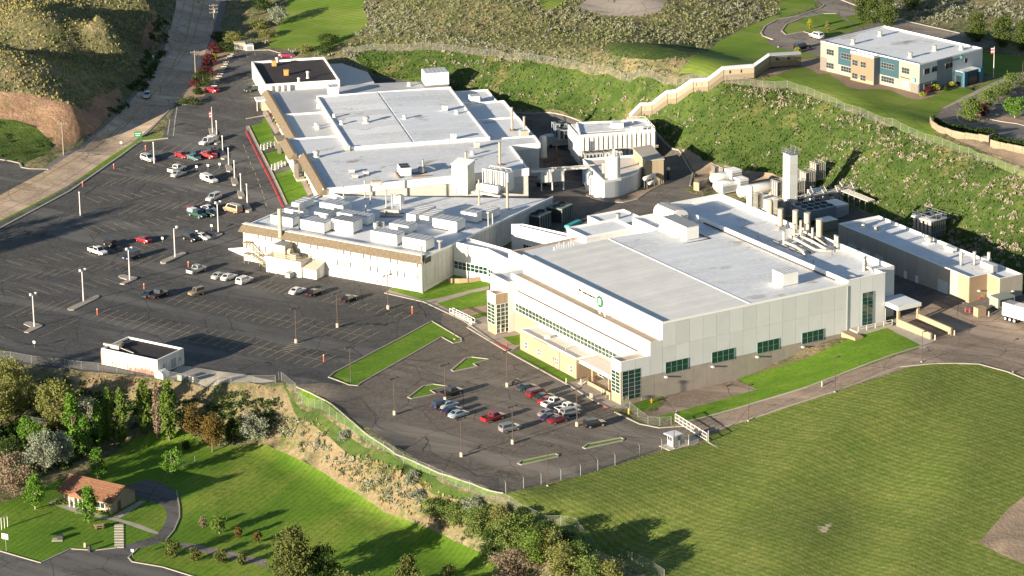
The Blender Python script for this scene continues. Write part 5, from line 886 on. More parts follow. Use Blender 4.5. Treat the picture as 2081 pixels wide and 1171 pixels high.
for k in range(12): mb.tube((1.55 * math.cos(k * .52), 1.55 * math.sin(k * .52), 8.7), (1.55 * math.cos(k * .52), 1.55 * math.sin(k * .52), 9.7), .04, 4)
part('top_posts', mb, WPAINT, sl); part('ladder', MB().tube((-1.75, -.25, 0), (-1.75, -.25, 9.8), .05, 5).tube((-1.75, .25, 0), (-1.75, .25, 9.8), .05, 5).box(-2.2, -.4, 2.5, -1.75, .4, 9.6), mat('cage_grey', (.5, .5, .5), .6, alpha=.55), sl)
br = thing('pipe_bridge', 'white pipe bridge crossing the yard between the plant and the boiler house', 'pipe bridge', rib_at(-16.4, -18.0, 0), RIB_A); bx(br, 'deck', 0, -.6, 7.9, 14.6, .6, 8.4, WPAINT); bx(br, 'box_truck_body', 2.4, -.9, 5.3, 8.2, .55, 7.9, W_WHITE2)
for u in (2.5, 5.2, 8.0): bx(br, 'post', u, -.2, 3, u + .25, .1, 5.3, WPAINT)
part('pipe', MB().tube((-1, 0, 8.55), (16, 0, 8.55), .14, 6).tube((-1, .4, 8.55), (16, .4, 8.55), .1, 6), PIPE, br)
ms = thing('lattice_mast', 'rusty braced mast standing in the yard by the ribbed block', 'mast', G(1131, 335), 0); part('mast', MB().tube((0, 0, 0), (0, 0, 5.6), .2, 6), RUST, ms); part('brace', MB().tube((0, 0, 2), (3.2, .6, 0), .07, 5).tube((0, 0, 2), (-3.2, -.4, 0), .07, 5).tube((-3, 1.5, .4), (5, -1.5, 2.4), .08, 5), RUST, ms)
tt = thing('tank_trailer', 'teal-grey tank trailer parked in the shaded yard', 'trailer', (*G(1106, 380)[:2], G(1106, 380).z), R(-35)); part('tank', MB().hcyl((-1.6, 0, 1.7), (1.6, 0, 1.7), .95, 14, .3), mat('teal_grey_paint', (.28, .38, .40), .4), tt, smooth=True); part('chassis', MB().box(-2.2, -.7, .6, 3.6, .7, .85), DARK, tt)
for x in (-1.2, -.3):
    for y in (-.85, .85): part('wheel', MB().tube((x, y - .15, .45), (x, y + .15, .45), .45, 12), BLACK, tt)
gt = thing('storage_trailer', 'long pale green box trailer at the foot of the slope behind the yard', 'trailer', rib_at(-4, 20, gz(*rib_at(-4, 20, 0)[:2])), RIB_A); bx(gt, 'box', 0, 0, .5, 7.5, 2.6, 3.0, mat('pale_green_paint', (.42, .48, .44), .6, .1, .8)); part('wheel', MB().tube((1, -.1, .5), (1, 2.7, .5), .5, 10).tube((6.4, -.1, .5), (6.4, 2.7, .5), .5, 10), BLACK, gt); bx(gt, 'roof', -.05, -.05, 3.0, 7.55, 2.65, 3.1, ROOFG)
def chiller(name, label, loc, rot, l, w, h, fans, m, group=None):
    t = thing(name, label, 'cooling unit', loc, rot, group)
    bx(t, 'coil', -l / 2 + .1, -w / 2 + .1, .5, l / 2 - .1, w / 2 - .1, h - .25, DARK)
    for x in (-1, 1):
        for y in (-1, 1): part('leg', MB().tube((x * l / 2, y * w / 2, 0), (x * l / 2, y * w / 2, h), .1, 5), m, t)
    bx(t, 'top', -l / 2, -w / 2, h - .25, l / 2, w / 2, h, m); bx(t, 'base', -l / 2, -w / 2, .3, l / 2, w / 2, .52, m)
    n = max(2, int(l / .9))
    for i in range(n): part('grille_slat', MB().box(-l / 2 + (i + .15) * l / n, -w / 2 - .02, .55, -l / 2 + (i + .55) * l / n, -w / 2 + .08, h - .27), m, t)
    n = max(2, int(w / .9))
    for i in range(n): part('grille_slat', MB().box(l / 2 - .08, -w / 2 + (i + .15) * w / n, .55, l / 2 + .02, -w / 2 + (i + .55) * w / n, h - .27), m, t)
    fx = max(1, int(round(l / w))) if fans == 0 else fans
    for i in range(fx): x = -l / 2 + (i + .5) * l / fx; part('fan', MB().lathe(x, 0, [(min(w, l / fx) * .4, h), (min(w, l / fx) * .42, h + .25), (min(w, l / fx) * .36, h + .25), (min(w, l / fx) * .34, h + .05)], 14), DARK, t)
    return t
chiller('chiller', 'grey-blue framed chiller in the shaded yard left of the ribbed block', rib_at(-.4, 16.8, 5.6), RIB_A, 3.4, 3.0, 2.9, 1, mat('slate_paint', (.28, .32, .35), .6)); chiller('chiller', 'second grey-blue chiller set behind the framed one in the yard', rib_at(-.6, 20.2, 6), RIB_A, 3.4, 2.6, 3.2, 1, MATS['slate_paint'])
for u, lb in ((2.6, 'left flat fan unit in front of the ribs'), (7.6, 'right flat fan unit in front of the ribs')): chiller('condenser', lb, rib_at(u, -2.6, 4.8), RIB_A, 4.6, 2.8, 2.6, 3, mat('grey_unit', (.4, .4, .38), .6))
ht = thing('hydrogen_tanks', 'small white lying tanks on a frame behind the silo', 'tank', rib_at(11.3, -26, 4.7), RIB_A + R(40)); part('tank', MB().hcyl((-2, 0, 2.2), (2, 0, 2.2), .5, 12), WPAINT, ht, smooth=True); part('tank', MB().hcyl((-1.6, -1.1, 1.1), (1.4, -1.1, 1.1), .4, 12), WPAINT, ht, smooth=True); [part('leg', MB().tube((x, y, -.3), (x, y, 1.8), .08, 5), STEEL, ht) for x in (-1.5, 1.5) for y in (-.4, .4)]
gl = thing('yard_lamp', 'yard lamp with a white globe at the corner of the cream annex', 'lamp', G(1358, 366), 0); part('pole', MB().tube((0, 0, 0), (0, 0, 2.4), .3, 8), DARK, gl); part('globe', MB().lathe(0, 0, [(.1, 2.4), (.4, 2.6), (.48, 2.85), (.4, 3.1), (.1, 3.3)], 12), WPAINT, gl, smooth=True)
for i, lb in enumerate(('grey-green louvred chiller nearer to the ribbed office wall', 'grey-green louvred chiller farther along the side wall')): chiller('chiller', lb, (*[(6.3, 774.6), (11.6, 780.4)][i], 2.2), OLD_A, 5.0, 4.2, 4.6, 2, LATT, 'louvred chillers beside the side wall')
solo('teal_cover', MB().box(-3.0, -.9, 0, 3.0, .9, .7, .3, .3), TEAL, 'teal covered bin on the ground beside the louvred chillers', 'cover', (14.6, 774.8, gz(14.6, 774.8)), OLD_A)
# ------------------------------------------------------------------ equipment yard behind the factory
def yd(u, v, dz=0): p = fab_at(u, v, 0); return (p[0], p[1], gz(p[0], p[1]) + dz)
cw = thing('cold_box_tower', 'tall white square tower with a caged platform on top behind the factory', 'tower', (65.6, 777.5, 5.5), FAB_A)
bx(cw, 'casing', 0, 0, 0, 2.35, 2.65, 13.6, WPAINT)
for i in range(5): part('casing_panel', MB().box(-.03, .05, 1.2 + i * 2.5, 0, 2.6, 3.62 + i * 2.5).box(.05, -.03, 1.2 + i * 2.5, 2.3, 0, 3.62 + i * 2.5), WPAINT, cw)
part('platform', MB().box(-.3, -.3, 13.6, 2.6, 2.9, 13.75), STEEL, cw); part('platform_rail', rail(MB(), [(-.3, -.3, 13.75), (2.6, -.3, 13.75), (2.6, 2.9, 13.75), (-.3, 2.9, 13.75), (-.3, -.3, 13.75)], 1.1, .05, 1.2), STEEL, cw); part('mast', MB().tube((1.6, 1.8, 13.7), (1.6, 1.8, 15.6), .05, 5), STEEL, cw)
def lattice_tower(loc, l, w, h, label, group='vaporiser towers behind the tall tower'):
    t = thing('vaporiser', label, 'vaporiser', loc, FAB_A, group)
    for i in range(5):
        for k in range(3): part('fin', MB().box(-l / 2 + i * l / 5 + .08, -w / 2 + k * w / 3 + .1, .8, -l / 2 + i * l / 5 + .3, -w / 2 + k * w / 3 + w / 3 - .2, h - .3), mat('weathered_aluminium', (.40, .38, .33), .6, .2, 1), t)
    for x in (-l / 2, l / 2):
        for y in (-w / 2, w / 2): part('post', MB().tube((x, y, 0), (x, y, h), .09, 5), STEEL, t)
    mb = MB()
    for z in (.8, h / 2, h): mb.box(-l / 2, -w / 2, z - .1, l / 2, -w / 2 + .12, z).box(-l / 2, w / 2 - .12, z - .1, l / 2, w / 2, z).box(-l / 2, -w / 2 + .12, z - .1, -l / 2 + .12, w / 2 - .12, z).box(l / 2 - .12, -w / 2 + .12, z - .1, l / 2, w / 2 - .12, z)
    part('ring_beam', mb, MATS['weathered_aluminium'], t); part('bottom_pipe', MB().tube((-l / 2, 0, .5), (l / 2, 0, .5), .14, 6), STEEL, t)
    return t
for u, v, h, lb in ((105.2, 86.6, 4.6, 'left vaporiser tower just right of the tall white tower'), (109.2, 88, 5, 'middle vaporiser tower of the row on the slope foot'), (112.6, 88.6, 5, 'right vaporiser tower at the end of the row'), (102.9, 90.8, 4.4, 'single vaporiser tower just left of the tall white tower'), (107.4, 91.6, 5.2, 'back vaporiser tower behind the middle one')): lattice_tower(yd(u, v), 2.7, 2.6, h, lb)
for u, v, lb in ((92.2, 75.6, 'slim panelled vaporiser at the front left of the tall tower'), (92.6, 73.2, 'slim panelled vaporiser at the front right of the tall tower'), (92.0, 83.6, 'slim panelled vaporiser beside the white standing cylinder')): lattice_tower(yd(u, v), 1.7, 1.5, 4.2, lb)
for (a_, b_, r, lb) in (((93.2, 105.2), (97.8, 104.8), 1.15, 'white lying tank beside the low yard wall'), ((90.8, 100.4), (95.5, 99.6), 1.1, 'white lying tank half behind the louvred box'), ((93.6, 94), (104.2, 93.6), 1.35, 'longest white lying tank in the yard behind the factory')):
    A, B = fab_at(*a_, 0), fab_at(*b_, 0); z = gz(A[0], A[1]); t = thing('lying_tank', lb, 'tank', (A[0], A[1], z), math.atan2(B[1] - A[1], B[0] - A[0])); L_ = math.dist(A[:2], B[:2])
    part('shell', MB().hcyl((.3, 0, r + .6), (L_ - .3, 0, r + .6), r, 18), WPAINT, t, smooth=True)
    for x in (L_ * .2, L_ * .8): part('saddle', MB().box(x - .25, -r * .8, -.2, x + .25, r * .8, r * .7 + .6), M_CONC, t)
    part('top_pipe', MB().tube((.5, 0, 2 * r + .75), (L_ - .5, 0, 2 * r + .75), .08, 6), STEEL, t)
for u, v, r, h, lb in ((91.3, 86.1, .8, 5.1, 'white standing cylinder tank left of the panelled coolers'), (91.0, 77.5, .75, 3.6, 'shorter cream standing tank at the factory roof edge')):
    t = thing('standing_tank', lb, 'tank', yd(u, v), 0); part('shell', MB().lathe(0, 0, [(r, 0), (r, h), (r * .75, h + .3), (.1, h + .45)], 18), WPAINT if h > 4 else CREAMP, t, smooth=True)
    for k in range(3): part('leg', MB().tube((r * .9 * math.cos(k * 2.1), r * .9 * math.sin(k * 2.1), -.5), (r * .9 * math.cos(k * 2.1), r * .9 * math.sin(k * 2.1), .1), .12, 5), STEEL, t)
def louvred(u, v, l, w, h, label, m=None):
    t = thing('louvred_unit', label, 'machine', yd(u, v), FAB_A); m = m or WPAINT; bx(t, 'casing', 0, 0, .2, l, w, h, m)
    for k in range(5): part('louvre', MB().box(.15, -.07, .5 + k * (h - .8) / 5, l - .15, 0, .5 + (k + .6) * (h - .8) / 5), GREYP, t)
    n = max(2, int(l))
    for i in range(n): part('lid_panel', MB().box((i + .06) * l / n, -.05, h, (i + .94) * l / n, w + .05, h + .1), COPING, t)
    return t
louvred(91.6, 98.2, 4.8, 2.2, 2.3, 'white box with grey louvres in front of the lying tanks'); louvred(96.2, 97.5, 2.6, 2.6, 3.2, 'white boxy machine with pipes right of the louvred box'); louvred(97.6, 103, 3, 3, 3.4, 'upper white machine near the orange loader'); louvred(93, 81.2, 3.6, 2.4, 2.6, 'white louvred cooler nearest the factory parapet'); louvred(93.2, 84.6, 3.4, 2.2, 2.6, 'white louvred cooler behind the nearest one'); louvred(105.8, 80.6, 4.0, 2.6, 2.6, 'white cabin with tan roof below the vaporiser towers'); louvred(101.2, 66.3, 4.4, 5.0, 3.0, 'large grey-blue box between the big chiller and the long taupe building', mat('blue_grey_box', (.5, .54, .57), .6)); louvred(94.0, 60.2, 4.2, 3.4, 2.4, 'olive yellow box beside the big chiller', mat('olive_paint', (.30, .25, .08), .6))
for u, v, lb in ((96.5, 108.3, 'left panelled cylinder rack behind the lying tanks'), (98, 107, 'right panelled cylinder rack behind the lying tanks')): lattice_tower(yd(u, v), 1.5, 1.4, 3.6, lb, 'cylinder racks')
bc = thing('air_cooled_chiller', 'very long low grey chiller with rows of round fans behind the stacks', 'cooling unit', yd(93.6, 65.2), FAB_A); bx(bc, 'casing', 0, 0, 1.2, 7.6, 7.2, 3.6, mat('dark_slate', (.17, .2, .24), .6)); bx(bc, 'deck', -.1, -.1, 3.6, 7.7, 7.3, 3.75, MATS['slate_paint'])
for i in range(4):
    for k in range(3): part('fan', MB().lathe(1 + i * 1.9, 1.3 + k * 2.3, [(.75, 3.75), (.8, 3.95), (.66, 3.95), (.62, 3.78)], 14), DARK, bc)
for x in (.2, 7.4):
    for y in (.2, 7): part('leg', MB().box(x - .12, y - .12, 0, x + .12, y + .12, 1.2), STEEL, bc)
rk = thing('pipe_rack', 'tangle of pipes on steel frames between the tall tower and the taupe building', 'pipe rack', yd(101, 74), FAB_A)
mb = MB()
for i in range(8):
    x = i * 2.0; part('frame', MB().box(x, 0, 0, x + .18, .18, 3.4).box(x, 3.6, 0, x + .18, 3.78, 3.4).box(x, .18, 3.2, x + .18, 3.6, 3.4).box(x, .18, 2.1, x + .18, 3.6, 2.25), STEEL, rk)
for k in range(7): part('pipe', MB().tube((-1 - k % 3, .4 + k * .5, 3.55), (15, .4 + k * .5, 3.55), .13 + .05 * (k % 2), 6), PIPE if k % 2 else STEEL, rk)
for k in range(4): part('pipe', MB().path([(2 + k * 3, -.2, .3), (2 + k * 3, -.2, 2.6), (2 + k * 3, 2, 2.6), (2 + k * 3.2, 6 + k * .5, 2.6), (2 + k * 3.2, 6 + k * .5, .2)], .14, 6), PIPE, rk)
for k in range(9): x = -1 + k * 1.7; y = .5 + (k * 7 % 5) * .7; part('drop_pipe', MB().path([(x, y, .1), (x, y, 3.5), (x, y + 1.2, 4.2 + .3 * (k % 3)), (x + 1, y + 1.2, 4.2 + .3 * (k % 3))], .12, 6), PIPE if k % 2 else STEEL, rk); part('valve_box', MB().box(x - .3, y + 2.2, .1, x + .4, y + 2.9, 1.2 + .3 * (k % 2)), (WPAINT, MATS['blue_grey_box'], STEEL)[k % 3], rk)
for k in range(3): part('vessel', MB().lathe(3 + k * 4, 5.2, [(.6, 0), (.6, 2.2), (.3, 2.6)], 10), MATS['blue_grey_box'], rk)
rk2 = thing('pipe_rack', 'second pipe frame running from the big chiller along the slope foot', 'pipe rack', yd(108, 66), FAB_A - R(90))
for i in range(5): x = i * 2.2 - 6; part('frame', MB().box(x, 0, 0, x + .18, .18, 2.8).box(x, 2.6, 0, x + .18, 2.78, 2.8).box(x, .18, 2.6, x + .18, 2.6, 2.8), STEEL, rk2)
for k in range(4): part('pipe', MB().tube((-7, .4 + k * .6, 2.95), (3.5, .4 + k * .6, 2.95), .16, 6), PIPE, rk2)
for a_, b_, h, lb in (((88.2, 105.2), (99, 108.6), 1.8, 'long low concrete wall enclosing the tank yard'), ((88.2, 105.2), (88.8, 103.8), 2.1, 'short cream wall end at the tank yard gate')):
    A, B = yd(*a_), yd(*b_); t = solo('yard_wall', MB().box(0, -.15, -.4, math.dist(A[:2], B[:2]), .15, h), M_CONC if h < 2 else W_CREAM, lb, 'wall', A, math.atan2(B[1] - A[1], B[0] - A[0]))
ld_ = thing('loader', 'orange loader with black cab parked at the end of the yard', 'loader', yd(99, 112), FAB_A + R(20)); bx(ld_, 'body', -1.4, -.7, .6, 1.2, .7, 1.5, ORANGE); bx(ld_, 'cab', -1.0, -.65, 1.5, .2, .65, 2.5, DARK); bx(ld_, 'bucket', 1.6, -1, .2, 2.3, 1, 1.0, ORANGE); part('arm', MB().tube((.4, -.75, 1.5), (1.8, -.75, .8), .1, 6).tube((.4, .75, 1.5), (1.8, .75, .8), .1, 6), ORANGE, ld_)
for x in (-.9, .8):
    for y in (-.8, .8): part('wheel', MB().tube((x, y - .18, .5), (x, y + .18, .5), .5, 12), BLACK, ld_)
ob = thing('skip_box', 'orange red skip beside the loader', 'skip', yd(101.2, 109.5), FAB_A); part('box', MB().box(-1.1, -.8, .1, 1.1, .8, 1.3, -.1, 0), ORANGE, ob); part('rim', MB().box(-1.25, -.85, 1.3, 1.25, .85, 1.4), RUST, ob)

# ------------------------------------------------------------------ long taupe building at the right edge
RB_O, RB_A = (98.3, 702.0), R(120.6)
lb_ = thing('service_building', 'long taupe building with pale flat roof behind the factory at the right', 'building', (*RB_O, 0), RB_A)
rp = [(3.6, .3), (0, .3), (0, -4.5), (-4.3, -4.5), (-4.3, -10.6), (47.6, -11.0), (47.6, .2)]
part('wall', MB().prism(rp, 3, 12.2), W_TANG, lb_); parapet(lb_, rp, 12.2, 12.75, .3); part('roof', MB().prism([(3.6, 0), (.3, 0), (.3, -4.7), (-4, -4.7), (-4, -10.3), (47.3, -10.7), (47.3, -.1)], 12.2, 12.28), ROOFW, lb_)
row(lb_, 'wall_panel', (3.65, .32), (47.6, .22), 3, 12.6, 12, W_TANG, out=-.02, t=.12, gap=.04) if False else None
me = MB().box(.03, 0, 0, 3.6, .1, 9.4).mesh('wall_panel', W_TANG)
for i in range(12): link('wall_panel', me, lb_, (3.7 + i * 3.66, .24, 3.2))
bx(lb_, 'wall_panel', .02, .32, 3, 3.65, .42, 12.7, W_CREAM); bx(lb_, 'wall_panel', -.1, -4.4, 3, .0, .4, 12.7, W_TAN); bx(lb_, 'wall_panel', -4.3, -4.5, 3, -.1, -4.4, 12.7, W_CREAM); bx(lb_, 'wall_panel', -4.42, -7.5, 3, -4.3, -4.4, 12.7, W_TANG); bx(lb_, 'wall_panel', -4.42, -10.6, 3, -4.3, -7.54, 12.7, W_TANG)
for u in (22.4, 18.3): bx(lb_, 'door', u - .5, .34, 6, u + .5, .42, 8.2, DOORW)
bx(lb_, 'roller_door', 7.3, .34, 6, 10.8, .42, 9.6, mat('pale_door', (.5, .52, .52), .6)); bx(lb_, 'roller_door', 30.5, .34, 6.3, 33.6, .42, 9.2, MATS['pale_door']); bx(lb_, 'roller_door', 35.5, .34, 6.3, 38.6, .42, 9.2, MATS['pale_door']); bx(lb_, 'roller_door', 40.5, .34, 6.3, 43.6, .42, 9.2, MATS['pale_door'])
bx(lb_, 'door', -2.6, -4.4, 6, -.9, -4.33, 8.6, DOORW); bx(lb_, 'door', -.2, -3.9, 6, -.12, -3.0, 8.2, W_TAN); bx(lb_, 'alarm_panel', -.25, -2.9, 6.9, -.11, -2.3, 7.8, REDP)
for p_ in ((-.6, -2.0), (-4.9, -7.8)): bx(lb_, 'wall_lamp', p_[0], p_[1] - .3, 9.2, p_[0] + .5, p_[1] + .1, 9.5, WPAINT)
part('ramp_rail', rail(MB(), [(6.5, 1.6, 6), (1.2, 1.6, 6), (.4, 1.2, 6)], 1.0, .06, 1.3), STEEL, lb_); bx(lb_, 'ramp', 1, .45, 4.5, 6.6, 1.7, 6.1, M_CONC2)
for i, (u, v, r) in enumerate(((43.2, -3.4, .45), (39, -4.2, .6), (25.5, -8.3, .8))):
    t = thing('roof_fan', ['smallest roof fan at the far end of the long taupe building', 'middle roof fan of the long taupe building', 'biggest roof fan at the back edge of the long taupe building'][i], 'roof fan', (*Vector((RB_O[0] + u * math.cos(RB_A) - v * math.sin(RB_A), RB_O[1] + u * math.sin(RB_A) + v * math.cos(RB_A))), 12.28), RB_A); part('curb', MB().box(-r * 1.2, -r * 1.2, 0, r * 1.2, r * 1.2, .25), COPING, t); part('drum', MB().lathe(0, 0, [(r * .8, .2), (r * .8, r), (r * 1.2, r * 1.1), (r * 1.1, r * 1.7), (r * .4, r * 2)], 14), PIPE, t, smooth=True)
def rbp(u, v, z=12.28): return (RB_O[0] + u * math.cos(RB_A) - v * math.sin(RB_A), RB_O[1] + u * math.sin(RB_A) + v * math.cos(RB_A), z)
for i, (u, v) in enumerate(((8.9, -4.3), (7.6, -6.9), (5.5, -9.2))):
    t = thing('roof_stack', ['left one of three short stacks on the long taupe building', 'middle one of three short stacks on the long taupe building', 'right one of three short stacks on the long taupe building'][i], 'roof stack', rbp(u, v), 0, 'short stacks on the long taupe building'); part('shaft', MB().lathe(0, 0, [(.26, 0), (.26, 1.4), (.38, 1.5), (.38, 3.0)], 12), PIPE, t, smooth=True); part('flange', MB().lathe(0, 0, [(.7, 0), (.6, .12)], 12), STEEL, t)
rooftop_unit(rbp(2.6, -6.9), RB_A, 4.6, 1.2, 1.7, 'long thin grey unit near the front end of the long taupe roof', 4, m=GREYP); rooftop_unit(rbp(18.5, -8.8), RB_A, 3.2, 1.1, 1.0, 'low white unit halfway along the long taupe roof', 3); rooftop_unit(rbp(6.8, -9.4), RB_A, 2.6, 1.3, 1.3, 'low beige unit behind the three short stacks', 2, m=CREAMP)
ct = thing('cooling_tower', 'big square steel cooling tower with railings at the foot of the green slope', 'cooling tower', (*G(1888, 474)[:2], 7.0), R(38)); W_, D_, H_ = 5.0, 6.0, 5.2
bx(ct, 'core', -W_ / 2 + .2, -D_ / 2 + .2, .6, W_ / 2 - .2, D_ / 2 - .2, H_ - .3, mat('tower_fill', (.16, .14, .11), .9))
for i in range(7): part('face_panel', MB().box(-W_ / 2 + .12 + i * W_ / 7, -D_ / 2, .3, -W_ / 2 + .42 + i * W_ / 7, -D_ / 2 + .15, H_ - .35), STEEL, ct)
for i in range(5): part('face_panel', MB().box(-W_ / 2, -D_ / 2 + .15 + i * D_ / 5, .3, -W_ / 2 + .15, -D_ / 2 + .75 + i * D_ / 5, H_ - .35), mat('warm_panel', (.55, .45, .34), .6), ct)
bx(ct, 'belt', -W_ / 2 - .06, -D_ / 2 - .06, 2.3, W_ / 2 + .06, D_ / 2 + .06, 2.55, STEEL); bx(ct, 'deck', -W_ / 2 - .1, -D_ / 2 - .1, H_ - .3, W_ / 2 + .1, D_ / 2 + .1, H_, COPING); bx(ct, 'basin', -W_ / 2 - .1, -D_ / 2 - .1, -.6, W_ / 2 + .1, D_ / 2 + .1, .3, STEEL)
for y in (-1.5, 1.5): part('fan', MB().lathe(0, y, [(1.25, H_), (1.3, H_ + .4), (1.15, H_ + .4), (1.1, H_ + .05)], 18), DARK, ct)
part('railing', rail(MB(), [(-W_ / 2, -D_ / 2, H_), (W_ / 2, -D_ / 2, H_), (W_ / 2, D_ / 2, H_), (-W_ / 2, D_ / 2, H_), (-W_ / 2, -D_ / 2, H_)], 1.1, .05, 1.5), STEEL, ct); part('motor_beam', MB().box(-W_ / 2, -1.65, H_ + .4, W_ / 2, -1.35, H_ + .6).box(-W_ / 2, 1.35, H_ + .4, W_ / 2, 1.65, H_ + .6), COPING, ct)
tr = thing('box_trailer', 'long white box trailer with three axles beside the taupe building', 'trailer', (*G(2036, 650)[:2], G(2036, 650).z), R(-47)); bx(tr, 'box', 0, 0, 1.1, 12, 2.5, 3.9, WPAINT)
for i in range(5): part('side_panel', MB().box(.05 + i * 2.4, -.05, 1.2, 2.35 + i * 2.4, 0, 3.8), WPAINT, tr)
for x in (.9, 2.1, 3.3):
    w_ = part('wheel', MB().tube((x, -.02, .5), (x, .35, .5), .5, 14), BLACK, tr); part('rim', MB().tube((x, -.06, .5), (x, -.02, .5), .28, 10), WPAINT, w_)
    part('wheel', MB().tube((x, 2.2, .5), (x, 2.5, .5), .5, 14), BLACK, tr)
bx(tr, 'chassis', .2, .6, .8, 11.8, 1.9, 1.1, DARK); bx(tr, 'side_vent', 5.2, -.09, 2.2, 6.3, -.04, 3.2, GREYP); bx(tr, 'roof_panel', .1, .1, 3.9, 2.6, 2.4, 3.95, GREYP)
gx = solo('generator_box', MB().box(0, 0, 0, 1.6, 2.2, 2.0), W_TAN, 'tan utility box between the taupe building and the white trailer', 'utility box', (*G(2004, 642)[:2], G(2004, 642).z), RB_A); gx2 = thing('generator', 'dark green generator box behind the white trailer', 'generator', (*G(2062, 622)[:2], G(2062, 622).z), RB_A); bx(gx2, 'casing', 0, 0, .2, 3, 4.5, 2.4, LATT); bx(gx2, 'grille', -.05, .5, .6, 0, 4, 2, DARK)

# ------------------------------------------------------------------ two storey office on the plateau (upper right)
OF_O, OF_A = (101.27, 824.61), R(131)
of = thing('plateau_office', 'two storey ivory and blue office with grey roof on the hilltop lawn', 'building', (*OF_O, 0), OF_A)
bx(of, 'wall', .1, -23.4, 18, 33.4, -.1, 27.9, IVORY); parapet(of, [(0, -23.5), (33.5, -23.5), (33.5, 0), (0, 0)], 27.9, 28.45, .25); bx(of, 'roof', .2, -23.3, 27.9, 33.3, -.2, 28.05, ROOFG)
bx(of, 'bay', 13.2, -.1, 18, 20.9, 2.2, 27.9, PEACH); parapet(of, [(13.1, -.1), (21, -.1), (21, 2.3), (13.1, 2.3)], 27.9, 28.5, .25); bx(of, 'bay_roof', 13.3, 0, 27.9, 20.8, 2.1, 28.06, ROOFG); bx(of, 'bay_side', 13.02, .05, 18, 13.18, 2.2, 28, GREYB)
PN = [(0, 6.6, 18, 28.2, IVORY), (6.6, 13.0, 23.6, 28.2, BLUE), (6.6, 13.0, 18, 23.56, IVORY), (21.1, 27.3, 23.6, 28.2, BLUE), (21.1, 27.3, 18, 23.56, IVORY), (27.3, 33.5, 18, 28.2, IVORY)]
for u0, u1, z0, z1, m in PN: bx(of, 'front_panel', u0 + .02, -.08, z0, u1 - .02, .06, z1, m)
bx(of, 'block_panel', .02, .07, 18, 2.6, .11, 23.2, STONE); bx(of, 'block_panel', 31.3, .07, 18, 33.5, .11, 24.4, STONE); bx(of, 'block_panel', 13.2, 2.2, 18, 20.9, 2.24, 22.0, W_TAN)
def ow(u1, z0, w, h, nx, nz, v=.1, g=DGLASS): window(of, u1, v, z0, 180, w, h, nx, nz, g, bar=.06, frame=GREYP)
ow(31.3, 25.4, 2.5, 1.45, 3, 2); ow(31.3, 21.95, 2.5, 1.4, 3, 2, .14); ow(26.2, 25.3, 3.6, 1.45, 4, 2); ow(26.2, 22, 3.5, 1.35, 4, 2); ow(12.5, 25.4, 4.3, 1.4, 5, 2); ow(12.4, 21.9, 4.3, 1.4, 5, 2); ow(5.6, 25.3, 2.5, 1.45, 3, 2); ow(5.5, 21.8, 2.5, 1.5, 3, 2, .14, mat('blind_glass', (.34, .36, .33), .5))
for u1 in (20.3, 17.5):
    for z0 in (25.0, 21.6): ow(u1, z0, 1.75, 1.4, 2, 2, 2.26)
for v0, v1, z0, z1, m in ((-6.5, -.02, 23.4, 28.2, W_GREY), (-12.2, -6.5, 18, 28.2, GREYB), (-6.5, -.02, 18, 23.36, GREYB), (-23.4, -12.2, 18, 28.2, W_GREY)): bx(of, 'side_panel', -.12, v0 + .02, z0, .0, v1 - .02, z1, m)
def sw(v0, z0, w, h, nx, nz): window(of, -.16, v0, z0, 270, w, h, nx, nz, DGLASS, bar=.08)
for v0, z0, w, h in ((-1.7, 25.5, 2, 1.4), (-4.6, 25.55, 1.9, 1.4), (-9.5, 25.5, 2.7, 1.4), (-1.8, 21.7, 2.0, 1.3), (-4.6, 21.8, 2.0, 1.3), (-16.7, 25.8, .95, 1.1)): window(of, -.14, v0, z0, -90, w, h, max(1, int(w / .95)), 1, DGLASS, bar=.05, frame=GREYP)
logo(of, .62, (-.2, -15.4, 27.5), R(-90), mat('logo_teal', (.04, .42, .38), .5)); lettering(of, 'ON Semiconductor', .42, (-.2, -10.9 - .6, 27.2), LETTER, (R(90), 0, R(-90)))
logo(of, .6, (1.4, .3, 24.2), R(180), MATS['logo_teal']); lettering(of, 'ON Semiconductor', .4, (5.9, .3, 24.1), LETTER, (R(90), 0, R(180)))
bx(of, 'porch', -3.1, -19.6, 18, -.14, -13.0, 24.4, BLUE); bx(of, 'porch_roof', -2.9, -19.4, 24.4, -.16, -13.2, 24.5, ROOFG); bx(of, 'porch_opening', -3.2, -18.4, 18, -3.08, -14.8, 23.2, DGLASS); bx(of, 'porch_pier', -3.7, -13.9, 18, -3.1, -12.8, 24.7, BLUE2); bx(of, 'porch_pier', -3.7, -19.8, 18, -3.1, -18.7, 24.7, BLUE2); bx(of, 'porch_window', -2.4, -13.0, 21, -.8, -12.92, 23.4, DGLASS); bx(of, 'rear_block', 2, -26.5, 18, 7, -23.52, 24.5, BLUE2)
for i, (u, v, z) in enumerate(((26.5, -4.5, 0), (27.5, -15.5, 0), (7.5, -14, 0), (7, -4.5, 0), (3.5, -19.5, 0))):
    t = thing('roof_vent', ['left front mushroom vent on the plateau office roof', 'left rear mushroom vent on the plateau office roof', 'right rear mushroom vent on the plateau office roof', 'right front mushroom vent on the plateau office roof', 'smallest vent at the right corner of the plateau office roof'][i], 'roof vent', Vector((OF_O[0] + u * math.cos(OF_A) - v * math.sin(OF_A), OF_O[1] + u * math.sin(OF_A) + v * math.cos(OF_A), 28.05)), 0, 'vents on the plateau office'); part('cone', MB().lathe(0, 0, [(.75, 0), (.42, .8), (.42, .95)], 12), PIPE, t, smooth=True); part('cap', MB().lathe(0, 0, [(.55, .95), (.6, 1.2), (.5, 1.35), (.1, 1.4)], 12), PIPE, t, smooth=True)
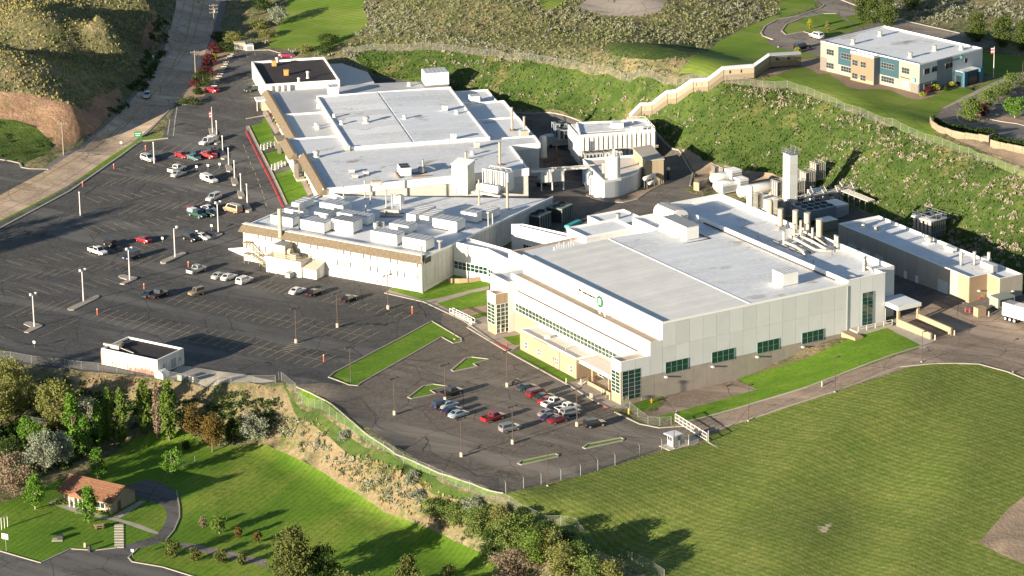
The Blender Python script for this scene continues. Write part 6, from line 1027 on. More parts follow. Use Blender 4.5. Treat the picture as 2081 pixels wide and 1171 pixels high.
# covered stair climbing the slope to the office
CS = [((1280,238),(1304,214)), ((1304,214),(1325,213)), ((1325,213),(1357,190)), ((1357,190),(1375,188)), ((1375,188),(1409,166)), ((1409,166),(1440,164)), ((1440,164),(1471,141)), ((1471,141),(1533,136)), ((1533,136),(1565,114)), ((1565,114),(1629,110))]
cs = thing('covered_stair', 'long cream covered stairway zigzagging up the green slope to the office', 'staircase', (0, 0, 0)); bx_h = 3.0
_pp3 = [G(1290, 262, 0)]
lo, hi = G(1290, 250), G(1622, 138); nodes = [a for a, b in CS] + [CS[-1][1]]
xs = [(p[0] - nodes[0][0]) / (nodes[-1][0] - nodes[0][0]) for p in nodes]
def on_line(px, py, A, B):
    n = Vector((-(B.y - A.y), B.x - A.x, 0)); d = sight(px, py); o = Vector((0, 0, CAM_H)); t = (A - o).dot(n) / d.dot(n); return o + d * t
def above(px, py, h):
    d = sight(px, py); o = Vector((0, 0, CAM_H)); best = None
    for z in np.arange(34, 0, -.2):
        t = (z - CAM_H) / d.z; p = o + d * t
        if p.z - gz(p.x, p.y) < h: return p
    return p
tops = [above(px, py, 3.6 if k < 10 else 3.2) for k, (px, py) in enumerate(nodes)]
dirv = Vector((hi.x - lo.x, hi.y - lo.y, 0)).normalized(); side = Vector((dirv.y, -dirv.x, 0))
if side.y > 0: side = -side
for i, (a_, b_) in enumerate(zip(tops, tops[1:])):
    A2 = a_ + dirv * .06; B2 = b_ - dirv * .06; w = -side * 2.4
    def slab(z0, z1, off0=Vector(), off1=None, m=W_CREAM, nm='wall_panel'):
        o1 = w if off1 is None else off1; mb = MB(); q = [A2 + off0, B2 + off0, B2 + o1, A2 + o1]
        mb.add([(p.x, p.y, p.z + z0) for p in q] + [(p.x, p.y, p.z + z1) for p in q], [(3, 2, 1, 0), (4, 5, 6, 7), (0, 1, 5, 4), (1, 2, 6, 5), (2, 3, 7, 6), (3, 0, 4, 7)]); return part(nm, mb, m, cs)
    slab(-2.9, -1.55, m=mat('tan_panel', (.20, .16, .11), .8)); slab(-1.54, -.02, side * .03, m=mat('cream_panel', (.28, .235, .165), .8)); slab(0, .14, side * .12, w - side * .1, COPING, 'roof')
    if i % 2 == 1:
        for t in ((.3,) if (b_ - a_).length < 4 else (.18, .55)):
            p = a_.lerp(b_, t) + side * .08; q = p + dirv * 1.6; mb = MB(); mb.add([(p.x, p.y, p.z - 1.2), (q.x, q.y, q.z - 1.2), (q.x, q.y, q.z - .4), (p.x, p.y, p.z - .4), (p.x - side.x * .06, p.y - side.y * .06, p.z - 1.2), (q.x - side.x * .06, q.y - side.y * .06, q.z - 1.2), (q.x - side.x * .06, q.y - side.y * .06, q.z - .4), (p.x - side.x * .06, p.y - side.y * .06, p.z - .4)], [(0, 1, 2, 3), (0, 4, 5, 1), (1, 5, 6, 2), (2, 6, 7, 3), (3, 7, 4, 0)]); part('window', mb, DGLASS, cs)
    p = b_ - side * .9; part('pier', MB().tube((p.x, p.y, min(gz(p.x, p.y), p.z - 3.2) - .4), (p.x, p.y, p.z - 2.85), .22, 8), STEEL, cs)

# ------------------------------------------------------------------ shed by the lot, house in the hollow
SH_O, SH_A = (-74.72, 682.62), R(146.7)
s_ = thing('utility_shed', 'white ribbed shed with black flat roof and red paint stains at the lot edge', 'building', (*SH_O, 0), SH_A)
bx(s_, 'wall', .1, -8.9, -1, 14.9, -.1, 3.1, W_WHITE2); parapet(s_, [(0, -9), (15, -9), (15, 0), (0, 0)], 3.05, 3.55, .25); bx(s_, 'roof', .2, -8.8, 3.1, 14.8, -.2, 3.16, ROOFD)
def shed_panels(a, b, n): 
    a = Vector(a); b = Vector(b); d = (b - a) / n; nn = Vector((d.y, -d.x)).normalized(); ang = math.atan2(d.y, d.x); me = MB().box(.05, -.12, -.8, d.length - .05, .05, 3.5).mesh('wall_panel', W_WHITE2)
    for i in range(n): p = a + d * i; link('wall_panel', me, s_, (p.x, p.y, 0), ang)
shed_panels((15, 0), (0, 0), 15); shed_panels((0, 0), (0, -9), 9)
RSTAIN = mat('red_rust_paint', (.55, .2, .15), .9, .4, 2)
for i in range(15): bx(s_, 'red_batten', i + .92, .02, -.2, i + 1.08, .15, 3.0, RSTAIN)
for i in range(22): h = .35 + .9 * random.random(); u = 4.0 - i * .33 + 3.5; bx(s_, 'red_streak', u - .1, .13, -.1, u + .08 + .12 * random.random(), .17, h, mat('red_paint_run', (.62, .18, .12), .9, .3, 3))
bx(s_, 'door', -.16, -6.2, .3, -.1, -4.6, 2.3, GREYP)
for v in (-2.5, -7.8): bx(s_, 'vent', -.17, v, 1.2, -.1, v + .5, 2.0, GREYP)
a = thing('rooftop_unit', 'tan air unit with ducts on the black roof of the shed', 'rooftop unit', (SH_O[0] - 9.6, SH_O[1] + 9, 3.16), SH_A); bx(a, 'casing', -1.3, -.6, .1, 1.1, .5, .9, PIPE); bx(a, 'duct', 1.1, -.3, .3, 3.2, .2, .7, PIPE); bx(a, 'fan', -.4, -2.4, .1, .7, -1.3, .8, W_TAN); part('pipe', MB().tube((-1.3, 0, .4), (-5.6, .8, .2), .08, 6), PIPE, a)
pt = thing('propane_hut', 'small white round-topped hut at the corner of the ribbed shed', 'hut', (SH_O[0] + .6, SH_O[1] - 1.2, gz(SH_O[0], SH_O[1]) - .1), SH_A); prof = [(-1.1, 0), (-1.1, .7)] + [(-1.1 * math.cos(t), .7 + .9 * math.sin(t)) for t in np.linspace(0.2, math.pi - .2, 7)] + [(1.1, .7), (1.1, 0)]; n = len(prof); mb = MB(); mb.add([(x, .3, z) for x, z in prof] + [(x, -1.9, z) for x, z in prof], [tuple(range(n)), tuple(range(2 * n - 1, n - 1, -1))] + [(i + 1, i, n + i, n + i + 1) for i in range(n - 1)]); part('shell', mb, WPAINT, pt); bx(pt, 'door', -.5, .3, 0, .5, .36, 1.2, WPAINT)
HS = G(228, 1046); hz_ = gz(HS.x, HS.y); H_A = R(148)
ho = thing('house', 'low house with reddish brown gable roof and white porch in the hollow', 'house', (HS.x, HS.y, hz_), H_A)
L_, w_ = 13.2, 8.2   # x along the ridge to the left, y towards the viewer's side
bx(ho, 'wall', .3, -w_ + .4, -1.5, L_ - .3, -.4, 2.5, W_CREAM); mb = MB(); e = 2.4; rz = 4.6
part('gable', MB().prism([(.3, -w_ + .4), (.42, -w_ + .4), (.42, -w_ / 2), (.3, -w_ / 2)], 2.4, [2.45, 2.45, 4.5, 4.5]).prism([(.3, -w_ / 2), (.42, -w_ / 2), (.42, -.4), (.3, -.4)], 2.4, [4.5, 4.5, 2.45, 2.45]), W_CREAM, ho)
RSH = mat('brown_shingles', (.26, .125, .07), .95, .35, 1.6, c2=(.17, .085, .05)); n = 8
for k in range(n):
    for sgn in (0, 1):
        y0, y1 = (k * w_ / 2 / n, (k + 1) * w_ / 2 / n); z0, z1 = 2.35 + (rz - 2.35) * k / n, 2.35 + (rz - 2.35) * (k + 1) / n
        Y = (lambda y: .35 - y * 1.085) if sgn == 0 else (lambda y: -w_ - .35 + y * 1.085)
        mb = MB(); mb.add([(-.35, Y(y0), z0 + .1), (L_ + .35, Y(y0), z0 + .1), (L_ + .35, Y(y1 + .05), z1 + .08), (-.35, Y(y1 + .05), z1 + .08), (-.35, Y(y0), z0 - .02), (L_ + .35, Y(y0), z0 - .02), (L_ + .35, Y(y1 + .05), z1 - .04), (-.35, Y(y1 + .05), z1 - .04)], [(0, 1, 2, 3), (7, 6, 5, 4), (0, 4, 5, 1), (1, 5, 6, 2), (2, 6, 7, 3), (3, 7, 4, 0)]); part('shingle_course', mb, RSH, ho)
bx(ho, 'ridge_cap', -.35, -w_ / 2 - .15, rz + .06, L_ + .35, -w_ / 2 + .15, rz + .16, RSH)
part('porch_roof', MB().prism([(6.2, -1.2), (8.1, -1.2), (8.1, 1.2), (6.2, 1.2)], 2.3, [2.4, 3.6, 3.6, 2.4]).prism([(8.1, -1.2), (10, -1.2), (10, 1.2), (8.1, 1.2)], 2.3, [3.6, 2.4, 2.4, 3.6]), RSH, ho)
for x in (6.4, 7.5, 8.6, 9.7): bx(ho, 'porch_post', x, .85, -.5, x + .2, 1.05, 2.3, WPAINT)
bx(ho, 'porch_gable', 6.3, 1.0, 2.3, 9.9, 1.06, 2.5, WPAINT); window(ho, 9.4, -.3, 0, 180, 2.8, 2.1, 3, 1, DGLASS); window(ho, 4.2, -.3, .7, 180, 2.2, 1.2, 2, 1, DGLASS); bx(ho, 'deck', 5.5, -.35, -1, 10.5, 1.5, .05, M_CONC2); bx(ho, 'door', .24, -3.2, 0, .3, -2.2, 2.0, BROWN)
# retaining walls below the upper car park, stone by stone
RW = mat('retaining_block', (.31, .25, .17), .95, .25, 1.2)
def retaining(zz, pts, h, label):
    q = [G(*p) for p in Z(*zz, pts)]; o = q[0]; t = thing('retaining_wall', label, 'retaining wall', o)
    s = sample([(p.x, p.y) for p in q], 2.0)
    for i, (a, b) in enumerate(zip(s, s[1:])):
        d = Vector((b[0] - a[0], b[1] - a[1])); nn = Vector((-d.y, d.x)).normalized() * .25; z = min(gz(*a), gz(*b))
        for k in range(3): e = random.uniform(0, .03); part('block', MB().prism([(a[0] - o.x + d.x * .015, a[1] - o.y + d.y * .015), (b[0] - o.x - d.x * .015, b[1] - o.y - d.y * .015), (b[0] - o.x + nn.x, b[1] - o.y + nn.y), (a[0] - o.x + nn.x, a[1] - o.y + nn.y)], z - o.z - .5 + k * (h + .5) / 3, z - o.z - .53 + (k + 1) * (h + .5) / 3), RW, t)
retaining((1880, 130, 5.577), [(52, 668), (75, 720), (150, 775), (300, 830), (450, 855), (600, 870), (720, 890), (775, 860)], 1.7, 'curved tan block retaining wall below the upper car park lane')
retaining((1880, 130, 5.577), [(735, 935), (850, 965), (1000, 995), (1200, 1030)], 1.7, 'second tan block retaining wall at the right edge of the picture')
rw = solo('curved_seat_wall', MB().prism([(0, 0), (2.2, -.9), (4.6, -1.2), (7, -1), (7, -.6), (4.6, -.8), (2.2, -.5), (.1, .3)], -1, 1.1), W_TAN, 'curved tan garden wall on the lawn between the two main buildings', 'garden wall', G(640 + 1530 / 5.624, 520 + 312 / 5.624), R(12))
z1 = (0, 0, 2.927); z2 = (0, 380, 2.927); z4 = (950, 480, 3.345)
# ------------------------------------------------------------------ vehicles
TYRE = mat('tyre_rubber', (.02, .02, .02), .85); RIM = mat('alloy_rim', (.45, .45, .44), .35, metal=.5); LAMP = mat('lamp_glass', (.7, .7, .66), .15); TAIL = mat('tail_lamp', (.35, .02, .02), .25); CGLASS = mat('car_glass', (.018, .02, .024), .08, spec=.8); BEDD = mat('bed_liner', (.03, .03, .03), .9)
PAINTS = {}
def paint(rgb):
    if rgb not in PAINTS:
        m = mat('car_paint_%d' % len(PAINTS), rgb, .28, spec=.5); m.node_tree.nodes['Principled BSDF'].inputs['Coat Weight'].default_value = .5; PAINTS[rgb] = m
    return PAINTS[rgb]
# body stations (x, half width, bottom, belt); cabin: floor x0 x1, roof x0 x1, roof height
KIND = {
 'sedan': ([(-2.35, .70, .42, .80), (-2.15, .84, .28, .95), (-1.0, .90, .24, .98), (.9, .90, .24, .96), (1.9, .86, .28, .80), (2.35, .66, .38, .62)], (-1.75, 1.15, -1.0, .25, 1.44), 1.38),
 'suv': ([(-2.3, .80, .45, 1.0), (-2.2, .92, .34, 1.1), (-1.0, .95, .32, 1.12), (.9, .95, .32, 1.1), (2.0, .90, .36, 1.0), (2.35, .76, .42, .85)], (-2.22, 1.15, -2.0, .35, 1.78), 1.42),
 'minivan': ([(-2.45, .84, .42, 1.0), (-2.3, .95, .3, 1.08), (-1, .98, .28, 1.08), (1.0, .98, .28, 1.02), (2.1, .92, .32, .86), (2.5, .74, .38, .68)], (-2.38, 1.75, -2.1, .75, 1.78), 1.5),
 'pickup': ([(-2.75, .9, .48, 1.02), (-2.65, .97, .42, 1.06), (-1.0, .98, .38, 1.08), (.9, .98, .38, 1.1), (2.4, .94, .42, 1.02), (2.75, .82, .48, .86)], (-.75, 1.4, -.55, .7, 1.82), 1.68),
 'jeep': ([(-1.85, .82, .5, 1.1), (-1.8, .86, .45, 1.12), (-.8, .86, .42, 1.12), (.6, .86, .42, 1.1), (1.8, .8, .48, 1.05), (1.95, .74, .5, .95)], (-1.82, .75, -1.8, .45, 1.88), 1.15),
 'van': ([(-2.6, .95, .45, 1.2), (-2.5, 1.0, .36, 1.25), (-1, 1.0, .34, 1.25), (1.2, 1.0, .34, 1.2), (2.3, .95, .38, 1.02), (2.6, .82, .42, .85)], (-2.55, 1.7, -2.4, .9, 2.15), 1.6)}
MESH = {}
def car_meshes(kind):
    if kind in MESH: return MESH[kind]
    stt, (f0, f1, r0, r1, rz), wb = KIND[kind]; d = {}
    mb = MB(); vs = []
    for x, w, b, t in stt: vs += [(x, -w * .9, b), (x, -w, b + (t - b) * .35), (x, -w, b + (t - b) * .75), (x, -w * .92, t), (x, w * .92, t), (x, w, b + (t - b) * .75), (x, w, b + (t - b) * .35), (x, w * .9, b)]
    n = len(stt); fs = [tuple(range(8)), tuple(range(8 * n - 1, 8 * n - 9, -1))]
    for i in range(n - 1):
        for k in range(8): a = i * 8 + k; b = i * 8 + (k + 1) % 8; fs.append((a, a + 8, b + 8, b))
    mb.add(vs, fs); d['body'] = mb.mesh(kind + '_body', BLACK, True)
    belt = stt[2][3]; w0 = stt[2][1] * .9; w1 = w0 * .80
    c = [(f0, -w0, belt), (f1, -w0, belt - .06), (f1, w0, belt - .06), (f0, w0, belt), (r0, -w1, rz), (r1, -w1, rz), (r1, w1, rz), (r0, w1, rz)]
    mb = MB(); mb.add(c, [(4, 5, 6, 7), (0, 1, 5, 4), (1, 2, 6, 5), (2, 3, 7, 6), (3, 0, 4, 7)]); d['cabin'] = mb.mesh(kind + '_cabin', BLACK)
    V = [Vector(p) for p in c]
    def pane(a, b, cc, dd, off, m=.1, lo=.12, hi=.1):
        q = []
        for s_, t_ in ((m, lo), (1 - m, lo), (1 - m, 1 - hi), (m, 1 - hi)): q.append(V[a].lerp(V[b], s_).lerp(V[dd].lerp(V[cc], s_), t_))
        nn = (q[1] - q[0]).cross(q[3] - q[0]).normalized() * off; mb = MB(); mb.add([tuple(p + nn) for p in q] + [tuple(p - nn) for p in q], [(0, 1, 2, 3), (0, 4, 5, 1), (1, 5, 6, 2), (2, 6, 7, 3), (3, 7, 4, 0)]); return mb.mesh('pane', CGLASS)
    d['side'] = [pane(0, 1, 5, 4, .02, .07), pane(2, 3, 7, 6, .02, .07)]; d['front'] = pane(1, 2, 6, 5, .02, .06, .06, .06); d['rear'] = pane(3, 0, 4, 7, .02, .08, .1, .08)
    r = .33 if kind == 'sedan' else .38; d['tyre'] = MB().tube((0, -.11, 0), (0, .11, 0), r, 14).mesh('tyre', TYRE); d['rim'] = MB().tube((0, -.125, 0), (0, .125, 0), r * .62, 10).mesh('rim', RIM); d['r'] = r
    x, w, b, t = stt[-1]; d['head'] = MB().box(-.14, -.16, -.09, .02, .16, .09).mesh('headlight', LAMP); d['tail'] = MB().box(-.03, -.11, -.12, .1, .11, .12).mesh('tail_light', TAIL)
    if kind == 'pickup':
        d['bed'] = MB().box(-2.62, -.8, 1.05, -.78, .8, 1.075).mesh('bed', BEDD); m2 = MB().box(-2.7, -.95, 1.0, -.8, -.8, 1.2).box(-2.7, .8, 1.0, -.8, .95, 1.2).box(-2.75, -.8, 1.0, -2.62, .8, 1.18); d['rail'] = m2.mesh('bed_side', BLACK)
        m3 = MB(); m3.box(-2.72, -.93, 1.2, -.78, .93, 1.86, .1, .1); d['canopy'] = m3.mesh('canopy', WPAINT)
    MESH[kind] = d; return d
def skin(o, m):
    o.material_slots[0].link = 'OBJECT'; o.material_slots[0].material = m; return o
def car(kind, px, py, dx, dy, rgb, label, canopy=False, group=None, cap=None):
    """(px, py): where the wheels stand in the photo; (dx, dy): which way its nose points there"""
    d = car_meshes(kind); P = G(px, py); Q = G(px + dx, py + dy); ang = math.atan2(Q.y - P.y, Q.x - P.x); stt, cab, wb = KIND[kind]
    name = {'sedan': 'parked_car', 'suv': 'parked_suv', 'minivan': 'parked_minivan', 'pickup': 'pickup_truck', 'jeep': 'parked_jeep', 'van': 'parked_van'}[kind]
    t = thing(name, label, {'sedan': 'car', 'suv': 'car', 'minivan': 'minivan', 'pickup': 'pickup truck', 'jeep': 'jeep', 'van': 'van'}[kind], P, ang, group); p = paint(rgb)
    skin(link('body', d['body'], t), p); skin(link('cabin', d['cabin'], t), paint(cap) if cap else p)
    for s_ in d['side']: link('side_window', s_, t)
    link('windscreen', d['front'], t); link('rear_window', d['rear'], t)
    for sx in (-1, 1):
        for sy in (-1, 1):
            w = link('wheel', d['tyre'], t, (sx * wb, sy * (stt[2][1] - .1), d['r'])); link('rim', d['rim'], w)
    x, w, b, tt = stt[-1]
    for sy in (-1, 1): link('headlight', d['head'], t, (x - .02, sy * (w - .17), b + (tt - b) * .72)); link('tail_light', d['tail'], t, (stt[0][0] + .0, sy * (stt[0][1] - .12), stt[0][2] + (stt[0][3] - stt[0][2]) * .75))
    if kind == 'pickup':
        skin(link('bed_side', d['rail'], t), p)
        if canopy: link('canopy', d['canopy'], t)
        else: link('bed', d['bed'], t)
    return t
WH = (.72, .71, .68); SI = (.45, .45, .44); BK = (.012, .012, .014); NV = (.015, .025, .06); RD = (.30, .014, .02); MR = (.16, .012, .02); GY = (.2, .2, .21); TL = (.02, .05, .058); GN = (.015, .04, .03); SB = (.32, .38, .42)
def zz_(s, x, y): return (s[0] + x / s[2], s[1] + y / s[2])
FL = 'cars in the front parking lot'; OL = 'cars in the old parking lot'
for kind, s, x, y, dx, dy, rgb, lb, g_, kw in [
 ('pickup', zf, 928, 478, 66, -20, (.03, .032, .035), 'black pickup truck nearest the notched grass islands', FL, {}), ('suv', zf, 872, 553, 66, -20, NV, 'dark blue utility car at the left end of the small group', FL, {}), ('sedan', zf, 912, 550, 66, -20, SB, 'pale blue hatchback half hidden behind the dark blue utility car', FL, {}), ('sedan', zf, 932, 583, 66, -20, NV, 'dark blue saloon between two paler cars of the small group', FL, {}), ('sedan', zf, 972, 605, 66, -20, SB, 'silver blue saloon at the near end of the small group', FL, {}),
 ('pickup', zf, 1178, 627, 66, -20, RD, 'bright red pickup truck alone in the middle of the front lot', FL, {}), ('suv', zf, 1276, 690, 66, -16, GY, 'grey utility car alone in front of a lamp post', FL, {}),
 ('sedan', zf, 1380, 447, 66, -17, TL, 'dark teal saloon at the far end of the long car row', FL, {}), ('minivan', zf, 1440, 483, 66, -17, MR, 'maroon minivan second from the far end of the row', FL, {}), ('sedan', zf, 1482, 503, 66, -17, GN, 'dark green saloon beside the maroon minivan', FL, {}), ('sedan', zf, 1508, 524, 66, -17, RD, 'red car squeezed between the green saloon and the white pickup', FL, {}), ('pickup', zf, 1538, 540, 66, -20, WH, 'white pickup truck in the middle of the long car row', FL, {}), ('sedan', zf, 1560, 560, 66, -17, BK, 'black saloon between the two light pickups', FL, {}), ('pickup', zf, 1620, 572, 66, -17, WH, 'second white pickup truck farther along the long car row', FL, {}), ('suv', zf, 1640, 597, 66, -17, GY, 'grey utility car with pale roof rack behind the lamp base', FL, {}),
 ('sedan', zf, 1507, 600, 66, -17, GY, 'silver grey saloon at the left end of the near row', FL, {}), ('sedan', zf, 1520, 624, 66, -17, NV, 'navy saloon in the middle of the near row', FL, {}), ('sedan', zf, 1565, 638, 66, -17, MR, 'maroon saloon at the near end of the row', FL, {}), ('suv', zf, 1780, 665, 66, -12, BK, 'black utility car standing apart near the gate', FL, {}),
 ('pickup', z2, 582, 398, 40, 14, WH, 'small white pickup truck below the dark jeep in the old lot', OL, {}), ('jeep', z2, 655, 352, -30, -14, BK, 'black jeep above the small white pickup', OL, {}), ('sedan', z2, 852, 328, -40, -12, RD, 'red saloon alone in the left of the old lot', OL, {}), ('suv', z2, 785, 428, -40, 16, NV, 'dark blue utility car behind a white lamp post', OL, {}), ('suv', z2, 1135, 318, 40, 14, BK, 'black utility car beside the end island', OL, {}), ('sedan', z2, 1204, 310, 40, 12, WH, 'white saloon beside the black utility car at the island', OL, {}), ('pickup', z2, 1170, 508, 40, -18, SI, 'silver pickup truck left of the white cars', OL, {}), ('sedan', z2, 1306, 542, 40, -18, SI, 'silver saloon next to the leftmost white saloon', OL, {}), ('sedan', z2, 1362, 550, 40, -18, WH, 'white saloon next to the silver saloon', OL, {}), ('suv', z2, 1455, 572, 40, -18, WH, 'white utility car with dark windows in front of the machine house', OL, {}),
 ('sedan', z2, 1770, 632, 40, -18, WH, 'white saloon parked left of the black saloon', OL, {}), ('sedan', z2, 1875, 642, 40, -18, BK, 'black saloon right of the white saloon by the ribbed block', OL, {}), ('pickup', z2, 945, 655, 40, -18, BK, 'black pickup truck parked beside a teal car', OL, {}), ('sedan', z2, 890, 652, 40, -18, TL, 'dark teal car beside the black pickup', OL, {}), ('jeep', z2, 1170, 645, -30, 8, (.25, .18, .11), 'brown jeep with tan spare wheel cover in the open lot', OL, {}), ('sedan', z8, 395, 515, 60, -26, BK, 'black saloon with red tail lights nearest the corner lawn', OL, {}),
 ('suv', zC, 762, 318, 50, 18, SI, 'silver utility car beside a tall white pole', OL, {}), ('sedan', zC, 1087, 282, 50, 18, (.38, .018, .025), 'bright red car at the left of a group of five', OL, {}), ('sedan', zC, 1203, 305, 50, 16, (.09, .16, .16), 'pale teal saloon at the front of the group of five', OL, {}), ('sedan', zC, 1228, 272, 50, 16, TL, 'dark teal saloon behind the pale teal one', OL, {}), ('pickup', zC, 1335, 285, -50, -12, (.35, .03, .04), 'red and white pickup truck in the group of five', OL, {'canopy': False}), ('suv', zC, 1382, 252, 50, 14, BK, 'black utility car at the right of the group of five', OL, {}),
 ('pickup', zC, 1338, 155, -50, 22, WH, 'white pickup truck with cab box beside the small islands', OL, {'canopy': True}), ('pickup', zC, 1040, 418, 50, -22, WH, 'white pickup truck with its bed to the left', OL, {}), ('sedan', zC, 1055, 465, 50, -22, SI, 'silver saloon just below the white pickup', OL, {}), ('pickup', zC, 1350, 520, 50, 18, WH, 'white pickup truck with a white canopy alone by the islands', OL, {'canopy': True}), ('suv', zC, 1392, 695, -50, 26, (.5, .53, .55), 'silver blue utility car partly behind a lamp head', OL, {}), ('sedan', zC, 1205, 800, 50, 16, MR, 'maroon saloon behind the green and white pickup', OL, {}), ('pickup', zC, 1235, 855, 50, 16, (.02, .075, .065), 'green pickup truck with white canopy at the front of a group', OL, {'canopy': True}), ('sedan', zC, 1345, 800, 50, 14, WH, 'white saloon at the back of the group of four', OL, {}), ('sedan', zC, 1355, 840, 50, 14, GN, 'dark saloon right of the green pickup', OL, {}), ('van', zC, 1575, 808, -50, -14, (.45, .22, .12), 'tan and red van beside the last island', OL, {'cap': (.55, .45, .32)}),
 ('sedan', zE, 952, 540, -60, -12, (.45, .02, .035), 'bright red sports car beside the planted strip', OL, {}), ('sedan', zE, 1408, 530, -60, 20, GN, 'dark green saloon by the wall of the black roofed block', OL, {}), ('sedan', zE, 1800, 148, 60, -8, (.25, .02, .05), 'crimson car behind the black roofed block', OL, {}), ('sedan', zE, 222, 598, -14, 28, SI, 'silver car driving down the curving road', None, {}),
 ('suv', zo, 862, 216, -30, -10, WH, 'white utility car at the side of the plateau office', None, {}), ('suv', zo, 778, 278, 40, -10, BK, 'black car in front of the plateau office corner', None, {})]:
    car(kind, *zz_(s, x, y), dx, dy, rgb, lb, group=g_, **kw)
mc = thing('motorcycle', 'chrome and black motorcycle parked by a lamp post base', 'motorcycle', G(*zz_(zf, 1312, 412)), R(35))
for x in (-.7, .7): w = part('wheel', MB().tube((x, -.07, .32), (x, .07, .32), .32, 14), TYRE, mc); part('rim', MB().tube((x, -.08, .32), (x, .08, .32), .2, 10), RIM, w)
part('tank', MB().hcyl((-.05, 0, .82), (.3, 0, .85), .17, 10), paint(MR), mc); bx(mc, 'seat', -.75, -.14, .68, -.05, .14, .8, BLACK); bx(mc, 'engine', -.25, -.2, .28, .3, .2, .66, RIM); part('handlebar', MB().tube((.45, -.4, 1.08), (.45, .4, 1.08), .03, 6).tube((.7, 0, .32), (.42, 0, 1.1), .05, 6), RIM, mc); part('exhaust', MB().tube((-.9, -.2, .3), (.2, -.2, .3), .05, 6), RIM, mc)

# ------------------------------------------------------------------ lamp posts, poles, signs, bollards
POLEW = mat('white_pole_paint', (.68, .62, .58), .6, .1, 1); POLEB = mat('bronze_pole', (.10, .075, .06), .5, metal=.3); WOOD = mat('weathered_wood', (.30, .25, .2), .9, .3, 3)
def lamp_new(px, py, h, label, base=CREAMP, ang=SUN_AZ):
    t = thing('lamp_post', label, 'lamp post', G(px, py), ang, 'bronze twin-head lamp posts')
    if base: part('base', MB().lathe(0, 0, [(.36, -.2), (.36, .85), (.3, .9)], 14), base, t, smooth=True)
    part('pole', MB().lathe(0, 0, [(.1, .0), (.075, h)], 8), POLEB, t); part('arm', MB().box(-.7, -.05, h - .12, .7, .05, h), POLEB, t)
    for s in (-1, 1): part('lamp_head', MB().box(s * .95 - .32, -.2, h - .14, s * .95 + .32, .2, h + .06), POLEB, t)
for px, py, lb in ((602, 697, 'bronze lamp post by the hatched bay in the old lot'), (686, 665, 'bronze lamp post in the middle of the right half of the old lot'), (789, 628, 'bronze lamp post by the corner of the ribbed block lawn'), (713, 778, 'bronze lamp post on the long grass island'), (802, 843, 'bronze lamp post with cream base left of the notched islands'), (905, 815, 'bronze lamp post beside the black pickup'), (938, 928, 'bronze lamp post nearest the bottom fence'), (1042, 902, 'bronze lamp post beside the lone grey car'), (1031, 786, 'bronze lamp post by the motorcycle'), (1173, 866, 'bronze lamp post at the near end of the long car row')):
    lamp_new(px, py, 7.9, lb, None if px == 713 else CREAMP)
def lamp_road(px, py, h, label):
    t = thing('road_lamp', label, 'lamp post', G(px, py), SUN_AZ, 'slim single-head road lamps'); part('pole', MB().lathe(0, 0, [(.09, -.2), (.06, h)], 7), POLEB, t); part('arm', MB().box(0, -.04, h - .1, .8, .04, h), POLEB, t); part('lamp_head', MB().box(.6, -.18, h - .12, 1.25, .18, h + .05), POLEB, t); part('base', MB().lathe(0, 0, [(.25, -.2), (.25, .25)], 10), M_CONC, t)
for px, py, h, lb in ((1521, 856, 7.6, 'slim road lamp on the field edge nearest the gate'), (1697, 797, 7.4, 'slim road lamp halfway up the service road'), (1873, 736, 6.5, 'slim road lamp at the apron of the loading dock'), (2059, 757, 7, 'slim road lamp at the right edge of the field bend'), (1113, 988, 8, 'slim lamp on the bottom fence of the front lot'), (924, 690, 6.8, 'slim lamp on the kerb beside the white gangway'), (1582, 96, 8.2, 'slim lamp at the kerb of the plateau drive'), (2077, 190, 8, 'slim lamp at the edge of the upper car park'), (1370, 912, 7.4, 'slim lamp standing beside the guard booth')): lamp_road(px, py, h, lb)
def lamp_old(px, py, h, n, label, flood=True):
    t = thing('flood_light_pole', label, 'lamp post', G(px, py), SUN_AZ, 'white poles in the old parking lot'); part('pole', MB().lathe(0, 0, [(.17, -.2), (.12, h)], 9), POLEW, t, smooth=True); part('conduit', MB().tube((.16, 0, 0), (.14, 0, h * .9), .035, 5), RUST, t)
    if flood:
        for k in range(n):
            s = -1 if k else 1; part('arm', MB().tube((0, 0, h - .2), (s * .5, -.2, h + .15), .05, 5), POLEW, t); part('flood_light', MB().lathe(s * .65, -.3, [(.1, h + .0), (.3, h + .1), (.34, h + .5), (.16, h + .6)], 10), LAMP, t)
    else: part('cap', MB().lathe(0, 0, [(.14, h), (.2, h + .05), (.2, h + .35), (.08, h + .4)], 8), POLEW, t)
for px, py, h, n, lb in ((70, 665, 7.4, 2, 'white twin flood light pole nearest the left edge'), (170, 613, 7.2, 2, 'white twin flood light pole on the long plain island'), (264, 571, 7.5, 2, 'white twin flood light pole on the hooked island'), (356, 524, 7.1, 1, 'white single flood light pole right of the hooked island'), (444, 474, 7.4, 2, 'white twin flood light pole by the ribbed block')): lamp_old(px, py, h, n, lb)
for px, py, h, lb in ((313.5, 332, 5.2, 'tall white pole behind the silver utility car'), (163.5, 438, 5.6, 'tall white pole standing in the long shadow'), (441, 283, 4.6, 'thin white pole on the island next to the flagpole'), (453, 311, 4.2, 'thin white pole, second from the flagpole'), (465, 336, 4.2, 'thin white pole, third from the flagpole'), (477, 363, 4.3, 'thin white pole, fourth from the flagpole'), (490, 390, 4.3, 'thin white pole, fifth from the flagpole'), (503, 420, 5.4, 'thin white pole on the last island beside the van'), (210, 702, 0.01, '')):
    if lb: lamp_old(px, py, h, 0, lb, False)
M_ISL = mat('island_concrete', (.40, .35, .30), .95, .25, .8)
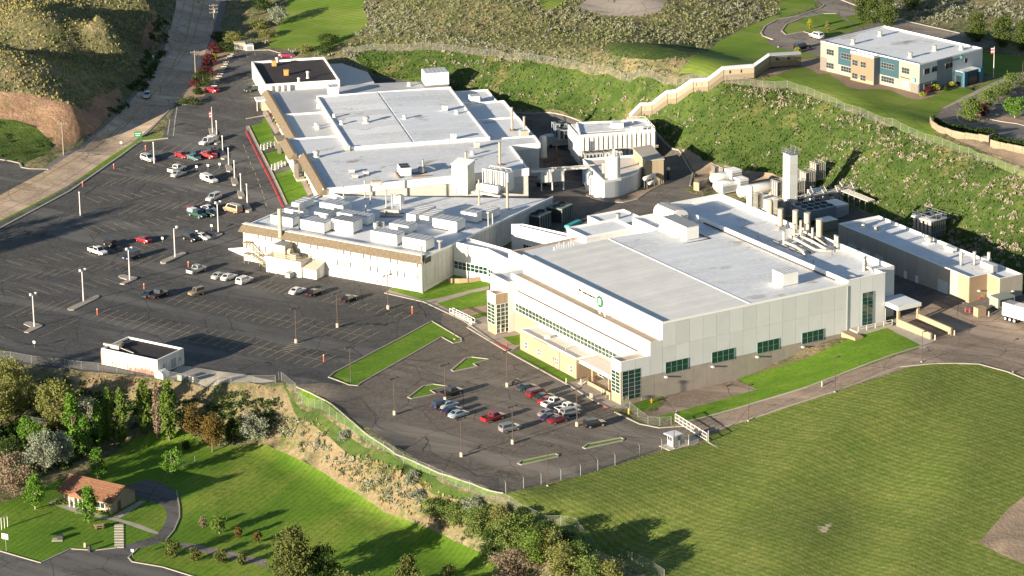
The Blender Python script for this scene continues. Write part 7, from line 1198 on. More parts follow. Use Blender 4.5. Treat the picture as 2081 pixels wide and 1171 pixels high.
def island(zz, pts):
    q = [G(*p) for p in Z(*zz, pts)]; z = max(p.z for p in q); struct('traffic_island', MB().prism([(p.x, p.y) for p in q], z - .4, z + .15).mesh('traffic_island', M_ISL))
island(zB, [(208,778),(225,762),(268,757),(375,785),(370,800),(250,855),(212,848),(272,806)]); island(zB, [(595,642),(610,632),(850,525),(878,530),(868,548),(650,655),(605,655)]); island(zB, [(1043,355),(1060,344),(1090,342),(1212,368),(1200,385),(1095,430),(1055,425),(1120,388),(1060,372)]); island(zB, [(1412,235),(1430,222),(1600,143),(1640,146),(1638,160),(1460,245),(1425,248)]); island(zC, [(1330,1008),(1345,995),(1480,1018),(1470,1035),(1375,1075),(1350,1072),(1400,1035)])
for x, y in ((1380, 45), (1420, 128), (1485, 270), (1540, 392), (1595, 522), (1655, 645), (1720, 780)): island(zC, [(x - 38, y - 34), (x + 18, y - 40), (x + 40, y + 26), (x + 10, y + 36), (x - 22, y + 34)])
fpole = thing('flagpole', 'white flagpole with a limp red and white flag in the old lot', 'flagpole', G(432, 272), R(20)); part('pole', MB().lathe(0, 0, [(.09, 0), (.05, 7.2)], 8), WPAINT, fpole)
FLAGR = mat('flag_red', (.5, .06, .08), .8)
for k in range(5): part('flag_stripe', MB().box(-.7 + (k % 2) * .02, -.03, 4.2 + k * .36, -.06, .03, 4.54 + k * .36), FLAGR if k % 2 == 0 else WPAINT, fpole)
fp2 = thing('flagpole', 'white flagpole with red flag beside the plateau office', 'flagpole', G(*zz_(zo, 1865, 440)), R(20)); part('pole', MB().lathe(0, 0, [(.1, 0), (.05, 8)], 8), WPAINT, fp2)
for k in range(4): part('flag_stripe', MB().box(-.9, -.03, 6.2 + k * .38, -.06, .03, 6.56 + k * .38), FLAGR if k % 2 == 0 else WPAINT, fp2)
def utility(px, py, h, label, arms=2):
    t = thing('utility_pole', label, 'utility pole', G(px, py), R(15), 'wooden utility poles'); part('pole', MB().lathe(0, 0, [(.2, -.3), (.13, h)], 9), WOOD, t, smooth=True)
    for k in range(arms):
        part('cross_arm', MB().box(-1.2, -.08, h - .6 - k * 1.0, 1.2, .08, h - .42 - k * 1.0), WOOD, t)
        for x in (-1.05, -.4, .4, 1.05): part('insulator', MB().lathe(x, 0, [(.06, h - .42 - k), (.08, h - .2 - k)], 6), PIPE, t)
    if arms > 1: part('transformer', MB().lathe(.35, .0, [(.25, h - 2.6), (.25, h - 1.7), (.1, h - 1.6)], 10), STEEL, t)
utility(436, 68, 8.6, 'wooden utility pole with transformer at the top of the curving road', 3); utility(129.5, 315, 8.6, 'pale utility pole in front of the red cut bank', 1); utility(398, 161, 8, 'leaning slim utility pole beside the planted strip', 1)
def wire(a, b, za, zb, label):
    A = G(*a, za); B = G(*b, zb); pts_ = [A.lerp(B, k / 10) - Vector((0, 0, 1.6 * (1 - (2 * k / 10 - 1) ** 2))) for k in range(11)]; solo('power_line', MB().path(pts_, .02, 4), DARK, label, 'power line')
wire((436, 68), (398, 161), 8.2, 7.6, 'thin power line between the two poles by the road'); wire((398, 161), (129.5, 315), 7.6, 8.2, 'thin power line across the curving road to the cut bank')
for px, py, h, lb in ((198, 640, 1.5, 'orange-red post at the left end of the lower stall row'), (293, 588, 1.4, 'orange-red post at the left end of the upper stall row'), (383, 543, 1.4, 'orange-red post left of the silver pickup'), (658, 735, 1.6, 'orange-red post at the right end of the lower stall row'), (838, 638, 1.8, 'red post at the right end of the stall row by the lawn'), (231.5, 343, 1.3, 'orange-red post at the upper left of the old lot'), (168, 379, 1.3, 'orange-red post below the road verge'), (296, 306, 1.4, 'orange post near the verge sign')):
    t = thing('marker_post', lb, 'bollard', G(px, py), 0, 'coloured marker posts at stall row ends'); part('post', MB().lathe(0, 0, [(.13, 0), (.13, h - .35)], 8), mat('marker_red', (.5, .11, .05), .7), t); part('band', MB().lathe(0, 0, [(.135, h - .35), (.135, h - .15), (.1, h)], 8), mat('marker_pale', (.6, .35, .25), .7), t)
for s, x, y, h, lb in ((zC, 1228, 418, 1.5, 'leftmost of three small white signs on posts'), (zC, 1338, 405, 1.5, 'middle one of three small white signs on posts'), (zC, 1450, 393, 1.5, 'rightmost of three small white signs on posts'), (zC, 1117, 1065, 1.6, 'small white sign left of the black utility car'), (zC, 1230, 1045, 1.5, 'small white sign between the two parked cars at the end island'), (zC, 1372, 995, 1.7, 'small white sign on the end island'), (zC, 900, 1100, 1.3, 'small white sign beside the red saloon'), (z1, 722, 888, 2, 'white road sign on the grass verge'), (z1, 913, 372, 2, 'white road sign under the dark bank'), (zB, 303, 985, 1.6, 'small white post sign above the ribbed shed'), (zh, 618, 1082, 1.6, 'white sign post at the bottom drive'), (zg, 385, 235, 1.4, 'white sign below the dock apron lamp')):
    t = thing('sign', lb, 'sign', G(*zz_(s, x, y)), R(-20)); part('post', MB().tube((0, 0, 0), (0, 0, h), .04, 6), STEEL, t); part('plate', MB().box(-.28, -.04, h - .55, .28, 0, h), WPAINT, t)
gs = thing('company_sign', 'large green sign board beside the lot entrance', 'sign', G(281, 281), R(12))
bx(gs, 'board', -1.0, -.2, .4, 1.0, .2, 1.7, GREENP); bx(gs, 'panel', -.8, -.24, 1.2, .7, -.2, 1.45, mat('pale_green_panel', (.45, .6, .5), .6)); bx(gs, 'panel', -.7, -.24, .7, .5, -.2, .95, MATS['pale_green_panel']); bx(gs, 'leg', -.8, -.15, -.2, -.65, .15, .4, STEEL); bx(gs, 'leg', 0.65, -.15, -.2, .8, .15, .4, STEEL)
for i, (s, x, y) in enumerate(((z4, 672, 1000), (z4, 772, 1003), (z4, 836, 1100), (z4, 848, 1103), (z4, 914, 1080), (z4, 968, 1112), (zr, 1553, 1145), (zr, 1660, 1120), (zr, 1815, 1005), (zr, 1850, 1015), ((1240, 790, 6.888), 260, 350), ((1240, 790, 6.888), 1060, 780), ((1240, 790, 6.888), 1100, 785), ((1240, 790, 6.888), 978, 735), (zr, 222, 310), (zr, 235, 315), (zg, 965, 380))):
    lb = ['cream bollard at the left end of the entrance paving', 'cream bollard at the porch stair', 'left one of two cream bollards at the entrance kerb', 'right one of two cream bollards at the entrance kerb', 'cream bollard in front of the entrance ramp', 'cream bollard nearest the glazed corner tower', 'cream bollard at the left dock wall end', 'cream bollard at the right dock wall end', 'cream bollard left of the tan utility box', 'cream bollard right of the tan utility box', 'yellow bollard by the short chain-link fence', 'left one of two cream bollards beside the guard booth', 'right one of two cream bollards beside the guard booth', 'cream bollard behind the guard booth', 'left yellow bollard at the tank yard gate', 'right yellow bollard at the tank yard gate', 'cream bollard standing on the service road'][i]
    t = thing('bollard', lb, 'bollard', G(*zz_(s, x, y)), 0, 'bollards'); y_ = YELLOW if 'yellow' in lb else CREAMP; part('post', MB().lathe(0, 0, [(.16, -.1), (.16, 1.0)], 9), y_, t, smooth=True); part('cap', MB().lathe(0, 0, [(.16, 1.0), (.1, 1.1), (.02, 1.12)], 9), y_, t, smooth=True)
for s, x, y, lb in ((zr, 1722, 990, 'left red hydrant in front of the tan corner'), (zr, 1745, 995, 'right red hydrant in front of the tan corner'), (z4, 268, 745, 'red hydrant on the small lawn by the far glazed tower'), (zg, 255, 448, 'orange hydrant on the small lawn at the near glazed tower')):
    t = thing('hydrant', lb, 'hydrant', G(*zz_(s, x, y)), 0); part('barrel', MB().lathe(0, 0, [(.2, 0), (.16, .1), (.16, .75), (.08, .9)], 9), REDP if 'red' in lb else ORANGE, t); part('outlet', MB().tube((-.3, 0, .5), (.3, 0, .5), .08, 6), REDP if 'red' in lb else ORANGE, t)

# ------------------------------------------------------------------ fences, gate, booth
MESHM = mat('chain_link', (.25, .25, .24), .7, alpha=.13); POSTM = mat('galvanised_post', (.26, .26, .25), .6)
def fence(label, pts, h=2.0, step=3.2, r=.045, barb=False):
    q = [(G(*p).x, G(*p).y) for p in pts]; s = sample(q, step); o = Vector((*s[0], gz(*s[0]))); t = thing('chain_link_fence', label, 'fence', o)
    pm = MB().tube((0, 0, -.3), (0, 0, h), r, 6); 
    if barb: pm.tube((0, 0, h), (-.25, -.25, h + .4), r * .7, 5)
    pm = pm.mesh('post', POSTM)
    P = [Vector((x, y, gz(x, y))) - o for x, y in s]
    for i, p in enumerate(P):
        link('post', pm, t, p)
        if i:
            a = P[i - 1]; mb = MB(); mb.add([(a.x, a.y, a.z + .05), (p.x, p.y, p.z + .05), (p.x, p.y, p.z + h - .05), (a.x, a.y, a.z + h - .05)], [(0, 1, 2, 3)]); part('mesh_panel', mb, MESHM, t); part('top_rail', MB().tube((a.x, a.y, a.z + h - .04), (p.x, p.y, p.z + h - .04), .018, 4), POSTM, t)
    return t
fence('chain-link fence along the lot edge behind the ribbed shed', [(-30,727),(22,731),(64,739),(200,754),(238,758),(330,768),(378,778),(470,781),(560,779),(567,772)], 1.8)
fence('long chain-link fence running from the lot corner down to the bottom edge', [(572,774),(600,797),(640,830),(700,867),(760,907),(820,942),(900,977),(1010,1019),(1060,1044),(1110,1068),(1200,1112),(1350,1178)], 2.0)
fence('chain-link fence with angled tops along the bottom of the front lot', [(1028,1002),(1100,984),(1180,967),(1250,945),(1300,927),(1345,914),(1400,905)], 2.2, 3.6, .07, True)
fence('short chain-link fence from the glazed corner to the gate', [(1262,822),(1280,834),(1296,848),(1317,864),(1341,866),(1364,864)], 1.9)
fence('very long chain-link fence following the crest of the green slope', [(698,112),(760,103),(880,102),(1000,114),(1150,136),(1300,156),(1400,167),(1500,172),(1600,180),(1640,192),(1700,217),(1830,266),(1950,313),(2081,361),(2130,380)], 2.0)
fence('short pale fence across the park lawn behind the round drive', [(336,976),(352,962),(372,950),(396,938)], 1.2, 2.5)
fence('bit of pale fence among the trees at the left edge', [(20,852),(60,860),(95,866)], 1.5)
GA, GB = G(1372, 858), G(1437, 899); gt_ = thing('sliding_gate', 'white steel sliding gate across the service road', 'gate', GA, math.atan2(GB.y - GA.y, GB.x - GA.x)); gl_ = (GB - GA).length
for z in (.25, 1.0, 1.75): part('gate_rail', MB().box(0, -.06, z, gl_, .06, z + .12), POLEW, gt_)
for k in range(9): part('gate_bar', MB().box(k * (gl_ - .1) / 8, -.05, .05, k * (gl_ - .1) / 8 + .1, .05, 1.95), POLEW, gt_)
for k in (0, gl_): part('gate_post', MB().lathe(k, .3, [(.12, -.3), (.12, 2.4)], 8), POSTM, gt_)
part('mesh_panel', MB().box(0, -.01, .3, gl_, .01, 1.85), MESHM, gt_)
solo('gate_track', MB().box(0, -.2, -.2, 6.2, .2, .12), M_CONC, 'concrete gate track lying in the field beside the gate', 'gate track', G(1440, 899), math.atan2(*(lambda v: (v.y, v.x))(G(1482, 923) - G(1440, 899))))
BP = G(1369, 905); gb = thing('guard_booth', 'small white guard booth with flat overhanging roof at the gate', 'booth', BP, R(35)); bx(gb, 'wall', -.9, -.9, 0, .9, .9, 2.3, W_WHITE); bx(gb, 'roof', -1.4, -1.4, 2.3, 1.4, 1.4, 2.5, ROOFW); bx(gb, 'window', -.95, -.6, 1.2, -.9, -.05, 2.0, DGLASS); bx(gb, 'window', -.95, .1, 1.2, -.9, .65, 2.0, DGLASS); bx(gb, 'door', -.6, -.95, .1, .2, -.9, 2.0, GREYP); bx(gb, 'window', .3, -.95, 1.2, .75, -.9, 2.0, DGLASS); bx(gb, 'slab', -2.6, -2.0, -.3, 6.4, 1.4, .08, M_CONC2)
lf = thing('gangway', 'white truss gangway lying on the pavement near the far glazed tower', 'gangway', G(917, 637), math.atan2(*(lambda v: (v.y, v.x))(G(962, 660) - G(917, 637)))); l_ = (G(962, 660) - G(917, 637)).length
for y in (-.4, .4): part('side_truss', MB().tube((0, y, .3), (l_, y, .3), .07, 6).tube((0, y, 1.2), (l_, y, 1.2), .07, 6), WPAINT, lf)
for k in range(7):
    for y in (-.4, .4): part('truss_post', MB().tube((k * l_ / 6, y, .3), (k * l_ / 6, y, 1.2), .05, 5), WPAINT, lf)
bx(lf, 'tread', 0, -.4, .25, l_, .4, .33, WPAINT); bx(lf, 'foot', l_ - .8, -.7, 0, l_ + .5, .7, .25, GREYP)
for i, (x0, y0, x1, y1) in enumerate(((178, 435, 300, 385), (305, 675, 425, 618))):
    A, B = G(*zz_(za2, x0, y0)), G(*zz_(za2, x1, y1)); t = thing('foot_bridge_rail', ['white railed ramp across the lawn strip, farther one', 'white railed ramp across the lawn strip, nearer one'][i], 'railing', A, math.atan2(B.y - A.y, B.x - A.x)); l_ = (B - A).length; bx(t, 'deck', 0, -1.2, -.2, l_ + 2, .1, .12, M_CONC2)
    for z in (.5, .9, 1.25): part('rail', MB().box(0, -.05, z, l_, .05, z + .12), WPAINT, t); part('rail', MB().box(0, -1.15, z, l_, -1.05, z + .12), WPAINT, t)
    for k in range(4):
        for y in (0, -1.1): part('rail_post', MB().box(k * l_ / 3 - .06, y - .07, 0, k * l_ / 3 + .06, y + .07, 1.4), WPAINT, t)
# small things round the house
def hp(x, y): return G(*zz_(zh, x, y))
for k in range(9):
    a = hp(553 + 0.2 * k - 8, 935 + k * 12.5); b = hp(553 + .2 * k + 10, 935 + k * 12.5); struct('garden_step', MB().box(-.9, -.5, -.2, .9, .42, .1).mesh('garden_step', M_CONC2)).location = (a + b) / 2
bt = thing('picnic_bench', 'small wooden picnic bench on the park lawn', 'bench', hp(462, 948), R(20)); bx(bt, 'top', -.9, -.4, .65, .9, .4, .75, W_TAN); bx(bt, 'seat', -.9, -.8, .4, .9, -.55, .46, W_TAN); bx(bt, 'seat', -.9, .55, .4, .9, .8, .46, W_TAN); bx(bt, 'leg', -.7, -.7, 0, -.6, .7, .65, BROWN); bx(bt, 'leg', .6, -.7, 0, .7, .7, .65, BROWN)
fpit = thing('fire_pit', 'dark barbecue stand on a pale slab in the lawn', 'barbecue', hp(272, 1000), 0); bx(fpit, 'slab', -1.2, -.9, -.1, .9, .8, .06, M_CONC2); bx(fpit, 'grill', -.2, -.4, .05, .9, .5, .9, DARK)
bn = thing('bin', 'dark litter bin at the edge of the bottom drive', 'bin', hp(418, 1058), 0); part('body', MB().lathe(0, 0, [(.32, 0), (.36, 1.1), (.3, 1.25)], 10), DARK, bn); solo('post_box', MB().box(-.2, -.2, 0, .2, .2, .9), CREAMP, 'short cream post at the edge of the lawn beside the bin', 'post', hp(395, 1036))
bk = thing('basketball_hoop', 'basketball hoop with a white board at the left edge of the lawn', 'basketball hoop', hp(30, 1056), R(-30)); part('pole', MB().tube((0, 0, 0), (0, 0, 3.2), .07, 7), STEEL, bk); part('board', MB().lathe(0, 0, [(.0, 2.6), (.02, 2.6)], 4).box(-.75, -.2, 2.6, .75, -.1, 3.7), WPAINT, bk); part('ring', MB().path([(.23 * math.cos(k), -.45 + .23 * math.sin(k), 2.75) for k in np.linspace(0, 6.28, 9)], .03, 5), ORANGE, bk)
vb = thing('white_frame', 'white climbing frame at the left edge of the lawn', 'frame', hp(8, 955), R(50))
for k in range(3): part('frame_post', MB().tube((k * .8, 0, 0), (k * .8, 0, 2.4), .07, 6), WPAINT, vb)
part('frame_beam', MB().tube((0, 0, 2.4), (1.6, 0, 2.4), .07, 6), WPAINT, vb)
for s, x, y, lb, m in ((z2, 1145, 1158, 'pale green utility cabinet left of the white one behind the shed', LATT), (z2, 1075, 1150, 'green utility cabinet beside the round-topped hut', LATT)):
    t = thing('utility_cabinet', lb, 'cabinet', G(*zz_(s, x, y)), SH_A); bx(t, 'body', -.6, -.4, 0, .6, .4, 1.2, m if x < 1100 else CREAMP); bx(t, 'lid', -.65, -.45, 1.2, .65, .45, 1.28, STEEL)
for k, (s, x, y, lb) in enumerate(((z1, 1428, 295, 'cream enclosure box at the far end of the old lot'), (z1, 1485, 297, 'white low enclosure box right of the cream one'))):
    t = thing('bin_enclosure', lb, 'enclosure', G(*zz_(s, x, y)), MID_A); bx(t, 'wall', -1.6 + k * .4, -1, 0, 1.4 - k * .4, 1, 2.2 - k * .6, CREAMP if k == 0 else WPAINT); bx(t, 'door', -.9, -1.06, .1, .6, -1, 1.3, GREYP)
dk = thing('delivery_hut', 'white canopy hut at the end of the tan eave by the lot', 'hut', G(*zz_(zE, 1560, 735)), MID_A); bx(dk, 'wall', -1.2, -1.5, 0, 1.0, 1.6, 2.6, CREAMP); bx(dk, 'canopy', -2.6, -1.8, 2.6, 1.2, 1.9, 3.0, WPAINT); bx(dk, 'door', -1.26, -.5, .1, -1.2, .6, 2.1, DGLASS); bx(dk, 'post', -2.5, -1.6, 0, -2.35, -1.45, 2.6, WPAINT)
rail_run = [G(*zz_(zE, x, y)) for x, y in ((935, 495), (990, 395), (1040, 290), (1090, 190), (1140, 110))]
ls = thing('timber_barrier', 'row of low pale timber rails between the planted strip and the lot', 'barrier', rail_run[0])
for i in range(16):
    t = i / 15 * 3.999; a = rail_run[int(t)].lerp(rail_run[int(t) + 1], t % 1) - rail_run[0]; part('parking_stop', MB().box(a.x - .1, a.y - .9, a.z, a.x + 1.5, a.y - .6, a.z + .25), M_CONC2, ls)
# ------------------------------------------------------------------ foliage
def leafmat(name, c, c2, vs=.9, trans=.3, g=1.2): c = tuple(x * g for x in c); c2 = tuple(x * g for x in c2); return mat(name, c, .75, .5, vs, c2=c2, spec=.15, trans=trans, detail=3, orand=0)
L_POP = leafmat('poplar_leaves', (.14, .20, .035), (.065, .115, .02)); L_GRN = leafmat('bright_leaves', (.13, .24, .03), (.06, .13, .018)); L_DRK = leafmat('dark_leaves', (.05, .085, .018), (.025, .045, .011)); L_WIL = leafmat('willow_leaves', (.20, .21, .06), (.12, .125, .04)); L_SIL = leafmat('silver_leaves', (.26, .28, .21), (.17, .19, .13)); L_BRN = leafmat('brown_leaves', (.17, .115, .03), (.08, .06, .018)); L_PNK = leafmat('bare_twigs', (.25, .19, .13), (.15, .115, .08)); L_RED = leafmat('dark_red_leaves', (.13, .025, .03), (.06, .014, .018)); L_SPR = leafmat('spruce_needles', (.115, .125, .03), (.045, .06, .018), trans=.15); L_PIN = leafmat('pine_needles', (.08, .11, .025), (.035, .055, .014), trans=.15); L_YEL = leafmat('yellow_leaves', (.30, .30, .04), (.2, .21, .03)); L_SAGE = leafmat('sage_leaves', (.265, .265, .20), (.145, .15, .105), trans=.15); L_SAGP = leafmat('pale_sage_leaves', (.38, .325, .25), (.22, .19, .135), trans=.15); L_SAGG = leafmat('sage_green_leaves', (.22, .23, .125), (.12, .135, .06), trans=.15); L_RAV = leafmat('ravine_leaves', (.15, .20, .05), (.08, .12, .028))
BARK = mat('bark', (.16, .12, .09), .95, .35, 3); BARKP = mat('pale_bark', (.40, .36, .3), .9, .3, 3)
def quads(C, size, r, flat_=.0):
    """leaf-sized faces at the points C"""
    n = len(C); a = r.normal(size=(n, 3)); a /= np.linalg.norm(a, axis=1)[:, None]; b = r.normal(size=(n, 3)); b -= (a * b).sum(1)[:, None] * a; b /= np.linalg.norm(b, axis=1)[:, None]
    s = size * r.uniform(.6, 1.35, (n, 1)); a = a * s; b = b * s * .6
    V = np.stack([C - a, C + b, C + a, C - b], 1).reshape(-1, 3); return V, np.arange(4 * n).reshape(-1, 4)
def mesh_np(name, V, F, m):
    me = bpy.data.meshes.new(name); me.vertices.add(len(V)); me.vertices.foreach_set('co', V.astype(np.float32).ravel()); me.loops.add(F.size); me.loops.foreach_set('vertex_index', F.astype(np.int32).ravel()); me.polygons.add(len(F)); me.polygons.foreach_set('loop_start', np.arange(0, F.size, F.shape[1], dtype=np.int32)); me.materials.append(m); me.update(calc_edges=True); return me
def crown_points(kind, r, n):
    """unit crown: radius 1 about the z axis, height 0..1"""
    m = 34 if kind not in ('columnar',) else 80; cc = []
    while len(cc) < m:
        t = r.uniform(0, 1); ang = r.uniform(0, 6.283)
        prof = {'round': math.sqrt(max(0, 1 - (2 * t - 1) ** 2)) ** .8, 'columnar': (min(1, t * 5) * (1 - t ** 3.2)) ** .7, 'cone': (1 - t) * min(1, t * 7) + .04, 'spread': math.sqrt(max(0, 1 - (1.5 * t - .6) ** 2)), 'egg': (min(1, t * 3.2) * (1 - t ** 2.2)) ** .8}[kind]
        q = prof * r.uniform(.35, .95); cc.append((q * math.cos(ang), q * math.sin(ang), .04 + .92 * t))
    cc = np.array(cc); k = r.integers(0, m, n); sp = {'columnar': (.14, .14, .03), 'cone': (.2, .2, .035)}.get(kind, (.18, .18, .075))
    return cc[k] + r.normal(size=(n, 3)) * np.array(sp)
CROWN = {}
def crown(kind, m, H, Rr, n, size, seed):
    key = (kind, m.name, seed, round(H / Rr, 1))
    r = np.random.default_rng(seed); P = crown_points(kind, r, n) * np.array([Rr, Rr, H]); V, F = quads(P, size, r); return mesh_np('crown', V, F, m)
def trunk_mesh(h, r, seed, m, limbs=4, Rr=1.5, top=None):
    rr = random.Random(seed); mb = MB(); mb.tube((0, 0, -.4), (.05, .03, h * .5), r, 7, r * .75); mb.tube((.05, .03, h * .5), (0, .06, h), r * .75, 6, r * .25)
    for k in range(limbs):
        a = k * 6.283 / limbs + rr.uniform(-.4, .4); z = h * rr.uniform(.35, .7); mb.tube((0, 0, z), (math.cos(a) * Rr * .6, math.sin(a) * Rr * .6, z + h * .28), r * .4, 5, r * .12)
    return mb.mesh('trunk', m)
def tree(kind, m, px, py, h, Rr, label, cat='tree', name=None, n=None, group=None, bark=None, clear=.18, size=None, P=None):
    P = P or G(px, py); seed = int(px * 7 + py) % 100000; t = thing(name or 'tree', label, cat, P, random.uniform(0, 6), group)
    H = h * (1 - clear); n = n or int(min(7000, 700 + 130 * H * Rr)); size = size or .14 + .009 * h
    link('crown', crown(kind, m, H, Rr, n, size, seed), t, (0, 0, h * clear)); link('trunk', trunk_mesh(h * .85, .06 + .018 * h, seed, bark or BARK, 5, Rr), t); return t
zt = (0, 700, 4.503)
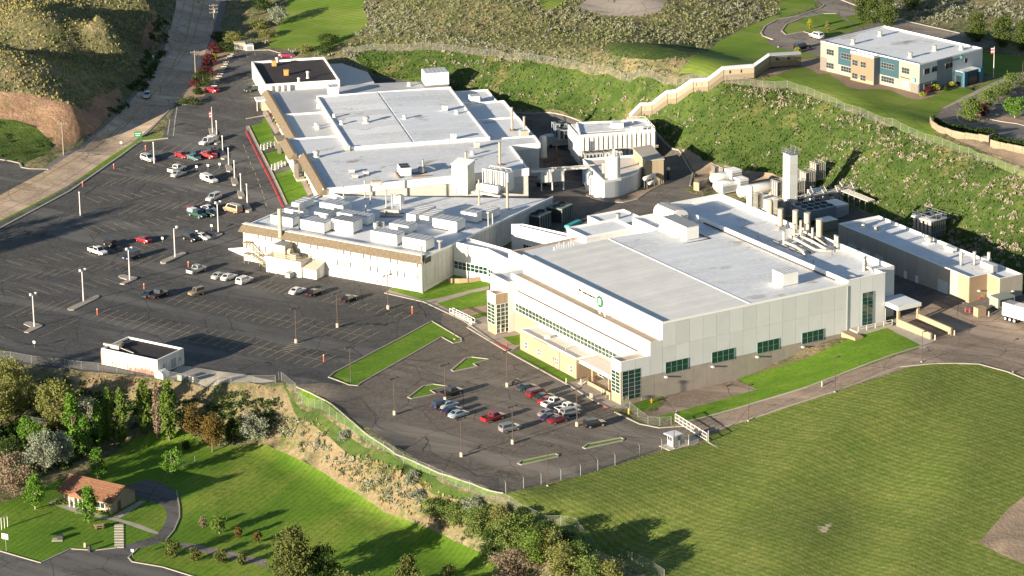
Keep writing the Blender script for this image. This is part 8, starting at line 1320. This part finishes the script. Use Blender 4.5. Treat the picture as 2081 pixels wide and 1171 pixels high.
T = [('columnar', L_POP, zh, 675, 512, 12, 1.7, 'pale green poplar left of the bare poplar', 'poplar'), ('columnar', L_PNK, zh, 735, 526, 12, 1.1, 'half bare pale poplar between two green poplars', 'poplar'), ('columnar', L_POP, zh, 790, 535, 13, 1.8, 'tallest green poplar right of the bare poplar', 'poplar'), ('columnar', L_POP, zh, 512, 548, 12, 1.6, 'bright poplar in the middle of the row', 'poplar'), ('columnar', L_POP, zh, 568, 565, 12.8, 1.35, 'slim tall poplar right of the middle of the row', 'poplar'), ('columnar', L_GRN, zh, 462, 565, 10, 1.2, 'short dark poplar left of the middle of the row', 'poplar'), ('columnar', L_GRN, zh, 345, 590, 12.4, 2.2, 'broad dark green poplar at the left of the row', 'poplar'), ('columnar', L_GRN, zh, 400, 605, 8.6, 1.5, 'lower dark poplar beside the broad one', 'poplar'),
 ('round', L_WIL, zh, 268, 500, 11.0, 3.8, 'big pale olive willow behind the broad poplar', 'willow'), ('round', L_WIL, zh, 40, 330, 8.5, 4.2, 'pale olive willow at the left edge below the lot fence', 'willow'), ('round', L_WIL, zh, 100, 400, 8, 4.0, 'olive willow with bluish foliage right of the edge willow', 'willow'), ('round', L_WIL, zh, 5, 470, 9, 3.6, 'olive willow cut by the left picture edge', 'willow'), ('round', L_SIL, zh, 205, 685, 8.2, 3.6, 'large silver leaved tree above the bright lawn tree', 'tree'), ('round', L_SIL, zh, 292, 655, 6.6, 2.4, 'smaller silver leaved tree right of the large silver tree', 'tree'), ('round', L_SIL, zh, 412, 470, 6, 2.5, 'pale silver tree among the poplars', 'tree'), ('spread', L_PNK, zh, 70, 800, 8.4, 4.2, 'wide bare pinkish tree at the left edge', 'tree'), ('round', L_GRN, zh, 130, 545, 5, 2.2, 'small bright green tree in the dark hollow', 'tree'), ('round', L_GRN, zh, 180, 560, 4.4, 2, 'second small bright green tree in the dark hollow', 'tree'), ('round', L_DRK, zh, 50, 640, 5, 2.4, 'dark tree in the hollow near the left edge', 'tree'),
 ('cone', L_GRN, zh, 455, 727, 7.0, 2.1, 'conical young tree behind the house', 'tree'), ('round', L_GRN, zh, 800, 697, 5.4, 2.1, 'round bright tree beyond the round drive', 'tree'), ('egg', L_GRN, zh, 165, 858, 7, 2.4, 'bright green tree on the lawn left of the house', 'tree'), ('egg', L_GRN, zh, 415, 922, 7.2, 2.3, 'dense dark green tree in front of the house', 'tree'), ('round', L_BRN, zh, 905, 522, 6.6, 2.4, 'brown leaved tree, the farther one', 'tree'), ('round', L_BRN, zh, 990, 592, 7.6, 2.7, 'brown leaved tree, the nearer and bigger one', 'tree'), ('egg', L_DRK, zh, 1085, 560, 6, 1.7, 'dark green tree right of the brown trees', 'tree'), ('round', L_SIL, zh, 1180, 540, 5.4, 3.0, 'blue-green bushy tree at the end of the park lawn', 'tree'),
 ('round', L_POP, zh, 1022, 972, 3.5, 1.6, 'small pale green tree by the park path', 'tree'), ('round', L_BRN, zh, 1110, 992, 2.4, .7, 'thin young tree right of the pale green one', 'tree'), ('round', L_BRN, zh, 1200, 1017, 2.2, .8, 'thin brownish sapling near the big spruce', 'tree'), ('round', L_PNK, zh, 945, 946, 2, .7, 'bare sapling left of the pale green tree', 'tree'), ('round', L_DRK, zh, 862, 585, 2, 1.1, 'small dark bush tree on the shaded lawn', 'tree'),
 ('round', L_SPR, zh, 797, 1078, 3.2, 1.8, 'round dark shrub at the start of the bottom path', 'shrub'), ('round', L_SPR, zh, 912, 1102, 2.8, 1.1, 'second round shrub along the bottom path', 'shrub'), ('round', L_SPR, zh, 1030, 1108, 2.6, 1.4, 'third round shrub along the bottom path', 'shrub'), ('round', L_SPR, zh, 1128, 1120, 2.4, 1.0, 'fourth round shrub along the bottom path', 'shrub'),
 ('cone', L_SPR, None, 602, 1196, 12.6, 4.6, 'big dark spruce cut by the bottom edge', 'spruce'), ('cone', L_SPR, None, 575, 1178, 8.8, 2.8, 'olive spruce leaning against the big spruce', 'spruce'), ('cone', L_SPR, None, 828, 1198, 7.4, 3.0, 'spruce with brown side at the bottom edge', 'spruce'), ('cone', L_SPR, None, 912, 1200, 5.2, 2.2, 'small spruce top at the bottom edge', 'spruce'), ('round', L_DRK, None, 660, 1185, 7, 3.0, 'dark tree right of the big spruce', 'tree'),
 ('round', L_RED, z1, 1282, 318, 3.0, 2.1, 'farthest dark red bush of the planted strip', 'shrub'), ('round', L_RED, z1, 1248, 392, 3.2, 2.2, 'second dark red bush of the planted strip', 'shrub'), ('round', L_RED, z1, 1225, 455, 3.0, 2.2, 'third dark red bush of the planted strip', 'shrub'), ('round', L_RED, z1, 1165, 522, 2.6, 1.8, 'nearest dark red bush of the planted strip', 'shrub'), ('round', L_DRK, z1, 1208, 520, 4.4, 2.7, 'dark green tree behind the nearest red bush', 'tree'), ('spread', L_DRK, z1, 1125, 618, 1.7, 3.4, 'wide flat juniper at the lot entrance', 'shrub'), ('round', L_YEL, z1, 1279, 352, 1.4, .9, 'yellow flowering bush in the planted strip', 'shrub'), ('round', L_DRK, z1, 1340, 310, 2.6, 3.0, 'dark green bush at the far end of the strip', 'shrub'), ('round', L_WIL, z1, 1390, 250, 2.8, 2.8, 'olive bush beside the roadside gravel', 'shrub'), ('round', L_DRK, z1, 1300, 245, 2.6, 2.4, 'dark roadside bush below the utility pole', 'shrub'), ('round', L_DRK, z1, 1180, 560, 1.6, 1.6, 'low dark bush beside the red sports car', 'shrub'),
 ('round', L_SIL, z1, 1655, 148, 5.4, 2.9, 'round pale silver tree on the northern lawn', 'tree'), ('round', L_DRK, z1, 1560, 70, 5, 3.4, 'dark green tree left of the silver tree', 'tree'), ('round', L_WIL, z1, 1540, 170, 2.6, 2.8, 'olive bush at the left edge of the northern lawn', 'shrub'), ('round', L_WIL, z1, 1590, 225, 2.2, 2.4, 'second olive bush at the northern lawn edge', 'shrub'), ('round', L_DRK, None, 662, 108, 2.8, 3.2, 'dark bush behind the black roofed block', 'shrub'), ('round', L_WIL, None, 622, 106, 1.8, 2.4, 'grey olive bush behind the black roofed block', 'shrub'), ('round', L_DRK, z1, 1950, 270, 3, 3.4, 'dark bush at the right edge of the northern lawn', 'shrub'),
 ('egg', L_PIN, zo, 1118, 118, 6.6, 2.7, 'left one of three pines behind the plateau office', 'pine'), ('egg', L_PIN, zo, 1180, 130, 7, 2.8, 'middle one of three pines behind the plateau office', 'pine'), ('egg', L_PIN, zo, 1262, 142, 7.8, 3.2, 'right one of three pines behind the plateau office', 'pine'), ('egg', L_PIN, zo, 1770, 232, 7.4, 3.4, 'left one of the pines at the upper right corner', 'pine'), ('egg', L_PIN, zo, 1915, 262, 8, 3.4, 'middle one of the pines at the upper right corner', 'pine'), ('egg', L_PIN, zo, 2030, 285, 7.6, 3.2, 'right one of the pines at the upper right corner', 'pine'), ('egg', L_PIN, zo, 1400, 60, 5.6, 2.6, 'pine across the upper road', 'pine'),
 ('egg', L_YEL, zo, 826, 165, 2.6, .8, 'pale young tree on the lawn island of the drive', 'tree'), ('egg', L_WIL, zo, 926, 182, 2.8, .9, 'second young tree on the lawn island of the drive', 'tree'), ('round', L_YEL, zo, 755, 300, 1.4, .8, 'yellow-green bush at the top of the covered stair', 'shrub'),
 ('round', L_POP, zo, 1732, 694, 5.8, 2.8, 'bright green tree on the gravel island of the upper car park', 'tree'), ('round', L_GRN, zo, 1985, 668, 5, 2.7, 'green tree on the second gravel island', 'tree'), ('round', L_RED, zo, 1795, 655, 3.2, 2.0, 'dark purple bush behind the bright green tree', 'shrub'), ('round', L_RAV, zo, 1830, 615, 4.4, 2.5, 'pale grey-green tree behind the purple bush', 'tree'), ('spread', L_RAV, zo, 1905, 545, 3.6, 3.4, 'loose pale tree beside the office car park lane', 'tree'), ('spread', L_RAV, zo, 1985, 500, 3.6, 3.2, 'second loose pale tree by the right picture edge', 'tree'), ('round', L_YEL, zo, 1537, 515, 1.5, 1.1, 'yellow-green round bush by the office corner', 'shrub'), ('round', L_RED, zo, 1492, 524, 1.5, .9, 'red bush by the office corner', 'shrub'), ('round', L_YEL, zo, 1630, 494, 1.3, 1.0, 'yellow-green bush left of the blue porch', 'shrub'), ('round', L_YEL, zo, 1466, 544, .9, .9, 'low yellow bush at the gravel tip', 'shrub'), ('round', L_DRK, zo, 1775, 452, 1.9, 1.5, 'dark bush right of the blue porch', 'shrub'), ('round', L_DRK, zo, 1590, 512, 1.0, .9, 'small dark bush between the yellow ones', 'shrub')]
for kind, m, zz, x, y, h, r, lb, nm in T:
    if zz: x, y = zz_(zz, x, y)
    shrub = nm == 'shrub'; tree(kind, m, x, y, h, r, lb, nm if nm in ('tree', 'shrub') else 'tree', {'poplar': 'poplar_tree', 'willow': 'willow_tree', 'spruce': 'spruce_tree', 'pine': 'pine_tree', 'shrub': 'shrub'}.get(nm, 'tree'), clear=.04 if shrub or nm in ('poplar', 'spruce', 'pine') else .16, bark=BARKP if m in (L_GRN, L_POP) and nm == 'tree' else None, n=700 if m is L_PNK and kind == 'columnar' else 3400 if 'in front of the house' in lb else None)
# trees of the ravine at the bottom centre
RV = [(880,1050,3.6,2.4,L_RAV),(925,1068,4.6,3,L_RAV),(960,1040,3.0,2.2,L_SIL),(975,1090,5.6,3.4,L_RAV),(1015,1072,4.4,2.6,L_WIL),(1030,1118,6.4,3.6,L_RAV),(1070,1095,4.8,3,L_RAV),(1085,1150,6.4,3.4,L_POP),(1040,1178,5.6,4.0,L_PNK),(1120,1130,5,3,L_WIL),(1140,1170,5.8,3.2,L_WIL),(1175,1150,4.4,2.6,L_RAV),(1200,1185,5.2,3.2,L_RAV),(1000,1130,5,2.6,L_DRK),(1240,1190,4.6,2.8,L_WIL),(1110,1090,3,2.0,L_DRK),(850,1020,2.4,1.8,L_SIL),(838,985,2.6,1.7,L_SIL),(700,895,2.0,1.5,L_SIL),(905,1040,2.2,1.8,L_DRK),(1060,1055,2.2,1.6,L_DRK),(1150,1112,3,2,L_DRK)]
adj = ['first', 'second', 'third', 'fourth', 'fifth', 'sixth', 'seventh', 'eighth', 'ninth']
RVL = {L_RAV: 'soft green ravine tree', L_WIL: 'olive ravine tree', L_POP: 'bright green ravine tree', L_PNK: 'bare pinkish ravine tree', L_SIL: 'silver bush', L_DRK: 'dark ravine bush'}; cnt = {}
for x, y, h, r, m in sorted(RV):
    k = cnt[m.name] = cnt.get(m.name, 0) + 1; tree('round', m, x, y, h, r, '%s, %s from the left along the lower fence' % (RVL[m], adj[k - 1]) if m is not L_POP else 'bright green ravine tree among the bare ones', 'shrub' if m in (L_DRK, L_SIL) else 'tree', 'shrub' if m in (L_DRK, L_SIL) else 'tree', clear=.08)
# trees standing outside the picture whose shade falls into it
for k, (x, y, h, r) in enumerate(((-141, 761, 13, 4.4), (-146, 765, 11, 4), (-137, 759, 11, 4.2), (-131, 764, 8, 3.2))): tree('egg', L_DRK, k, 0, h, r, 'tall dark tree beyond the left picture edge beside the lot', group='trees beyond the left edge', P=Vector((x, y, gz(x, y))), n=2600, clear=.03)
for k, (px, py, h) in enumerate(((700, 1275, 11), (745, 1280, 11), (795, 1282, 10.5), (850, 1285, 11), (915, 1290, 10.5))): q = flat(px, py, -10); tree('egg', L_SPR, px, py, h, 4.2, 'dark spruce below the bottom picture edge', group='spruces below the bottom edge', P=Vector((q.x, q.y, gz(q.x, q.y))), n=2200, clear=.03)
# hedge bushes along the retaining walls
zw = (1880, 130, 5.577); hb = []
def run(pts, n): q = [G(*zz_(zw, *p)) for p in pts]; return [q[min(int(t), len(q) - 2)].lerp(q[min(int(t), len(q) - 2) + 1], t - min(int(t), len(q) - 2)) for t in np.linspace(0, len(q) - 1, n)]
for i, p in enumerate(run([(95, 640), (160, 690), (300, 735), (450, 760), (620, 780), (760, 790)], 19) + run([(790, 830), (770, 860), (880, 890), (1010, 910), (1130, 930)], 11)):
    if i < 3: hm = [crown('round', L_DRK, 1.2, .75, 130, .2, 900 + k) for k in range(3)] if i == 0 else hm
    t = thing('hedge_bush', 'small clipped dark green bush in the row above the tan retaining wall', 'bush', (p.x, p.y, gz(p.x, p.y)), i, 'bushes along the retaining walls'); link('crown', hm[i % 3], t)
for i, (x, y) in enumerate([(300 + k * 22, 30 + k * 33) for k in range(6)] + [(690 + k * 27, 740 + k * 44) for k in range(5)]):
    p = G(*zz_(za2, x, y)); t = thing('bed_bush', 'small dark bush in the gravel bed under the tan eave', 'bush', p, i, 'bushes under the tan eave'); link('crown', crown('round', L_RED if i % 4 == 0 else L_DRK, .8, .6, 90, .17, 40 + i), t)
for i, (x, y) in enumerate([(525, 870), (540, 862), (556, 853), (572, 844), (588, 835), (604, 826), (620, 818)]):
    p = hp(x, y); t = thing('cypress_bush', 'narrow dark bush in the row along the house gable', 'bush', p, i, 'bushes along the house'); link('crown', crown('egg', L_DRK, 1.9, .55, 130, .17, 70 + i), t)
for i, (x, y) in enumerate([(262, 838), (280, 835), (300, 840), (470, 885), (488, 884)]):
    p = hp(x, y); t = thing('front_bush', 'small green bush at the front of the house', 'bush', p, i, 'bushes at the house front'); link('crown', crown('round', L_POP, .9, .7, 90, .17, 90 + i), t)

# ------------------------------------------------------------------ sagebrush, scrub, tufts
def pix_poly(pts, zz=None): return [G0(*p) for p in (Z(*zz, pts) if zz else pts)]
def scatter(poly, dens, seed, noise_s=.05, thr=.0, avoid=None):
    r = np.random.default_rng(seed); q = np.array(poly); lo, hi = q.min(0), q.max(0); n = int((hi - lo).prod() * dens); P = r.uniform(lo, hi, (n, 2)); P = P[inside(P, poly)]
    if thr > 0:
        s = [0] * len(P); f = np.zeros(len(P))
        for k in range(5): a, b, ph = r.normal(size=3); f += np.sin((P[:, 0] * a + P[:, 1] * b) * noise_s * (1.6 ** k) + ph * 9) / (1.25 ** k)
        f = (f - f.min()) / (f.max() - f.min()); P = P[r.uniform(size=len(P)) < np.clip((f - thr) / .25, .06, 1)]
    cell = rid_at(P); keep = np.ones(len(P), bool)
    if avoid is not None: keep = np.array([c in avoid for c in cell], bool)
    return P[keep]
def rid_at(P):
    out = np.full(len(P), -1)
    for i, d in enumerate(polys): out[inside(P, d)] = i
    return out
WILD = {-1} | {i for i, r in enumerate(REG) if r[1] in (M_MEAD, M_CUT, M_DRYG, M_DIRT)}
blds = [o for o in col.objects if o.type == 'MESH' and o.name.split('.')[0] in ('wall', 'hall_wall', 'front_wall', 'rear_wall', 'rear_bay_wall', 'wing_wall', 'low_block_wall')]
bpy.context.view_layer.update()
_bb = []
for o in blds:
    w = [o.matrix_world @ Vector(c) for c in o.bound_box]; idx = (0, 3, 7, 4); _bb.append([(w[i].x, w[i].y) for i in idx])
def clear_of(P):
    k = np.ones(len(P), bool)
    for b in _bb: k &= ~inside(P, b)
    return P[k]
def bush_proto(m, seed, n, h=.8, wide=1.0, size=.2):
    r = np.random.default_rng(seed); P = r.normal(size=(n, 3)); P /= np.linalg.norm(P, axis=1)[:, None]; P *= r.uniform(.45, 1, (n, 1)); P[:, 2] = np.abs(P[:, 2]) * h; P[:, :2] *= wide * .72
    return P, size
def shrub_field(name, label, single, P, m, n_leaf, seed, smin, smax, group, singles=0, cat='sagebrush'):
    """the nearest ones singly, the rest joined as stuff"""
    r = np.random.default_rng(seed); P = clear_of(P); sc = r.uniform(smin, smax, len(P)); order = np.argsort(P[:, 1] - sc * 20); P, sc = P[order], sc[order]
    if singles:
        pro = []
        for k in range(4): q, s_ = bush_proto(m, seed + k, n_leaf + 16); V, F = quads(q, s_, np.random.default_rng(seed + k)); pro.append(mesh_np(single, V, F, m))
        for i in range(min(singles, len(P))):
            o = link(single, pro[i % 4], None, (P[i, 0], P[i, 1], gz(*P[i]) - .05), r.uniform(0, 6)); o.scale = (sc[i],) * 3; tag(o, label, cat, group)
        P, sc = P[singles:], sc[singles:]
    if not len(P): return
    VV = []
    for k in range(len(P)):
        q, s_ = bush_proto(m, int(r.integers(1e6)), n_leaf); a = r.uniform(0, 6); V, F = quads(q * sc[k], s_ * sc[k], r); V += np.array([P[k, 0], P[k, 1], gz(*P[k]) - .05]); VV.append(V)
    V = np.concatenate(VV); o = link(name, mesh_np(name, V, np.arange(len(V)).reshape(-1, 4), m)); o['kind'] = 'stuff'
slope_p = polys[0]
shrub_field('sagebrush', 'grey sagebrush clump growing on the steep green slope behind the plant', 'sagebrush_clump', scatter(slope_p, .26, 3, .06, .36, WILD), L_SAGP, 30, 11, .55, 1.25, 'sagebrush on the green slope', 300)
shrub_field('sagebrush', '', 'sagebrush_clump', scatter(slope_p, .12, 33, .09, .4, WILD), L_SAGE, 26, 12, .5, 1.1, '')
top = pix_poly([(690,-40),(1620,-40),(1585,30),(1540,55),(1500,62),(1440,90),(1395,125),(1360,150),(1300,150),(1150,130),(1000,110),(880,97),(760,97),(700,100),(745,50)])
shrub_field('sagebrush', '', '', scatter(top, .30, 4, .05, .30, {-1}), L_SAGE, 24, 13, .6, 1.35, ''); shrub_field('sagebrush', '', '', scatter(top, .12, 44, .08, .35, {-1}), L_SAGG, 24, 14, .6, 1.3, '')
tr_ = pix_poly([(1740,-30),(2100,-30),(2100,90),(1990,80),(1930,60),(1850,40)]); shrub_field('sagebrush', '', '', scatter(tr_, .2, 5, .05, .2, {-1}), L_SAGE, 24, 15, .7, 1.4, '')
crest = pix_poly([(1440,172),(1560,182),(1640,200),(1730,240),(1830,285),(1950,330),(2100,385),(2100,420),(1950,365),(1830,320),(1720,270),(1620,230),(1500,205)]); shrub_field('sagebrush', '', '', scatter(crest, .32, 6, .1, .2, WILD), L_SAGP, 26, 16, .6, 1.2, '')
hill = pix_poly([(-30,-30),(330,-30),(330,60),(300,130),(285,165),(245,180),(145,222),(60,190),(-30,188)]); shrub_field('sagebrush', '', '', scatter(hill, .14, 7, .07, .3, WILD), L_SAGG, 22, 17, .5, 1.15, ''); shrub_field('sagebrush', '', '', scatter(hill, .05, 77, .07, .3, WILD), L_SAGE, 22, 18, .5, 1.1, '')
foot = pix_poly([(300,70),(345,40),(335,110),(300,180),(240,230),(215,240),(240,200),(285,150)]); shrub_field('roadside_scrub', '', '', scatter(foot, .25, 8, .1, .15, None), L_DRK, 36, 19, .9, 1.9, '')
lowb = pix_poly([(20,250),(110,285),(95,315),(30,330),(-20,330),(-20,250)]); shrub_field('roadside_scrub', '', '', scatter(lowb, .12, 9, .1, .3, None), L_DRK, 30, 20, .6, 1.2, '')
bank = pix_poly([(560,800),(640,850),(760,935),(900,1005),(1000,1030),(940,1075),(900,1075),(780,1030),(650,945),(555,890)]); shrub_field('bank_sagebrush', 'grey-green sagebrush clump on the dry bank below the front lot fence', 'bank_sagebrush', scatter(bank, .42, 10, .09, .32, None), L_SAGG, 34, 21, .6, 1.3, 'sagebrush on the dry bank', 60); bank2 = pix_poly([(560,870),(650,935),(780,1020),(900,1070),(970,1085),(930,1035),(800,985),(680,905),(600,855),(565,840)]); shrub_field('bank_sagebrush', '', '', scatter(bank2, .75, 102, .09, .1, None), L_SAGE, 28, 31, .6, 1.3, ''); shrub_field('bank_sagebrush', '', '', scatter(bank2, .25, 103, .09, .1, None), L_SAGG, 28, 32, .5, 1.1, '')
shrub_field('bank_sagebrush', '', '', scatter(bank, .2, 101, .09, .4, None), L_SIL, 30, 22, .5, 1.1, '')
dark = pix_poly([(150,800),(250,800),(380,810),(470,800),(560,795),(560,860),(500,900),(400,880),(330,868),(250,890),(150,900)]); shrub_field('scrub_thicket', '', '', scatter(dark, .5, 12, .08, .05, None), L_DRK, 40, 23, .8, 1.8, ''); shrub_field('scrub_thicket', '', '', scatter(dark, .2, 121, .08, .2, None), L_SAGG, 36, 24, .7, 1.5, '')
left = pix_poly([(-20,765),(150,765),(200,800),(200,900),(150,950),(60,980),(-20,960)]); shrub_field('scrub_thicket', '', '', scatter(left, .24, 13, .08, .2, None), L_DRK, 44, 25, 1.0, 2.3, '')
rav = pix_poly([(980,1040),(1110,1085),(1330,1180),(1330,1215),(1050,1215),(1010,1150),(920,1080)]); shrub_field('ravine_scrub', '', '', scatter(rav, .22, 14, .08, .2, None), L_DRK, 40, 26, .7, 1.7, ''); shrub_field('ravine_scrub', '', '', scatter(rav, .08, 141, .08, .2, None), L_PNK, 34, 27, .6, 1.3, '')
nl = pix_poly([(470,70),(560,95),(640,103),(700,95),(760,100),(720,130),(650,118),(560,104),(480,100)]); shrub_field('northern_scrub', '', '', scatter(nl, .14, 15, .1, .2, WILD), L_SAGE, 30, 28, .7, 1.5, '')
# rough grass on the unmown ground
def tufts(name, P, m, seed, h):
    r = np.random.default_rng(seed); P = clear_of(P); n = len(P); z = np.array([gz(*p) for p in P]); a = r.uniform(0, 6.283, n); hh = h * r.uniform(.5, 1.5, n); w = .22 * r.uniform(.6, 1.6, n); dx, dy = np.cos(a) * w, np.sin(a) * w; lx, ly = r.normal(0, .15, n), r.normal(0, .15, n)
    V = np.stack([np.stack([P[:, 0] - dx, P[:, 1] - dy, z - .05], 1), np.stack([P[:, 0] + dx, P[:, 1] + dy, z - .05], 1), np.stack([P[:, 0] + dx * .6 + lx, P[:, 1] + dy * .6 + ly, z + hh], 1), np.stack([P[:, 0] - dx * .6 + lx, P[:, 1] - dy * .6 + ly, z + hh], 1)], 1).reshape(-1, 3)
    o = link(name, mesh_np(name, V, np.arange(len(V)).reshape(-1, 4), m)); o['kind'] = 'stuff'
TG = leafmat('slope_grass', (.08, .12, .026), (.045, .075, .016), .3); TD = leafmat('dry_tuft_grass', (.33, .235, .125), (.2, .15, .075), .3); TH = leafmat('hill_grass', (.31, .26, .10), (.17, .16, .055), .2)
tufts('slope_grass', scatter(slope_p, 1.3, 51, avoid=WILD), TG, 51, .35); tufts('dry_grass', scatter(bank, 2.2, 52, .12, .3), TD, 52, .55); tufts('hill_grass', scatter(hill, 1.1, 53, avoid=WILD), TH, 53, .4); tufts('hill_grass', scatter(top, .8, 54, avoid={-1}), leafmat('flat_grass', (.19, .19, .08), (.1, .115, .04), .2), 54, .4); tufts('dry_grass', scatter(pix_poly([(150,762),(380,782),(560,788),(560,810),(380,815),(200,800)]), 1.6, 55, .1, .35), TD, 55, .5)
